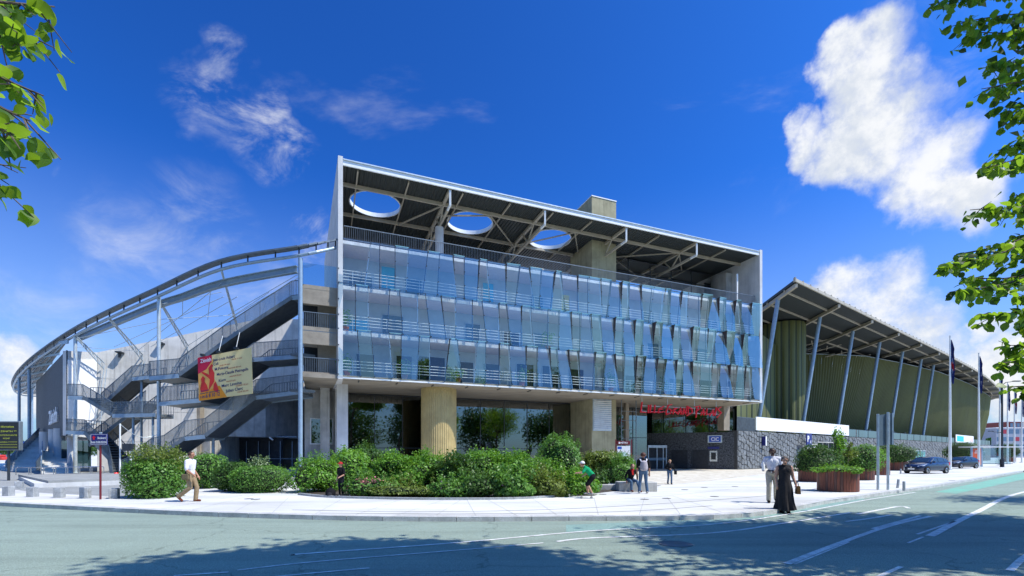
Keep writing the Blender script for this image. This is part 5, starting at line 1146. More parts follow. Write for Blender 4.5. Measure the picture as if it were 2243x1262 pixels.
# bed edging
mb = MB(); e = spline([G(x, y) for x, y in [(655,1084),(720,1090),(860,1094),(1000,1095),(1150,1093),(1290,1083)]], 6)
for i_, (a, c) in enumerate(zip(e[:-1], e[1:])): mb.beam(a+V((0,0,0.03)), c+V((0,0,0.03)), 0.12, 0.10)
struct(mb, 'bed_edging', M['granite'])
mb = MB(); mb.poly([p+V((0,0.05,0.012)) for p in e]+[V((8,25,0.012)), V((-9,25,0.012))]); struct(mb, 'planting_bed_soil', M['soil'])
for lab, x0, x1, y, dep, h in (('low concrete kerb wall in front of the ball shrub',1285,1362,1074,0.4,0.26),('concrete bench block where the girl in jeans sits',1357,1440,1077,0.9,0.42)):
    a, c = G(x0, y), G(x1, y); m_ = MB(); m_.hexa([a, c, c+V((0,dep,0)), a+V((0,dep,0))], [k+V((0,0,h)) for k in (a, c, c+V((0,dep,0)), a+V((0,dep,0)))])
    o = m_.build('concrete_bench' if h > 0.3 else 'kerb_wall', M['concrete']); tag(o, lab, 'bench' if h > 0.3 else 'low wall'); bv = o.modifiers.new('b','BEVEL'); bv.width = 0.02
# round timber planters
STAVE = {}
def planter(label, px, py, dia, h, plants, group='round timber planters', seed=1):
    c = push(G(px, py), dia/2); root = thing('timber_planter', label, 'planter', c, group); n = 44; r = dia/2; key = (dia, h)
    if key not in STAVE:
        m_ = MB(); w = 2*math.pi*r/n*0.93; m_.box((0,0,h/2), (0.05,w,h)); me = m_.mesh('stave'); me.materials.append(M['wood']); m2 = me.copy(); m2.materials.clear(); m2.materials.append(M['wood2']); STAVE[key] = (me, m2)
    pr2 = random.Random(seed)
    for i in range(n):
        a = 2*math.pi*i/n; link('stave', STAVE[key][1 if pr2.random() < 0.35 else 0], root, (r*math.cos(a), r*math.sin(a), 0.02), (0,0,a), (1,1,1+pr2.uniform(-0.012,0.012)))
    m_ = MB(); m_.lathe(c, [(r-0.035,0.0),(r-0.035,h-0.08)], 36); m_.build('soil_core', M['soil'], root)
    for k, (lab, dx, dy, rad, mt, nl, spr, sl, core) in enumerate(plants): shrub(lab, c+V((dx,dy,h-0.12)), rad, nl, 0.09, M[mt], 2.1, 0.5, 'plant', 'plants in the timber planters', 100+seed*10+k, spr, sl, 'planter_shrub', core=core)
planter('nearest round red brown timber planter in front of the sign posts', 1835, 1078, 1.56, 0.92, [('low bright ground cover in the nearest planter',0,0,(0.74,0.72,0.15),'leaf_bright',2500,20,0.2,True)], seed=1)
planter('dark timber planter with a spreading conifer behind the nearest one', 1784, 1056, 1.7, 0.7, [('wide spreading dark green conifer left of the nearest planter',0,0,(1.0,1.0,0.72),'leaf_dark',9000,60,0.35,True)], seed=2)
planter('timber planter half hidden by a round bush behind the nearest one', 1880, 1052, 1.7, 0.7, [('rounded dark bush right behind the nearest planter',0,0,(1.0,1.0,0.75),'leaf_box',8500,60,0.35,True)], seed=3)
planter('small red brown planter with grassy top near the sign posts', 1926, 1041, 1.35, 1.15, [('thin grassy plant in the small planter',0,0,(0.6,0.55,0.3),'leaf_bright',1600,30,0.5,True)], seed=4)
planter('dark planter with a wide bush beside the first parked car', 1962, 1031, 2.0, 0.9, [('wide arching bush left of the first parked car',0,0,(1.6,1.4,0.85),'leaf_dark',9000,80,0.5,True)], seed=5)
planter('planter with a round bush behind the second parked car', 2105, 1019, 2.4, 1.0, [('round bush behind the second parked car',0,0,(2.0,1.7,1.2),'leaf_dark',8000,70,0.6,True)], seed=6)
planter('planter with a dark bush beside the lamp post', 2207, 1012, 2.6, 1.0, [('dark bush beside the black lamp post',0,0,(2.0,1.8,1.5),'leaf_dark',6000,50,0.6,True)], seed=7)
# ---- trees
def limb(mb, p, q, r0, r1, k=5, seed=0, sag=0.0):
    g = random.Random(seed); pts = [p.lerp(q, i/k)+V((g.uniform(-1,1),g.uniform(-1,1),g.uniform(-1,1)))*(0.05*(q-p).length if 0 < i < k else 0)+V((0,0,-sag*math.sin(math.pi*i/k))) for i in range(k+1)]
    for i in range(k): mb.tube(pts[i], pts[i+1], r0+(r1-r0)*i/k, r0+(r1-r0)*(i+1)/k, 8)
    return pts
def tree(label, pos, cc, rad, n, leaf, mat, seed, group='street trees on the near pavement', trunk_r=0.2, name='linden_tree', clump=46):
    pos, cc = V(pos), V(cc); root = thing(name, label, 'tree', pos, group); g = np.random.default_rng(seed)
    m_ = MB(); fork = V((pos.x*0.6+cc.x*0.4, pos.y*0.6+cc.y*0.4, cc.z-rad[2]*0.75)); limb(m_, pos, fork, trunk_r, trunk_r*0.7, 5, seed)
    cl = g.normal(size=(clump,3)); cl /= np.linalg.norm(cl, axis=1, keepdims=True); cl *= (g.random(clump)**0.4)[:,None]*0.85; C_ = cl*np.array(rad)+np.array(cc)
    for i in range(0, clump, 3): limb(m_, fork, V(C_[i]), trunk_r*0.42, 0.02, 4, seed+i)
    m_.build('trunk', M['bark'], root, True)
    per = n//clump; cen = np.concatenate([C_[i]+g.normal(size=(per,3))*np.array(rad)*0.15 for i in range(clump)])
    v, f = leaf_geo(cen, g.normal(size=cen.shape)+np.array([0,0,0.8]), leaf*g.uniform(0.7,1.3,len(cen)), 0.8, seed); link('crown', np_mesh('crown', v, f, mat, tuple(pos)), root)
    return root
SMALL = push(G(1837,1056),0.8)+V((0,0,0.0))
tree('slim young tree with light foliage growing among the planters', SMALL, SMALL+V((0,0,2.35)), (0.40,0.40,1.25), 1300, 0.10, M['leaf_bright'], 61, 'young trees among the planters', 0.03, 'young_tree', 22)
tree('sparse sapling in the planter right of the young tree', SMALL+V((1.3,1.0,0)), SMALL+V((1.35,1.0,1.75)), (0.5,0.45,0.75), 500, 0.11, M['leaf_yellow'], 62, 'young trees among the planters', 0.025, 'young_tree', 14)
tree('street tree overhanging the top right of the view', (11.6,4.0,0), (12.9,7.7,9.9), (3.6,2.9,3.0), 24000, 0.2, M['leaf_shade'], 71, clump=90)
tree('street tree further along the near pavement', (17.6,7.6,0), (17.0,9.2,8.0), (3.7,3.4,3.2), 22000, 0.25, M['leaf_tree'], 72, clump=90)
tree('third street tree of the row along the near pavement', (26.5,14.0,0), (26.3,15.2,8.0), (3.9,3.6,3.2), 8000, 0.2, M['leaf_tree'], 73)
tree('street tree behind the viewpoint shading the road', (4.4,-1.6,0), (5.3,4.9,11.4), (3.9,2.3,2.4), 24000, 0.25, M['leaf_tree'], 74, clump=90)
tree('street tree left of the viewpoint shading the road edge', (-2.6,-3.0,0), (-5.2,1.3,11.0), (2.4,1.9,2.0), 8000, 0.2, M['leaf_tree'], 75)
tree('street tree overhanging the top left of the view', (-5.6,-2.4,0), (-5.2,-1.6,7.0), (3.2,2.6,3.0), 6500, 0.16, M['leaf_tree'], 76)
tree('street tree at the left end of the near pavement', (-14,-5.2,0), (-14,-5,7.6), (4.0,3.8,3.4), 5000, 0.18, M['leaf_tree'], 77)
for i, (x, y) in enumerate(((-24,-9),(-36,-14),(14,-18),(1,-20),(-12,-22),(25,-12),(37,-2),(50,6),(-48,-16),(62,16))): tree('dark park tree in the line behind the viewpoint', (x,y,0), (x,y,7.2), (6.6,5.2,6.2), 5200, 0.5, M['leaf_dark'], 80+i, 'park trees behind the viewpoint')
# single leaves of the two overhanging branches
def leaf_mesh(seed):
    g = random.Random(seed); out = []
    prof = [(0.0,0.0),(0.18,0.30),(0.42,0.46),(0.62,0.42),(0.80,0.27),(0.93,0.10),(1.06,0.0)]
    vs = [(0.10,0,0.0)]; L_ = []; 
    for x, y in prof: vs.append((x, y*(1+g.uniform(-.08,.08)), 0.10*y+0.05*math.sin(x*3)))
    k = len(vs)
    for x, y in prof[1:-1]: vs.append((x, -y*(1+g.uniform(-.08,.08)), 0.10*y+0.05*math.sin(x*3)))
    mid = [(x, 0, 0.05*math.sin(x*3)-0.02) for x, _ in prof[1:-1]]; b0 = len(vs); vs += mid; fs = []
    up = [1,2,3,4,5,6,7]; lo = [1]+[k+i for i in range(5)]+[7]; md = [1]+[b0+i for i in range(5)]+[7]
    for i in range(6): 
        fs.append(tuple(dict.fromkeys((md[i], md[i+1], up[i+1], up[i])))); fs.append(tuple(dict.fromkeys((md[i], lo[i], lo[i+1], md[i+1]))))
    me = bpy.data.meshes.new('leaf'); me.from_pydata(vs, [], [f for f in fs if len(f) > 2]); me.materials.append(M['leaf_tree']); me.polygons.foreach_set('use_smooth', [True]*len(me.polygons)); return me
LM_L = [leaf_mesh(i) for i in range(4)]
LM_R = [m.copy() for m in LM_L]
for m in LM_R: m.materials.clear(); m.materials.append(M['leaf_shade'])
def branch(label, start, twigs, seed, size, per_m, max_leaf, group='overhanging branches', lm=None):
    LM = lm or LM_L
    """a bough that leaves its tree and splits into twigs; twigs: list of (tip, via) points"""
    g = random.Random(seed); root = thing('overhanging_branch', label, 'branch', V(start), group); cnt = 0; pts_all = []; rest = []
    for tip, via in twigs:
        m_ = MB(); a = spline([V(start), V(via), V(tip)], 6)
        for i in range(len(a)-1): m_.tube(a[i], a[i+1], 0.012*(1-i/len(a))+0.0025, 0.012*(1-(i+1)/len(a))+0.0025, 6)
        m_.build('twig', M['bark'], root)
        sub = []
        for i in range(3, len(a)-1):
            for s in range(2):
                d = V((g.uniform(-1,1), g.uniform(-1,1), g.uniform(-0.9,0.3)))*g.uniform(0.08,0.24)*size/0.10; sub.append((a[i], a[i]+d))
        m_ = MB()
        for p, q in sub: m_.tube(p, q, 0.005, 0.002, 5)
        stuff(m_.build('fine_twig', M['bark'], root))
        for p, q in sub+list(zip(a[6:-1], a[7:])):
            for j in range(max(1, int((q-p).length*per_m))): pts_all.append(p.lerp(q, g.random())+V((g.uniform(-1,1), g.uniform(-1,1), g.uniform(-1,0.5)))*size*0.5)
    g.shuffle(pts_all); v2 = []; f2 = []
    for i, p in enumerate(pts_all):
        rot = (g.gauss(0,0.7), g.gauss(0.75,0.55), g.uniform(0,6.28)); s = size*g.uniform(0.55,1.15)
        if i < max_leaf: link('leaf', LM[i % 4], root, p-root.location, rot, (s,s,s))
        else:
            mat = Matrix.LocRotScale(p-root.location, Matrix.Identity(3).to_euler(), V((s,s,s))); 
            e_ = Matrix.LocRotScale(p-root.location, __import__('mathutils').Euler(rot), V((s,s,s))); b0 = len(v2)
            v2 += [tuple(e_ @ v.co) for v in LM[i % 4].vertices]; f2 += [tuple(b0+k for k in pl.vertices) for pl in LM[i % 4].polygons]
    if v2:
        me = bpy.data.meshes.new('leaf_mass'); me.from_pydata(v2, [], f2); me.materials.append(M['leaf_tree']); me.polygons.foreach_set('use_smooth', [True]*len(f2)); stuff(link('leaf_mass', me, root))
    return root
def tw(px, py, D, vx, vy, VD): return (P(px, py, D), P(vx, vy, VD))
branch('leafy linden branch with large leaves reaching in at the top left', P(-330,-60,2.6), [tw(120,15,2.7,-70,-5,2.5), tw(85,85,2.6,-70,45,2.5), tw(75,95,2.9,-60,25,2.8), tw(95,210,2.5,-60,135,2.5), tw(65,265,2.2,-70,185,2.3), tw(30,295,2.0,-90,215,2.1), tw(0,405,2.2,-90,315,2.2), tw(-35,375,2.4,-110,285,2.4), tw(50,50,3.0,-90,-45,2.9)], 5, 0.088, 20, 300)
branch('dense linden branches hanging down along the right edge of the view', P(2620,200,5.6), [tw(2035,10,5.2,2330,-10,5.4), tw(2095,50,5.0,2330,40,5.3), tw(2110,70,5.4,2330,90,5.4), tw(2150,150,5.1,2340,130,5.3), tw(2150,195,4.8,2340,170,5.1), tw(2190,250,5.0,2350,230,5.2), tw(2150,370,4.6,2350,310,5.0), tw(2185,330,5.2,2350,280,5.3), tw(2125,460,4.6,2340,420,4.9), tw(2060,585,4.4,2300,500,4.8), tw(2090,560,4.7,2320,480,4.9), tw(2080,640,4.5,2320,560,4.8), tw(2140,690,4.4,2330,620,4.7), tw(2110,610,5.2,2330,560,5.1), tw(2185,800,4.6,2340,700,4.8), tw(2200,760,5.0,2340,680,5.0), tw(2210,850,4.5,2350,760,4.7), tw(2225,720,5.4,2350,640,5.3), tw(2210,560,5.4,2360,500,5.3), tw(2215,430,5.4,2360,400,5.4)], 6, 0.088, 46, 300, lm=LM_R)
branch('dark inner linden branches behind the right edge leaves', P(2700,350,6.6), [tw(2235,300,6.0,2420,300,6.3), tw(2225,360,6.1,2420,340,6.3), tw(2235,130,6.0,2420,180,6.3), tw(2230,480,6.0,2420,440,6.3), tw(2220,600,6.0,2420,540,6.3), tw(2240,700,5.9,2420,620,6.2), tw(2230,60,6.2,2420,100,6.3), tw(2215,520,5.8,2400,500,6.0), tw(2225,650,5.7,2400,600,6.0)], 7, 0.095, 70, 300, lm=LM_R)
# far tree line behind the left forecourt
for i, (px, D, rr, hh) in enumerate(((-60,150,6,7),(-10,140,5,6),(20,150,6,7),(60,155,5,6),(95,150,6,7),(128,160,6,7),(160,165,6,7),(195,160,6,6),(-130,150,6,7))):
    x, y = PX(px, D); tree('distant dark green tree on the skyline left of the concert hall', (x,y,0), (x,y,hh*0.62), (rr,4,hh*0.40), 1500, 0.5, M['leaf_dark'], 120+i, 'distant trees left of the concert hall', 0.2, 'distant_tree', 26)
# ---------------------------------------------------------------- street furniture, signs, vehicles, small things
XR, ZU = V((1,0,0)), V((0,0,1)); NF = V((0,-1,0))
# street name sign
b = G(220,1094); r_ = thing('street_name_sign', 'navy enamel street name plate on a dark red post', 'sign', b)
m_ = MB(); m_.lathe(b, [(0.034,0),(0.034,2.02),(0.02,2.05)], 12); m_.build('post', M['maroon'], r_)
c = V((b.x-0.02, b.y-0.045, 2.22))
m_ = MB(); m_.obox(c+V((-0.32,0,-0.21)), V((0.64,0,0)), V((0,0.03,0)), V((0,0,0.42))); pl = m_.build('plate', M['navy'], r_); bv = pl.modifiers.new('b','BEVEL'); bv.width = 0.012
m_ = MB()
for a, d_ in (((-0.30,-0.19),(0.60,0.008)),((-0.30,0.182),(0.60,0.008)),((-0.30,-0.19),(0.008,0.38)),((0.292,-0.19),(0.008,0.38))): m_.obox(c+V((a[0],-0.004,a[1])), V((d_[0],0,0)), V((0,0.003,0)), V((0,0,d_[1])))
stuff(m_.build('border', M['textwhite'], pl))
m_ = MB(); text_on(m_, 'Boulevard', c+V((-0.04,-0.006,0.02)), XR, ZU, 0.085, bold=0.02, width=0.30); text_on(m_, 'Emile DUBUISSON', c+V((-0.28,-0.006,-0.14)), XR, ZU, 0.085, bold=0.02, width=0.56); stuff(m_.build('lettering', M['textwhite'], pl))
m_ = MB(); m_.add([c+V((-0.18+x,-0.006,0.07+z)) for x, z in ((0,0.09),(0.025,0.03),(0.08,0.02),(0.03,-0.01),(0.03,-0.08),(-0.03,-0.08),(-0.03,-0.01),(-0.08,0.02),(-0.025,0.03))], [tuple(range(9))]); m_.build('red_emblem', M['red'], pl)
m_ = MB(); m_.box(c+V((0.05,0.02,0.25)), (0.1,0.02,0.06)); m_.build('top_bracket', M['steel_pale'], pl)
# electronic information board
b = G(19,1053); r_ = thing('information_board', 'dark electronic information board with yellow dot text on a pole', 'sign', b)
m_ = MB(); m_.tube(b, b+V((0,0,1.9)), 0.07, n=10); m_.build('pole', M['steel_dark'], r_)
x0, x1, z0, z1 = P(-8,1000,b.y).x, P(47,1000,b.y).x, P(0,987,b.y).z, P(0,923,b.y).z
m_ = MB(); m_.obox(V((x0,b.y-0.12,z0)), V((x1-x0,0,0)), V((0,0.25,0)), V((0,0,z1-z0))); bd = m_.build('cabinet', M['steel_galv'], r_); bv = bd.modifiers.new('b','BEVEL'); bv.width = 0.04
m_ = MB(); m_.obox(V((x0+0.07,b.y-0.135,z0+0.07)), V((x1-x0-0.14,0,0)), V((0,0.012,0)), V((0,0,z1-z0-0.14))); m_.build('screen', M['black'], bd)
w = x1-x0; h = z1-z0
for t, u, v, wd, hh in (('informations',0.27,0.78,0.52,0.14),('** ZENITH **',0.10,0.63,0.80,0.10),('LA FLUTE ENCHANTEE',0.10,0.50,0.82,0.09),('MOZART',0.36,0.39,0.28,0.09),('30 octobre =======',0.14,0.27,0.78,0.09),('==================',0.10,0.18,0.82,0.09),('==================',0.10,0.09,0.82,0.09)):
    m_ = MB(); text_on(m_, t, V((x0+w*u, b.y-0.14, z0+h*v)), XR, ZU, hh, bold=0.01, width=w*wd); m_.build('text_line', M['textyellow'], bd)
# small blue notice on the ring post
b = P(63,978,57.0); r_ = thing('blue_notice', 'small blue direction notice on a canopy post', 'sign', b)
m_ = MB(); m_.obox(b+V((-0.95,-0.4,-0.7)), V((1.9,0,0)), V((0,0.05,0)), V((0,0,1.3))); m_.build('panel', M['blue_sign'], r_)
m_ = MB()
for z in (0.3, 0.05, -0.25): m_.obox(b+V((-0.7,-0.41,z)), V((1.4,0,0)), V((0,0.005,0)), V((0,0,0.1)))
stuff(m_.build('text_bars', M['textwhite'], r_))
# granite blocks at the kerb
for i, (px, py, hh) in enumerate(((10,1087,.40),(63,1089,.40),(122,1091,.40),(179,1092,.42),(243,1093,.40),(35,1071,.36))):
    b = G(px, py); m_ = MB(); m_.box(b+V((0,0.15,hh/2-0.01)), (0.27,0.27,hh), 0.1*i); o = m_.build('granite_block', M['granite'], None, False, b); bv = o.modifiers.new('b','BEVEL'); bv.width = 0.015
    tag(o, ['first granite bollard block at the left edge of the pavement','second granite bollard block of the kerb row','third granite bollard block of the kerb row','dark weathered granite bollard block left of the street sign','granite bollard block between the street sign and the hedge','small granite block set back beside the information board'][i], 'bollard', 'granite bollard blocks')
# low plinth with cycle hoops
a, c, d_, e_ = G(75,1069), G(276,1062), G(276,1046), G(40,1050)
m_ = MB(); m_.hexa([a,c,d_,e_], [k+V((0,0,0.22)) for k in (a,c,d_,e_)]); tag(m_.build('plinth', M['concrete_fin']), 'low pale concrete plinth under the cycle hoops', 'plinth')
a2, c2 = a+V((0.35,0.35,0.22)), c+V((-0.3,0.35,0.22)); m_ = MB(); m_.hexa([a2, c2, d_+V((-0.3,-0.3,0.22)), e_+V((0.3,-0.3,0.22))], [k+V((0,0,0.12)) for k in (a2, c2, d_+V((-0.3,-0.3,0.22)), e_+V((0.3,-0.3,0.22)))]); tag(m_.build('plinth_step', M['asphalt_light']), 'upper slab of the low plinth behind the granite blocks', 'plinth')
for i, px in enumerate((47,75,102,129,156,183,209)):
    p = G(px, 1052-i*0.6); p.z = 0.34; m_ = MB(); w = 0.36; pts = [p+V((-w,0,0)), p+V((-w,0,0.40))]+[p+V((-w+0.08*(1-math.cos(t)), 0, 0.40+0.08*math.sin(t))) for t in (0.5,1.0,1.57)]+[p+V((w-0.08*(1-math.cos(t)), 0.25, 0.40+0.08*math.sin(t))) for t in (1.57,1.0,0.5)]+[p+V((w,0.25,0.40)), p+V((w,0.25,0))]
    m_.path(pts, 0.024, 6); o = m_.build('cycle_hoop', M['stainless'], None, True, p); tag(o, '%s steel cycle hoop from the information board' % ('first second third fourth fifth sixth seventh'.split()[i]), 'cycle rack', 'cycle hoops on the plinth')
# barrier mast with red and white post and a hanging cable
b = G(263,1048); r_ = thing('barrier_mast', 'thin white mast with cable and red foot beside the long stair', 'mast', b)
m_ = MB(); m_.tube(b, V((b.x,b.y,P(0,928,b.y).z)), 0.05, n=8); m_.build('mast', M['white'], r_)
m_ = MB(); m_.lathe(b+V((-0.1,-0.2,0)), [(0.14,0),(0.14,0.35),(0.10,0.42)], 12); m_.build('red_foot', M['red'], r_)
p0 = V((b.x,b.y,P(0,929,b.y).z)); p1 = P(345,952,b.y+2); m_ = MB(); m_.path([p0.lerp(p1, k/10)-V((0,0,0.75*math.sin(math.pi*k/10)*0.7)) for k in range(11)], 0.022, 5); m_.build('cable', M['steel_pale'], r_)
m_ = MB(); m_.box(V((b.x+0.6,b.y,P(0,980,b.y).z)), (0.7,0.3,0.5)); m_.build('camera_box', M['steel_dark'], r_)
m_ = MB(); m_.tube(b+V((0.75,0,0)), b+V((0.75,0,2.2)), 0.06, n=8); m_.build('second_post', M['white'], r_)
# metro totem with map
b = G(1366,1048); r_ = thing('metro_map_board', 'dark red framed metro map board behind the bushes', 'sign', b); wd = 0.54
for sx in (-1, 1): m_ = MB(); m_.tube(b+V((sx*wd,0,0)), b+V((sx*wd,0,2.72)), 0.045, n=8); m_.build('post', M['maroon'], r_)
m_ = MB(); m_.obox(b+V((-0.44,-0.05,2.36)), V((0.88,0,0)), V((0,0.1,0)), V((0,0,0.26))); hd = m_.build('header', M['maroon'], r_)
m_ = MB(); text_on(m_, 'MÉTRO', b+V((-0.22,-0.056,2.43)), XR, ZU, 0.12, bold=0.02, width=0.5); m_.obox(b+V((-0.36,-0.055,2.42)), V((0.11,0,0)), V((0,0.003,0)), V((0,0,0.13))); stuff(m_.build('lettering', M['textwhite'], hd))
m_ = MB(); m_.obox(b+V((-0.45,-0.03,0.75)), V((0.9,0,0)), V((0,0.06,0)), V((0,0,1.52))); mp_ = m_.build('map_panel', M['whitepanel'], r_)
m_ = MB(); m_.obox(b+V((-0.42,-0.036,2.05)), V((0.28,0,0)), V((0,0.004,0)), V((0,0,0.17))); m_.build('blue_key', M['blue_sign'], mp_)
for mt, dx, z, s in (((0.50,0.70,0.62),-0.05,1.6,0.26),((0.80,0.62,0.25),0.04,1.5,0.12),((0.55,0.75,0.45),-0.12,1.72,0.14)):
    m_ = MB(); m_.add([b+V((dx+s*(1+0.25*math.sin(3*k))*math.cos(k*math.pi/6),-0.033-s*0.02,z+s*math.sin(k*math.pi/6))) for k in range(12)], [tuple(range(12))]); m_.build('map_area', plainp('map_tint', mt, 0.6), mp_)
# back of a traffic sign on two posts
b = G(1935,1074); r_ = thing('traffic_sign_back', 'grey back of a tall traffic panel on two steel posts', 'sign', b)
for px, yt in ((1923,907),(1945,903)): p = G(px,1073); m_ = MB(); m_.tube(p, V((p.x,p.y,P(px,yt,p.y).z)), 0.055, n=10); m_.build('post', M['steel_pale'], r_)
t0, t1 = P(1919,910,22.1), P(1952,905,22.3); lz, rz_ = P(0,977,22.1).z, P(0,974,22.3).z
m_ = MB(); q = [V((t0.x,22.0,lz)), V((t1.x,22.25,rz_)), V((t1.x,22.25,t1.z)), V((t0.x,22.0,t0.z))]; m_.hexa(q, [k+V((0.01,0.05,0)) for k in q]); m_.build('panel', M['panelgrey'], r_)
for f in (0.0, 1.0): m_ = MB(); a = q[0].lerp(q[1], f); c = q[3].lerp(q[2], f); m_.beam(a-V((0,0.02,0)), c-V((0,0.02,0)), 0.06, 0.08); m_.build('edge_rail', M['steel_blue'], r_)
# stainless bollards
for i, (px, py, tilt, hh) in enumerate(((1966,1069,0.12,0.36),(1980,1075,0.0,0.36),(1973,1038,0.0,0.36))):
    b = G(px, py); m_ = MB(); m_.lathe((0,0,0), [(0.058,0),(0.058,hh*1.15),(0.05,hh*1.2)], 14); o = m_.build('steel_bollard', M['bollard_steel'], None, True); o.location = b; o.rotation_euler = (0,tilt,0)
    tag(o, ['tilted stainless steel bollard near the kerb','upright stainless steel bollard nearest the kerb corner','small steel bollard beside the first parked car'][i], 'bollard', 'steel bollards')
# flagpoles
FL = plainp('blue_flag_cloth', (0.015,0.03,0.16), 0.8); FLW = plainp('white_flag_cloth', (0.6,0.6,0.62), 0.8); FLR = plainp('red_flag_cloth', (0.4,0.02,0.03), 0.8)
for i, (px, yt, D) in enumerate(((2081,738,51),(2144,775,60),(2190,815,73),(2207,838,84),(2222,850,91),(2238,860,97))):
    x, y = PX(px, D); top = P(px, yt, D).z; r_ = thing('flagpole', ['first and tallest looking white flagpole behind the parked cars','second white flagpole beside the bus shelter','third flagpole, next to the black lamp post','fourth flagpole of the row','fifth flagpole of the row','last flagpole at the right edge of the row'][i], 'flagpole', V((x,y,0)), 'flagpoles along the exhibition hall')
    m_ = MB(); m_.lathe((x,y,0), [(0.36,0),(0.36,0.08),(0.14,0.1),(0.11,top*0.5),(0.06,top),(0.09,top+0.02),(0.09,top+0.12)], 12); m_.build('pole', M['white'], r_, True)
    m_ = MB(); n = 12; rows = []
    for k in range(8):
        z = top-0.25-k*0.62; wv = 0.30*(1 if k else 0.3); rows.append([V((x+0.10+wv*(j/(n-1))*(1+0.15*math.sin(k*1.7)), y+0.14*math.sin(j*1.9+k*0.8), z-0.55*(j/(n-1)))) for j in range(n)])
    m_.add([p for r2 in rows for p in r2], [(k*n+j, k*n+j+1, (k+1)*n+j+1, (k+1)*n+j) for k in range(7) for j in range(n-1)])
    for fi in range(len(m_.f)): 
        k = fi//(n-1); j = fi % (n-1); m_.m[fi] = 2 if (k == 4 and j < 7 and i % 2 == 0) else (1 if (k in (3,5) and 2 < j < 6) else 0)
    m_.build('flag', [FL, FLW, FLR], r_)
# black lamp post
x, y = PX(2195,62); r_ = thing('lamp_post', 'tall black lamp post with curved arm at the right', 'street lamp', V((x,y,0)))
tz = P(0,842,62).z; m_ = MB(); m_.lathe((x,y,0), [(0.22,0),(0.22,1.0),(0.13,1.1),(0.10,tz)], 12); m_.build('pole', M['steel_dark'], r_, True)
m_ = MB(); m_.path([V((x,y,tz-0.1)), V((x+0.5,y,tz+0.25)), V((x+1.6,y,tz+0.4))], 0.05, 6); m_.build('upper_arm', M['steel_dark'], r_)
m_ = MB(); m_.box((x+1.9,y,tz+0.42), (0.9,0.3,0.12)); m_.build('lantern', M['steel_dark'], r_)
z2 = P(0,948,62).z; m_ = MB(); m_.path([V((x,y,z2)), V((x-1.3,y,z2+0.15))], 0.04, 6); m_.build('lower_arm', M['steel_dark'], r_)
m_ = MB(); m_.box((x-1.5,y,z2+0.2), (0.5,0.25,0.1)); m_.build('lower_lantern', M['steel_dark'], r_)
# bus shelter with poster
x0, y0 = PX(2128,61); x1, _ = PX(2150,61); r_ = thing('bus_shelter', 'glass bus shelter with orange poster panel', 'bus shelter', V((x0,y0,0)))
for xx in (x0, x1): m_ = MB(); m_.beam((xx,y0,0), (xx,y0,2.6), 0.14, 0.2); m_.build('post', M['steel_blue'], r_)
m_ = MB(); m_.obox((x0+0.1,y0-0.06,0.35), V((x1-x0-0.2,0,0)), V((0,0.12,0)), V((0,0,2.1))); po = m_.build('poster', M['orange_poster'], r_)
m_ = MB()
for z, u0, u1 in ((2.15,0.35,0.6),(2.0,0.3,0.7),(1.85,0.25,0.75)): m_.obox((x0+(x1-x0)*u0,y0-0.068,z), V(((x1-x0)*(u1-u0),0,0)), V((0,0.004,0)), V((0,0,0.06)))
stuff(m_.build('poster_lines', M['textwhite'], po))
m_ = MB(); m_.obox((x0+0.3,y0-0.067,0.75), V((x1-x0-0.6,0,0)), V((0,0.004,0)), V((0,0,0.35))); m_.build('poster_motif', plainp('poster_brown', (0.18,0.03,0.02), 0.5), po)
x2, _ = PX(2190,64); m_ = MB(); m_.obox((x0-0.2,y0-0.2,2.62), V((x2-x0,0,0)), V((0,1.8,0)), V((0,0,0.10))); m_.build('roof', M['whitepanel'], r_)
m_ = MB(); m_.obox((x1+0.1,y0+1.3,0.4), V((x2-x1-0.4,0,0)), V((0,0.02,0)), V((0,0,2.1))); m_.build('rear_pane', M['glass_clear'], r_)
m_ = MB(); m_.obox((x1+0.3,y0+0.8,0.45), V((x2-x1-0.9,0,0)), V((0,0.4,0)), V((0,0,0.05))); m_.build('seat', M['steel_dark'], r_)
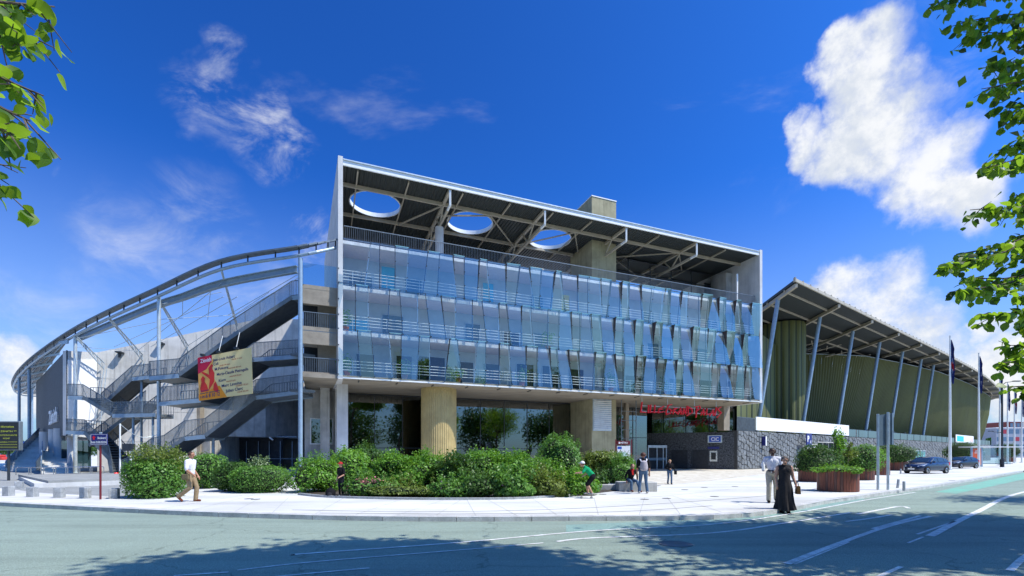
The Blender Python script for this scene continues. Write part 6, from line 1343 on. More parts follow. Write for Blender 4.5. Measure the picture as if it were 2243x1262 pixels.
# ---- parked cars
def car(label, px, py, L, Wd, Ht, heading, paint, seed, doors):
    b = G(px, py); root = thing('parked_car', label, 'car', (0,0,0), 'cars parked on the pale paving')
    hw = Wd/2
    # stations: x from nose (0) to tail (L); (x, half width, sill z, waist z, shoulder z)
    st = [(0.00,0.62,0.30,0.46,0.56),(0.12,0.80,0.22,0.58,0.70),(0.45,0.95,0.18,0.66,0.80),(0.85,0.99,0.18,0.70,0.90),(1.20,1.0,0.20,0.72,0.97),(1.9,1.0,0.20,0.74,0.98),(2.7,1.0,0.20,0.75,0.98),(3.3,0.99,0.20,0.76,0.99),(L-0.18,0.95,0.24,0.76,1.0),(L,0.84,0.34,0.74,0.96)]
    def sec(x, f, z0, z1, z2): 
        w = hw*f; hs = [(w*0.86,z0),(w*0.98,z0+0.10),(w,z1-0.12),(w*0.995,z1),(w*0.965,(z1+z2)/2+0.03),(w*0.90,z2),(w*0.55,z2+0.035)]
        return [V((x,y_,z_)) for y_, z_ in hs]+[V((x,-y_,z_)) for y_, z_ in reversed(hs)]
    m_ = MB(); m_.loft([sec(*s) for s in st]); body = m_.build('body', paint, root, True)
    # greenhouse
    gh = [(1.02,0.70,0.95,0.97),(1.75,0.80,0.98,Ht-0.06),(2.15,0.80,0.98,Ht),(3.0,0.79,0.98,Ht-0.02),(L-0.48,0.76,0.98,Ht-0.12),(L-0.08,0.74,0.98,1.0)]
    def gs(x, f, z0, z1): 
        w = hw*0.92; t = hw*f*0.92; k = (z1-z0)/(Ht-0.98) if Ht > 0.98 else 0; ww = w+(t-w)*min(1,k)
        return [V((x,w,z0)), V((x,w+(ww-w)*0.9,z0+(z1-z0)*0.9)), V((x,ww*0.86,z1)), V((x,-ww*0.86,z1)), V((x,-(w+(ww-w)*0.9),z0+(z1-z0)*0.9)), V((x,-w,z0))]
    m_ = MB(); m_.loft([gs(*s) for s in gh]); m_.build('cabin', paint, root, True)
    def pane(name, pts, off):
        m_ = MB(); a = [V(p) for p in pts]; nrm = (a[1]-a[0]).cross(a[2]-a[0]).normalized(); nrm = nrm if nrm.dot(V(off)) > 0 else -nrm; m_.hexa([p+nrm*0.004 for p in a], [p+nrm*0.016 for p in a]); return m_.build(name, M['car_glass'], root)
    wz, tz = 1.0, Ht-0.10
    def sy(z, x): k = (z-0.98)/(Ht-0.98); return hw*0.92*(1-0.20*k)+0.012
    pane('windscreen', [(1.10,-0.60*hw/0.84,1.02),(1.72,-0.54*hw/0.84,Ht-0.085),(1.72,0.54*hw/0.84,Ht-0.085),(1.10,0.60*hw/0.84,1.02)], (-1,0,1))
    pane('rear_window', [(L-0.12,-0.55,1.06),(L-0.44,-0.50,Ht-0.16),(L-0.44,0.50,Ht-0.16),(L-0.12,0.55,1.06)], (1,0,1))
    for sd in (-1, 1):
        side = [(1.30,2.20),(2.26,3.05),(3.10,L-0.36)] if doors == 5 else [(1.30,2.45),(2.53,L-0.40)]
        for k, (xa, xb) in enumerate(side):
            ta, tb = xa+(0.50 if k == 0 else 0.0), xb-(0.16 if k == len(side)-1 else 0)
            pane('side_window', [(xa,sd*sy(1.02,xa),1.02),(ta,sd*sy(tz,xa),tz-(0.03 if k == 0 else 0)),(tb,sd*sy(tz,xb),tz-(0.08 if k == len(side)-1 else 0)),(xb,sd*sy(1.02,xb),1.02)], (0,sd,0.2))
        for xw in (0.72, L-0.62):
            m_ = MB(); c = V((xw,sd*(hw-0.09),0.30)); m_.tube(c+V((0,-0.10,0)), c+V((0,0.10,0)), 0.30, n=22); wh = m_.build('wheel', M['tyre'], root)
            m_ = MB(); o_ = c+V((0,sd*0.102,0)); m_.tube(o_, o_+V((0,sd*0.012,0)), 0.19, 0.17, n=18); m_.build('rim', M['stainless'], wh)
            m_ = MB()
            for q in range(5): a = 2*math.pi*q/5; m_.beam(o_+V((0.03*math.cos(a),sd*0.02,0.03*math.sin(a))), o_+V((0.15*math.cos(a),sd*0.02,0.15*math.sin(a))), 0.018, 0.045)
            stuff(m_.build('rim_gap', M['steel_dark'], wh))
            m_ = MB(); n = 14; ring = []
            for rr in (0.31, 0.37): ring += [V((xw+rr*math.cos(math.pi*k/n), sd*(hw*0.985+0.012), 0.30+rr*math.sin(math.pi*k/n))) for k in range(n+1)]
            m_.add(ring, [(k,k+1,n+2+k,n+1+k) for k in range(n)]); m_.build('wheel_arch', M['tyre'], root)
        m_ = MB(); m_.add([V((0.06,sd*0.42,0.60)), V((0.10,sd*0.60,0.60)), V((0.42,sd*(hw*0.93),0.68)), V((0.50,sd*(hw*0.91),0.80)), V((0.22,sd*0.60,0.73)), V((0.10,sd*0.42,0.67))], [(0,1,2,3,4,5)]); m_.add([v+V((-0.03,0,0.015)) for v in [V((0.06,sd*0.42,0.60)), V((0.10,sd*0.60,0.60)), V((0.42,sd*(hw*0.96),0.68)), V((0.50,sd*(hw*0.93),0.80)), V((0.22,sd*0.60,0.74)), V((0.10,sd*0.42,0.68))]], [(0,1,2,3,4,5)]); m_.build('headlight', M['lamp_glass'], root)
        m_ = MB(); m_.box((1.42,sd*(hw+0.07),1.02), (0.12,0.18,0.13)); m_.build('mirror', paint, root)
        m_ = MB(); m_.box((L-0.05,sd*(hw*0.80),0.86), (0.12,0.16,0.26)); m_.build('tail_light', M['red'], root)
        for xh in ((2.05,2.95) if doors == 5 else (2.3,)): m_ = MB(); m_.box((xh,sd*(hw+0.006),0.84), (0.18,0.03,0.035)); m_.build('door_handle', M['steel_dark'], root)
    m_ = MB(); m_.box((0.015,0,0.50), (0.10,0.72,0.14)); m_.build('grille', M['steel_dark'], root)
    m_ = MB(); m_.box((0.04,0,0.29), (0.16,1.05,0.12)); m_.build('bumper_intake', M['steel_dark'], root)
    m_ = MB(); m_.box((-0.045,0,0.42), (0.02,0.50,0.11)); m_.build('number_plate', M['whitepanel'], root)
    m_ = MB(); m_.tube((-0.05,0,0.56), (0.0,0,0.56), 0.06, n=14); m_.build('badge', M['stainless'], root)
    root.location = b; root.rotation_euler = (0,0,heading); 
    # place by the car's middle
    c = Matrix.Rotation(heading,3,'Z') @ V((L/2,0,0)); root.location = V((b.x,b.y,0))-c
    return root
car('dark navy five door hatchback parked nearest the planters', 2028, 1037, 3.95, 1.68, 1.47, R(20), M['car_navy'], 1, 5)
car('blue black three door hatchback parked behind the navy one', 2104, 1026, 3.85, 1.67, 1.44, R(15), M['car_black'], 2, 3)
# potted plants standing in the glazed galleries
for i, (px, row, hh) in enumerate(((757,1,1.15),(760,0,1.2),(886,0,1.1),(1004,0,0.7),(1143,0,1.05),(1338,0,1.3),(1455,0,1.0),(1200,1,1.2))):
    s = s_at(px, -0.9); c = F(s,-0.9,FLZ[row]); r_ = thing('potted_plant', ['potted palm on the middle gallery at the left end','potted palm on the lowest gallery at the left end','red potted plant on the lowest gallery above the entrance glazing','short potted plant above the fluted column','bushy potted plant on the lowest gallery right of the fluted column','tall potted plant above the louvred core','potted plant above the red sign','potted plant on the middle gallery near the centre'][i], 'potted plant', c, 'potted plants in the galleries')
    m_ = MB(); m_.lathe(c, [(0.17,0),(0.23,0.34),(0.25,0.34),(0.25,0.40),(0.2,0.40)], 14); m_.build('pot', M['terracotta'], r_, True)
    g = np.random.default_rng(i); n = 170; cen = g.normal(size=(n,3))*np.array([0.24,0.24,0.26*hh])+np.array([0,0,0.4+hh*0.55]); v, f = leaf_geo(cen, g.normal(size=(n,3))+np.array([0,0,0.5]), 0.24*g.uniform(0.6,1.3,n), 0.32, i); link('foliage', np_mesh('foliage', v, f, M['leaf_bright']), r_)
    m_ = MB(); m_.tube(c+V((0,0,0.35)), c+V((0.03,0,0.4+hh*0.6)), 0.02, 0.012, 6); m_.build('stem', M['bark'], r_)
# far buildings at the right end and left edge
def far_building(label, px0, px1, ytop, D, mat, rows, cols, winmat, extra=None):
    x0, y0 = PX(px0, D); x1, _ = PX(px1, D); zt = P(0, ytop, D).z; r_ = thing('far_building', label, 'building', V((x0,y0,0)), 'far buildings')
    m_ = MB(); m_.obox((x0,y0,0), V((x1-x0,0,0)), V((0,20,0)), V((0,0,zt))); m_.build('wall', mat, r_)
    m_ = MB(); m_.obox((x0-0.2,y0-0.2,zt), V((x1-x0+0.4,0,0)), V((0,20.4,0)), V((0,0,0.4))); m_.build('roof_edge', M['whitepanel'], r_)
    for i in range(rows):
        for j in range(cols):
            wx = (x1-x0)/cols; wz = zt/rows; m_ = MB(); m_.obox((x0+wx*(j+0.12),y0-0.06,wz*(i+0.25)), V((wx*0.76,0,0)), V((0,0.05,0)), V((0,0,wz*0.55))); k = (i*3+j*5) % 7; m_.build('window', extra if (extra and k == 0) else winmat, r_)
    return r_
fb = plainp('far_blue_glass', (0.10,0.17,0.26), 0.15); redp = plainp('far_red_panel', (0.35,0.03,0.05), 0.6)
far_building('far blue grey office block with red panels beyond the hall', 2182, 2300, 938, 260, pm('far_grey_wall', (0.32,0.36,0.42), 0.7), 4, 9, fb, redp)
far_building('far dark red brick block above the blue office', 2212, 2242, 924, 320, pm('far_brick', (0.22,0.06,0.05), 0.8), 5, 4, fb)
far_building('distant low white hall seen beneath the canopy', -40, 60, 1000-14, 175, pm('far_white_wall', (0.5,0.5,0.48), 0.8), 1, 10, fb)
for i, (px, col) in enumerate(((-6,(0.5,0.04,0.03)),(100,(0.45,0.05,0.04)),(128,(0.5,0.16,0.08)),(66,(0.5,0.06,0.05)))):
    x, y = PX(px, 110); m_ = MB(); m_.box((x,y,0.75), (4.2,1.8,0.8)); m_.box((x+0.2,y,1.35), (2.4,1.6,0.55)); r_ = m_.build('distant_car', [plainp('distant_paint_%d' % i, col, 0.4)], None, False, V((x,y,0))); bv = r_.modifiers.new('b','BEVEL'); bv.width = 0.25; bv.segments = 3
    tag(r_, ['red distant car at the left edge under the trees','red distant car seen between the canopy stairs','orange distant car beside the round columns','red distant car behind the blue notice'][i], 'car', 'distant cars')
# ---------------------------------------------------------------- people
from mathutils import Euler
def sk(name, c, r=0.55): return plainp(name, c, r)
SKIN = sk('light_skin', (0.50,0.27,0.18)); SKIN_D = sk('dark_skin', (0.07,0.032,0.02)); SKIN_T = sk('tanned_skin', (0.36,0.17,0.10))
def cloth(name, c): return pm(name, c, 0.9, var=0.10, scale=14, bump=0.35, bscale=22, spec=0.15)
def person(label, pos, heading, H, J, mats, regions, hair, extras=None, vox=0.011, group='people on the forecourt'):
    """J: joints in metres for a 1.75 m figure facing +Y; regions: limb -> material index; body grown as one surface"""
    sc = H/1.75; root = thing('person', label, 'person', (0,0,0), group)
    prim = []   # p0,p1,r0,r1,material,flatten
    def cap(a, b, r0, r1, m, sq=(1,1,1)): prim.append((V(a), V(b), r0, r1, m, sq))
    j = {k: V(v) for k, v in J.items()}
    pel, chest, neck, head = j['pelvis'], j['chest'], j['neck'], j['head']
    T, A, FA, LG, CA, SH = (regions[k] for k in ('torso','arm','forearm','thigh','calf','shoe'))
    wide = J.get('_wide', V((1,1,1)))
    up = (chest-pel).normalized()
    sh = j['sl']-j['sr']; shn = sh.normalized()
    cap(pel-shn*0.07, pel+shn*0.07, 0.125, 0.125, LG); cap(pel+up*0.06, pel+up*0.22, 0.135, 0.130, T); cap(pel+up*0.22-shn*0.03, chest-shn*0.06, 0.125, 0.130, T); cap(pel+up*0.22+shn*0.03, chest+shn*0.06, 0.125, 0.130, T)
    cap(j['sl']-shn*0.05, j['sr']+shn*0.05, 0.082, 0.082, T); cap(chest, neck, 0.11, 0.07, T); cap(neck, head-V((0,0,0.06)), 0.055, 0.052, 0)
    # head: skull, jaw, nose, ears
    hd = J.get('_face', (0,1,0)); f = V(hd).normalized(); rt = f.cross(V((0,0,1))).normalized()
    cap(head+V((0,0,0.02))-f*0.02, head+V((0,0,0.03))+f*0.015, 0.092, 0.088, 0); cap(head+f*0.035-V((0,0,0.05)), head+f*0.045-V((0,0,0.075)), 0.060, 0.048, 0); cap(head+f*0.10-V((0,0,0.0)), head+f*0.115-V((0,0,0.028)), 0.014, 0.018, 0)
    for s in (-1,1): cap(head+rt*s*0.088, head+rt*s*0.092-V((0,0,0.025)), 0.018, 0.015, 0)
    for s, S_ in (('l',1),('r',-1)):
        cap(j['s'+s], j['e'+s], 0.062, 0.047, A); cap(j['e'+s], j['w'+s], 0.045, 0.032, FA)
        if A != FA and regions.get('sleeve'): cap(j['s'+s], j['s'+s].lerp(j['e'+s], 0.8), 0.072, 0.066, A)
        # hand: palm, four fingers, thumb
        w = j['w'+s]; d = (w-j['e'+s]).normalized(); sd = d.cross(V((0,0,1))); sd = sd.normalized() if sd.length > 0.1 else V((0,1,0)); n_ = sd.cross(d)
        cap(w, w+d*0.075, 0.030, 0.034, 0)
        for q, L_ in zip((-0.027,-0.009,0.009,0.027), (0.060,0.075,0.070,0.055)): b_ = w+d*0.085+sd*q; cap(b_, b_+d*L_*0.55-n_*0.008, 0.0105, 0.0100, 0); cap(b_+d*L_*0.55-n_*0.008, b_+d*L_*0.9-n_*0.032, 0.0100, 0.0085, 0)
        cap(w+d*0.03+sd*0.03*S_, w+d*0.075+sd*0.058*S_-n_*0.01, 0.0125, 0.0105, 0)
        cap(j['h'+s], j['k'+s], 0.098*wide[0], 0.066*wide[0], LG); cap(j['k'+s], j['a'+s], 0.062*wide[1], 0.046*wide[2], CA); cap(j['a'+s], j['a'+s]-V((0,0,0.04)), 0.042, 0.045, SH)
        fd = V(J.get('f'+s, (0,1,0))).normalized(); cap(j['a'+s]-fd*0.04-V((0,0,0.045)), j['a'+s]+fd*0.15-V((0,0,0.055)), 0.046, 0.040, SH)
    mb = MB()
    for a, b, r0, r1, m, sq in prim:
        d = (b-a); L_ = d.length; d = d.normalized() if L_ > 1e-5 else V((0,0,1)); x = d.orthogonal().normalized(); y = d.cross(x); secs = []; n = 12
        for t in (-0.95,-0.7,-0.35,0): rr = r0*math.sqrt(max(0,1-t*t)); secs.append([a+d*(t*r0)+(x*math.cos(2*math.pi*k/n)+y*math.sin(2*math.pi*k/n))*rr for k in range(n)])
        for t in (0,0.35,0.7,0.95): rr = r1*math.sqrt(max(0,1-t*t)); secs.append([b+d*(t*r1)+(x*math.cos(2*math.pi*k/n)+y*math.sin(2*math.pi*k/n))*rr for k in range(n)])
        mb.loft(secs)
    me = mb.mesh('body'); fix_normals(me); o = bpy.data.objects.new('tmp', me); COL.objects.link(o)
    md = o.modifiers.new('r','REMESH'); md.mode = 'VOXEL'; md.voxel_size = vox; sm = o.modifiers.new('s','SMOOTH'); sm.factor = 0.5; sm.iterations = 3
    dg = bpy.context.evaluated_depsgraph_get(); me2 = bpy.data.meshes.new_from_object(o.evaluated_get(dg)); bpy.data.objects.remove(o)
    nf = len(me2.polygons); cen = np.empty(nf*3); me2.polygons.foreach_get('center', cen); cen = cen.reshape(-1,3); best = np.full(nf, 9.0); mi = np.zeros(nf, dtype=np.int32)
    for a, b, r0, r1, m, sq in prim:
        a_, b_ = np.array(a), np.array(b); ab = b_-a_; t = np.clip(((cen-a_)@ab)/max(1e-9, ab@ab), 0, 1); dist = np.linalg.norm(cen-(a_+t[:,None]*ab), axis=1)-(r0+(r1-r0)*t); k = dist < best; best[k] = dist[k]; mi[k] = m
    me2.materials.clear()
    for m in mats: me2.materials.append(m)
    me2.polygons.foreach_set('material_index', mi); me2.polygons.foreach_set('use_smooth', [True]*nf); me2.name = 'body'
    link('body', me2, root)
    # hair as a cap of strands over the skull, eyes, mouth
    hm, style = hair; m_ = MB(); secs = []
    for i in range(9):
        ph = i/8*math.pi*0.62; row = []
        for k in range(18):
            th = 2*math.pi*k/18; dv = V((math.sin(ph)*math.cos(th), math.sin(ph)*math.sin(th), math.cos(ph))); fr = dv.dot(f)
            r = 0.104+0.006*math.sin(5*th+i)+(0.012 if style == 'full' else 0); low = 1.0
            if fr > 0.25 and i > 4: low = max(0.0, 1-(fr-0.25)*1.6)
            p = head+V((0,0,0.022))-f*0.006+dv*r*(0.80+0.20*low if low < 1 else 1.0); row.append(p)
        secs.append(row)
    m_.loft(secs); 
    if style == 'long': m_.lathe(head-f*0.055-V((0,0,0.16)), [(0.03,-0.08),(0.075,0),(0.085,0.1),(0.07,0.18)], 12)
    m_.build('hair', hm, root, True)
    m_ = MB()
    for s in (-1,1): m_.lathe(head+f*0.093+rt*s*0.034+V((0,0,0.018)), [(0.004,-0.008),(0.012,0),(0.004,0.008)], 8)
    m_.box(head+f*0.100-V((0,0,0.055)), (0.05 if abs(f.y) > 0.5 else 0.02, 0.02 if abs(f.y) > 0.5 else 0.05, 0.010)); stuff(m_.build('face_features', plainp('dark_features', (0.03,0.012,0.01), 0.5), root))
    if extras: extras(root, j, head, f, rt)
    root.location = pos; root.rotation_euler = (0,0,heading); root.scale = (sc,sc,sc)
    return root
def joints(**k):
    J = dict(pelvis=(0,0,0.95), chest=(0,0.01,1.32), neck=(0,0.0,1.47), head=(0,0.03,1.63), sl=(-0.19,0,1.41), sr=(0.19,0,1.41), el=(-0.25,-0.03,1.12), er=(0.25,-0.03,1.12), wl=(-0.26,0.05,0.88), wr=(0.26,0.05,0.88), hl=(-0.095,0,0.90), hr=(0.095,0,0.90), kl=(-0.105,0.02,0.50), kr=(0.105,0.02,0.50), al=(-0.11,-0.02,0.10), ar=(0.11,-0.02,0.10)); J.update(k); return J
def strap(mb, pts, w=0.03, t=0.012):
    for a, b in zip(pts[:-1], pts[1:]): mb.beam(a, b, w, t, up=(0,-1,0.2))
HB = sk('brown_hair', (0.045,0.022,0.012), 0.7); HK = sk('black_hair', (0.008,0.007,0.007), 0.7); HG = sk('grey_brown_hair', (0.10,0.085,0.075), 0.7); HBL = sk('blond_hair', (0.38,0.24,0.09), 0.7); HR_ = sk('reddish_hair', (0.07,0.022,0.012), 0.7)
REG = dict(torso=1, arm=1, forearm=0, thigh=2, calf=2, shoe=3, sleeve=True); REGL = dict(REG, forearm=1)
black_c, white_c, beige_c, jean_c, shoe_b = cloth('black_cloth', (0.012,0.012,0.014)), cloth('white_cotton', (0.72,0.72,0.78)), cloth('khaki_cloth', (0.30,0.22,0.13)), cloth('blue_denim', (0.08,0.14,0.23)), cloth('brown_shoe', (0.16,0.05,0.03))
dark_shoe = cloth('black_shoe', (0.015,0.013,0.012)); pale_shoe = cloth('pale_trainer', (0.45,0.42,0.40))
# 1 walking man on the left, facing right
def ex_walk(root, j, head, f, rt):
    m_ = MB(); strap(m_, [V((0.12,0.05,1.46)), V((0.19,0.02,1.30)), V((0.21,-0.02,1.05)), V((0.20,-0.06,0.92))], 0.045, 0.02); strap(m_, [V((0.12,0.05,1.46)), V((0.02,-0.13,1.35)), V((-0.05,-0.15,1.1))], 0.045, 0.02); m_.build('bag_strap', black_c, root)
    m_ = MB(); m_.box((0.225,-0.01,0.88), (0.09,0.27,0.21), 0.0); b_ = m_.build('shoulder_bag', cloth('olive_canvas', (0.17,0.14,0.08)), root); bv = b_.modifiers.new('b','BEVEL'); bv.width = 0.04; bv.segments = 3
person('man in white tee and khaki trousers walking with a shoulder bag', G(417,1099), R(-90), 1.76, joints(kl=(-0.10,0.16,0.50), al=(-0.10,0.12,0.09), kr=(0.10,0.06,0.50), ar=(0.10,-0.34,0.20), el=(-0.25,-0.06,1.12), wl=(-0.24,0.10,0.90), er=(0.24,0.03,1.12), wr=(0.22,0.24,0.96), fr=(0,0.75,-0.65), _wide=V((1.1,1.25,1.55))), [SKIN_T, white_c, beige_c, shoe_b], REG, (HB,'short'), ex_walk)
# 2 youth in black with red cap by the bed
def ex_cap(col, brim=True, back=False):
    def fn(root, j, head, f, rt):
        m_ = MB(); secs = []
        for i in range(6):
            ph = i/5*math.pi*0.5; secs.append([head+V((0,0,0.035))+V((math.sin(ph+0.02)*math.cos(2*math.pi*k/16), math.sin(ph+0.02)*math.sin(2*math.pi*k/16), math.cos(ph+0.02)))*0.115 for k in range(16)])
        m_.loft(secs); c = m_.build('cap', col, root, True); d = -f if back else f
        m_ = MB(); q = [head+V((0,0,0.045))+d*0.09+rt*s*0.085 for s in (-1,1)]; e = [head+V((0,0,0.035))+d*0.19+rt*s*0.06 for s in (1,-1)]; m_.hexa(q+e, [p+V((0,0,0.012)) for p in q+e]); m_.build('brim', col, c)
    return fn
red_cap = cloth('red_cap_cloth', (0.40,0.03,0.03)); 
person('youth in black with a red cap standing by the planting bed', G(747,1088), R(150), 1.36, joints(el=(-0.27,0.02,1.12), wl=(-0.20,0.22,1.02), er=(0.27,-0.05,1.12), wr=(0.28,0.02,0.88)), [SKIN, black_c, cloth('charcoal_jeans', (0.02,0.022,0.03)), dark_shoe], REG, (HB,'short'), ex_cap(red_cap))
def skateboard(label, pos, rot, mat):
    root = thing('skateboard', label, 'skateboard', (0,0,0), 'skateboards'); m_ = MB(); secs = []
    for x, z, w in ((-0.40,0.145,0.05),(-0.36,0.135,0.085),(-0.26,0.11,0.10),(0.26,0.11,0.10),(0.36,0.135,0.085),(0.40,0.145,0.05)): secs.append([V((x,-w,z)), V((x,w,z)), V((x,w,z+0.014)), V((x,-w,z+0.014))])
    m_.loft(secs); m_.build('deck', mat, root)
    for x in (-0.2,0.2):
        m_ = MB(); m_.box((x,0,0.085), (0.05,0.12,0.05)); m_.build('truck', M['stainless'], root)
        for s in (-1,1): m_ = MB(); m_.tube((x,s*0.075,0.035), (x,s*0.11,0.035), 0.033, n=12); m_.build('wheel', pale_shoe, root)
    root.location = pos; root.rotation_euler = (0,0,rot); root.scale = (0.95,)*3
skateboard('dark skateboard on the ground at the feet of the youth in black', G(755,1090), 0.25, black_c)
r_ = thing('backpack', 'black backpack lying on the pavement by the flower bed', 'backpack', G(724,1089)); c = r_.location
m_ = MB(); m_.lathe(c, [(0.12,0),(0.19,0.08),(0.19,0.22),(0.12,0.33),(0.03,0.36)], 16); m_.build('bag_body', black_c, r_, True)
m_ = MB(); m_.lathe(c+V((0.03,-0.17,0.02)), [(0.06,0),(0.10,0.06),(0.08,0.16),(0.02,0.18)], 12); m_.build('front_pocket', cloth('dark_grey_cloth', (0.03,0.03,0.035)), r_, True)
m_ = MB(); m_.path([c+V((-0.05,0.0,0.34)), c+V((-0.03,0,0.42)), c+V((0.03,0,0.42)), c+V((0.05,0,0.34))], 0.012, 6); m_.build('carry_loop', black_c, r_)
# 3 skateboarder, bent forward, facing left
green_c = cloth('green_tee', (0.01,0.32,0.13)); blacksh = cloth('black_shorts', (0.012,0.012,0.014))
person('skateboarder in green tee, black shorts and white cap leaning forward', G(1291,1090)+V((0,0,0.11)), R(82), 1.52, joints(pelvis=(0,-0.16,0.82), chest=(0,0.10,1.12), neck=(0,0.21,1.24), head=(0,0.31,1.36), sl=(-0.19,0.15,1.19), sr=(0.19,0.15,1.19), el=(-0.30,0.30,1.00), wl=(-0.26,0.52,0.98), er=(0.30,0.02,0.98), wr=(0.32,0.22,0.86), hl=(-0.10,-0.14,0.78), hr=(0.10,-0.14,0.78), kl=(-0.14,0.08,0.46), kr=(0.14,0.10,0.46), al=(-0.12,-0.10,0.10), ar=(0.12,0.06,0.10), _wide=V((1.25,1.0,1.0))), [SKIN, green_c, blacksh, pale_shoe], dict(REG, calf=0), (HB,'short'), ex_cap(cloth('white_cap_cloth', (0.7,0.7,0.7)), True))
skateboard('skateboard ridden by the boy in green', G(1285,1092), 0.06, cloth('grey_deck', (0.12,0.10,0.09)))
# 4 girl sitting on the bench block
def ex_scarf(root, j, head, f, rt):
    m_ = MB(); m_.lathe(j['neck']+V((0,0.01,-0.03)), [(0.07,-0.03),(0.095,0),(0.09,0.05),(0.06,0.07)], 14); m_.beam(j['neck']+V((0.03,0.10,-0.02)), j['neck']+V((0.02,0.17,-0.25)), 0.08, 0.03, up=(0,1,0)); m_.build('scarf', cloth('red_scarf', (0.45,0.02,0.02)), root, True)
person('girl in black jacket, red scarf and jeans sitting on the bench block', G(1384,1077)+V((0,-0.06,0)), R(188), 1.62, joints(pelvis=(0,-0.22,0.57), chest=(0,-0.08,0.92), neck=(0,-0.02,1.07), head=(0.0,0.05,1.22), sl=(-0.18,-0.05,1.01), sr=(0.18,-0.05,1.01), el=(-0.30,-0.10,0.76), wl=(-0.28,-0.06,0.55), er=(0.30,-0.10,0.76), wr=(0.28,-0.04,0.55), hl=(-0.10,-0.18,0.55), hr=(0.10,-0.18,0.55), kl=(-0.15,0.22,0.52), kr=(0.13,0.20,0.50), al=(-0.22,0.42,0.11), ar=(0.12,0.22,0.11), _wide=V((1,1.05,1.35))), [SKIN, black_c, jean_c, shoe_b], REGL, (HR_,'long'), ex_scarf)
# 5 person with backpack seen from behind
def ex_pack(root, j, head, f, rt):
    m_ = MB(); m_.lathe(V((0,-0.20,0.98)), [(0.10,0),(0.16,0.06),(0.165,0.22),(0.13,0.38),(0.04,0.44)], 16); b_ = m_.build('backpack', cloth('grey_lilac_pack', (0.42,0.38,0.40)), root, True)
    m_ = MB(); m_.box((0,-0.13,1.30), (0.26,0.14,0.14)); m_.build('pack_top', cloth('navy_pack', (0.03,0.03,0.06)), root)
    for s in (-1,1): m_ = MB(); strap(m_, [V((s*0.06,-0.19,1.33)), V((s*0.13,-0.14,1.44)), V((s*0.14,0.0,1.49))], 0.05, 0.02); m_.build('strap', white_c, root)
person('person in black tee and jeans with a pale backpack, seen from behind', G(1409,1081), R(-8), 1.74, joints(kl=(-0.13,0.02,0.50), al=(-0.17,-0.02,0.10), kr=(0.12,0.02,0.50), ar=(0.17,0.0,0.10), _wide=V((1,1.05,1.4))), [SKIN_T, black_c, jean_c, pale_shoe], REG, (HR_,'full'), ex_pack)
# 6 boy in black sweater
def ex_bag(root, j, head, f, rt):
    m_ = MB(); m_.box((0.36,-0.05,0.78), (0.14,0.30,0.30)); b_ = m_.build('black_bag', black_c, root); bv = b_.modifiers.new('b','BEVEL'); bv.width = 0.04
person('fair haired boy in black sweater and jeans walking on the cobbles', G(1467,1061), R(175), 1.38, joints(el=(-0.28,-0.02,1.14), wl=(-0.36,0.02,0.93), er=(0.26,0.0,1.13), wr=(0.06,0.24,1.10), kl=(-0.10,0.10,0.50), al=(-0.10,0.08,0.10), kr=(0.10,0.02,0.50), ar=(0.10,-0.14,0.11), _wide=V((1,1.05,1.3)), _face=(0,0.9,-0.3)), [SKIN, black_c, jean_c, dark_shoe], REGL, (HBL,'short'), lambda root, j, head, f, rt: (MB().box((-0.40,-0.02,0.84), (0.14,0.26,0.28)).build('black_bag', black_c, root)))
# 7, 8 two people in the shaded entrance
person('person in blue shirt and dark jacket in the shaded entrance', G(1492,1027), R(170), 1.72, joints(), [SKIN, cloth('blue_shirt', (0.06,0.10,0.22)), black_c, dark_shoe], REG, (HB,'short'), None, 0.016, 'people in the entrance')
person('person in dark clothes with a pale bag in the shaded entrance', G(1511,1027), R(160), 1.78, joints(el=(-0.28,-0.02,1.12), wl=(-0.16,0.18,1.02), er=(0.28,-0.02,1.12), wr=(0.16,0.18,1.02)), [SKIN, black_c, black_c, dark_shoe], REG, (HB,'short'), None, 0.016, 'people in the entrance')
# 9 man in white shirt
def ex_bottle(root, j, head, f, rt):
    p = j['wr']+V((0.0,0.09,-0.02)); m_ = MB(); m_.lathe(p-V((0,0,0.02)), [(0.045,0),(0.045,0.18),(0.02,0.24),(0.02,0.27)], 12); m_.build('white_bottle', M['whitepanel'], root, True)
    m_ = MB(); m_.lathe(j['pelvis']+V((0,0,0.055)), [(0.155,0),(0.157,0.04)], 20); m_.build('belt', dark_shoe, root)
pale_tr = cloth('pale_beige_trousers', (0.42,0.39,0.31))
person('tall man in white shirt and pale trousers holding a white bottle', G(1692,1101), R(158), 1.88, joints(el=(-0.26,0.02,1.12), wl=(-0.06,0.22,1.03), er=(0.30,0.0,1.13), wr=(0.30,0.25,1.08), kl=(-0.10,0.02,0.50), al=(-0.12,-0.16,0.13), kr=(0.11,0.10,0.51), ar=(0.12,0.10,0.10), _wide=V((1.12,1.25,1.5)), _face=(0.0,1,0.0)), [SKIN_D, white_c, pale_tr, dark_shoe], REG, (HK,'short'), ex_bottle, 0.009)
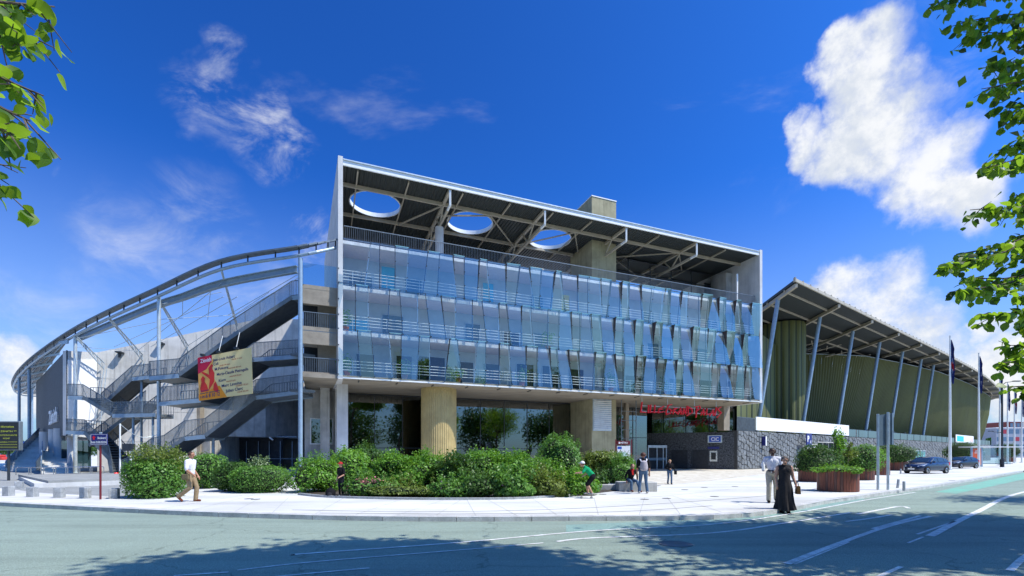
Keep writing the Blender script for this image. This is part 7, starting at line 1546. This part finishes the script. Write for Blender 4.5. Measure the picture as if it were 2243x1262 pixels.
# 10 woman in long black dress
def ex_dress(root, j, head, f, rt):
    m_ = MB(); secs = []; g = random.Random(3)
    prof = [(1.36,0.155,0.115,0),(1.20,0.165,0.135,0),(1.05,0.155,0.125,0),(0.92,0.185,0.155,0.01),(0.75,0.215,0.18,0.02),(0.55,0.225,0.19,0.03),(0.35,0.245,0.21,0.04),(0.20,0.275,0.24,0.05),(0.10,0.29,0.26,0.06)]
    for z, a, b, w in prof: secs.append([V((a*math.cos(2*math.pi*k/40)*(1+w*3*math.sin(9*2*math.pi*k/40+z*2)), 0.01+b*math.sin(2*math.pi*k/40)*(1+w*3*math.sin(9*2*math.pi*k/40+z*2)), z+(0.02*math.sin(3*2*math.pi*k/40) if z < 0.15 else 0))) for k in range(40)])
    m_.loft(secs, cap=False); m_.build('dress', black_dress, root, True)
    for s in (-1,1): m_ = MB(); strap(m_, [V((s*0.10,-0.08,1.36)), V((s*0.11,0,1.47)), V((s*0.10,0.10,1.36))], 0.05, 0.02); m_.build('shoulder_strap', black_dress, root)
    m_ = MB(); c = V((-0.34,0.10,0.72)); m_.hexa([c+V(k) for k in ((-0.05,-0.11,-0.12),(0.05,-0.11,-0.12),(0.05,0.11,-0.12),(-0.05,0.11,-0.12))], [c+V(k) for k in ((-0.04,-0.09,0.12),(0.04,-0.09,0.12),(0.04,0.09,0.12),(-0.04,0.09,0.12))]); hb = m_.build('handbag', cloth('brown_woven_bag', (0.20,0.10,0.035)), root)
    m_ = MB(); m_.path([c+V((0,-0.08,0.12)), c+V((0.02,-0.05,0.24)), c+V((0.02,0.05,0.24)), c+V((0,0.08,0.12))], 0.010, 6); m_.build('bag_handle', cloth('brown_strap', (0.12,0.06,0.02)), hb)
black_dress = cloth('black_crinkle_dress', (0.036,0.033,0.034))
person('woman in a long sleeveless black dress carrying a brown handbag', G(1718,1124,ZR), R(166), 1.74, joints(el=(-0.24,-0.02,1.12), wl=(-0.29,0.08,0.88), er=(0.23,0.0,1.12), wr=(0.22,0.06,0.88), sl=(-0.17,0,1.40), sr=(0.17,0,1.40), al=(-0.10,-0.04,0.10), ar=(0.10,0.06,0.10), head=(0,0.06,1.61), _face=(0.25,0.9,-0.25)), [SKIN, black_dress, black_dress, dark_shoe], dict(REG, arm=0, sleeve=False), (HG,'full'), ex_dress, 0.009)
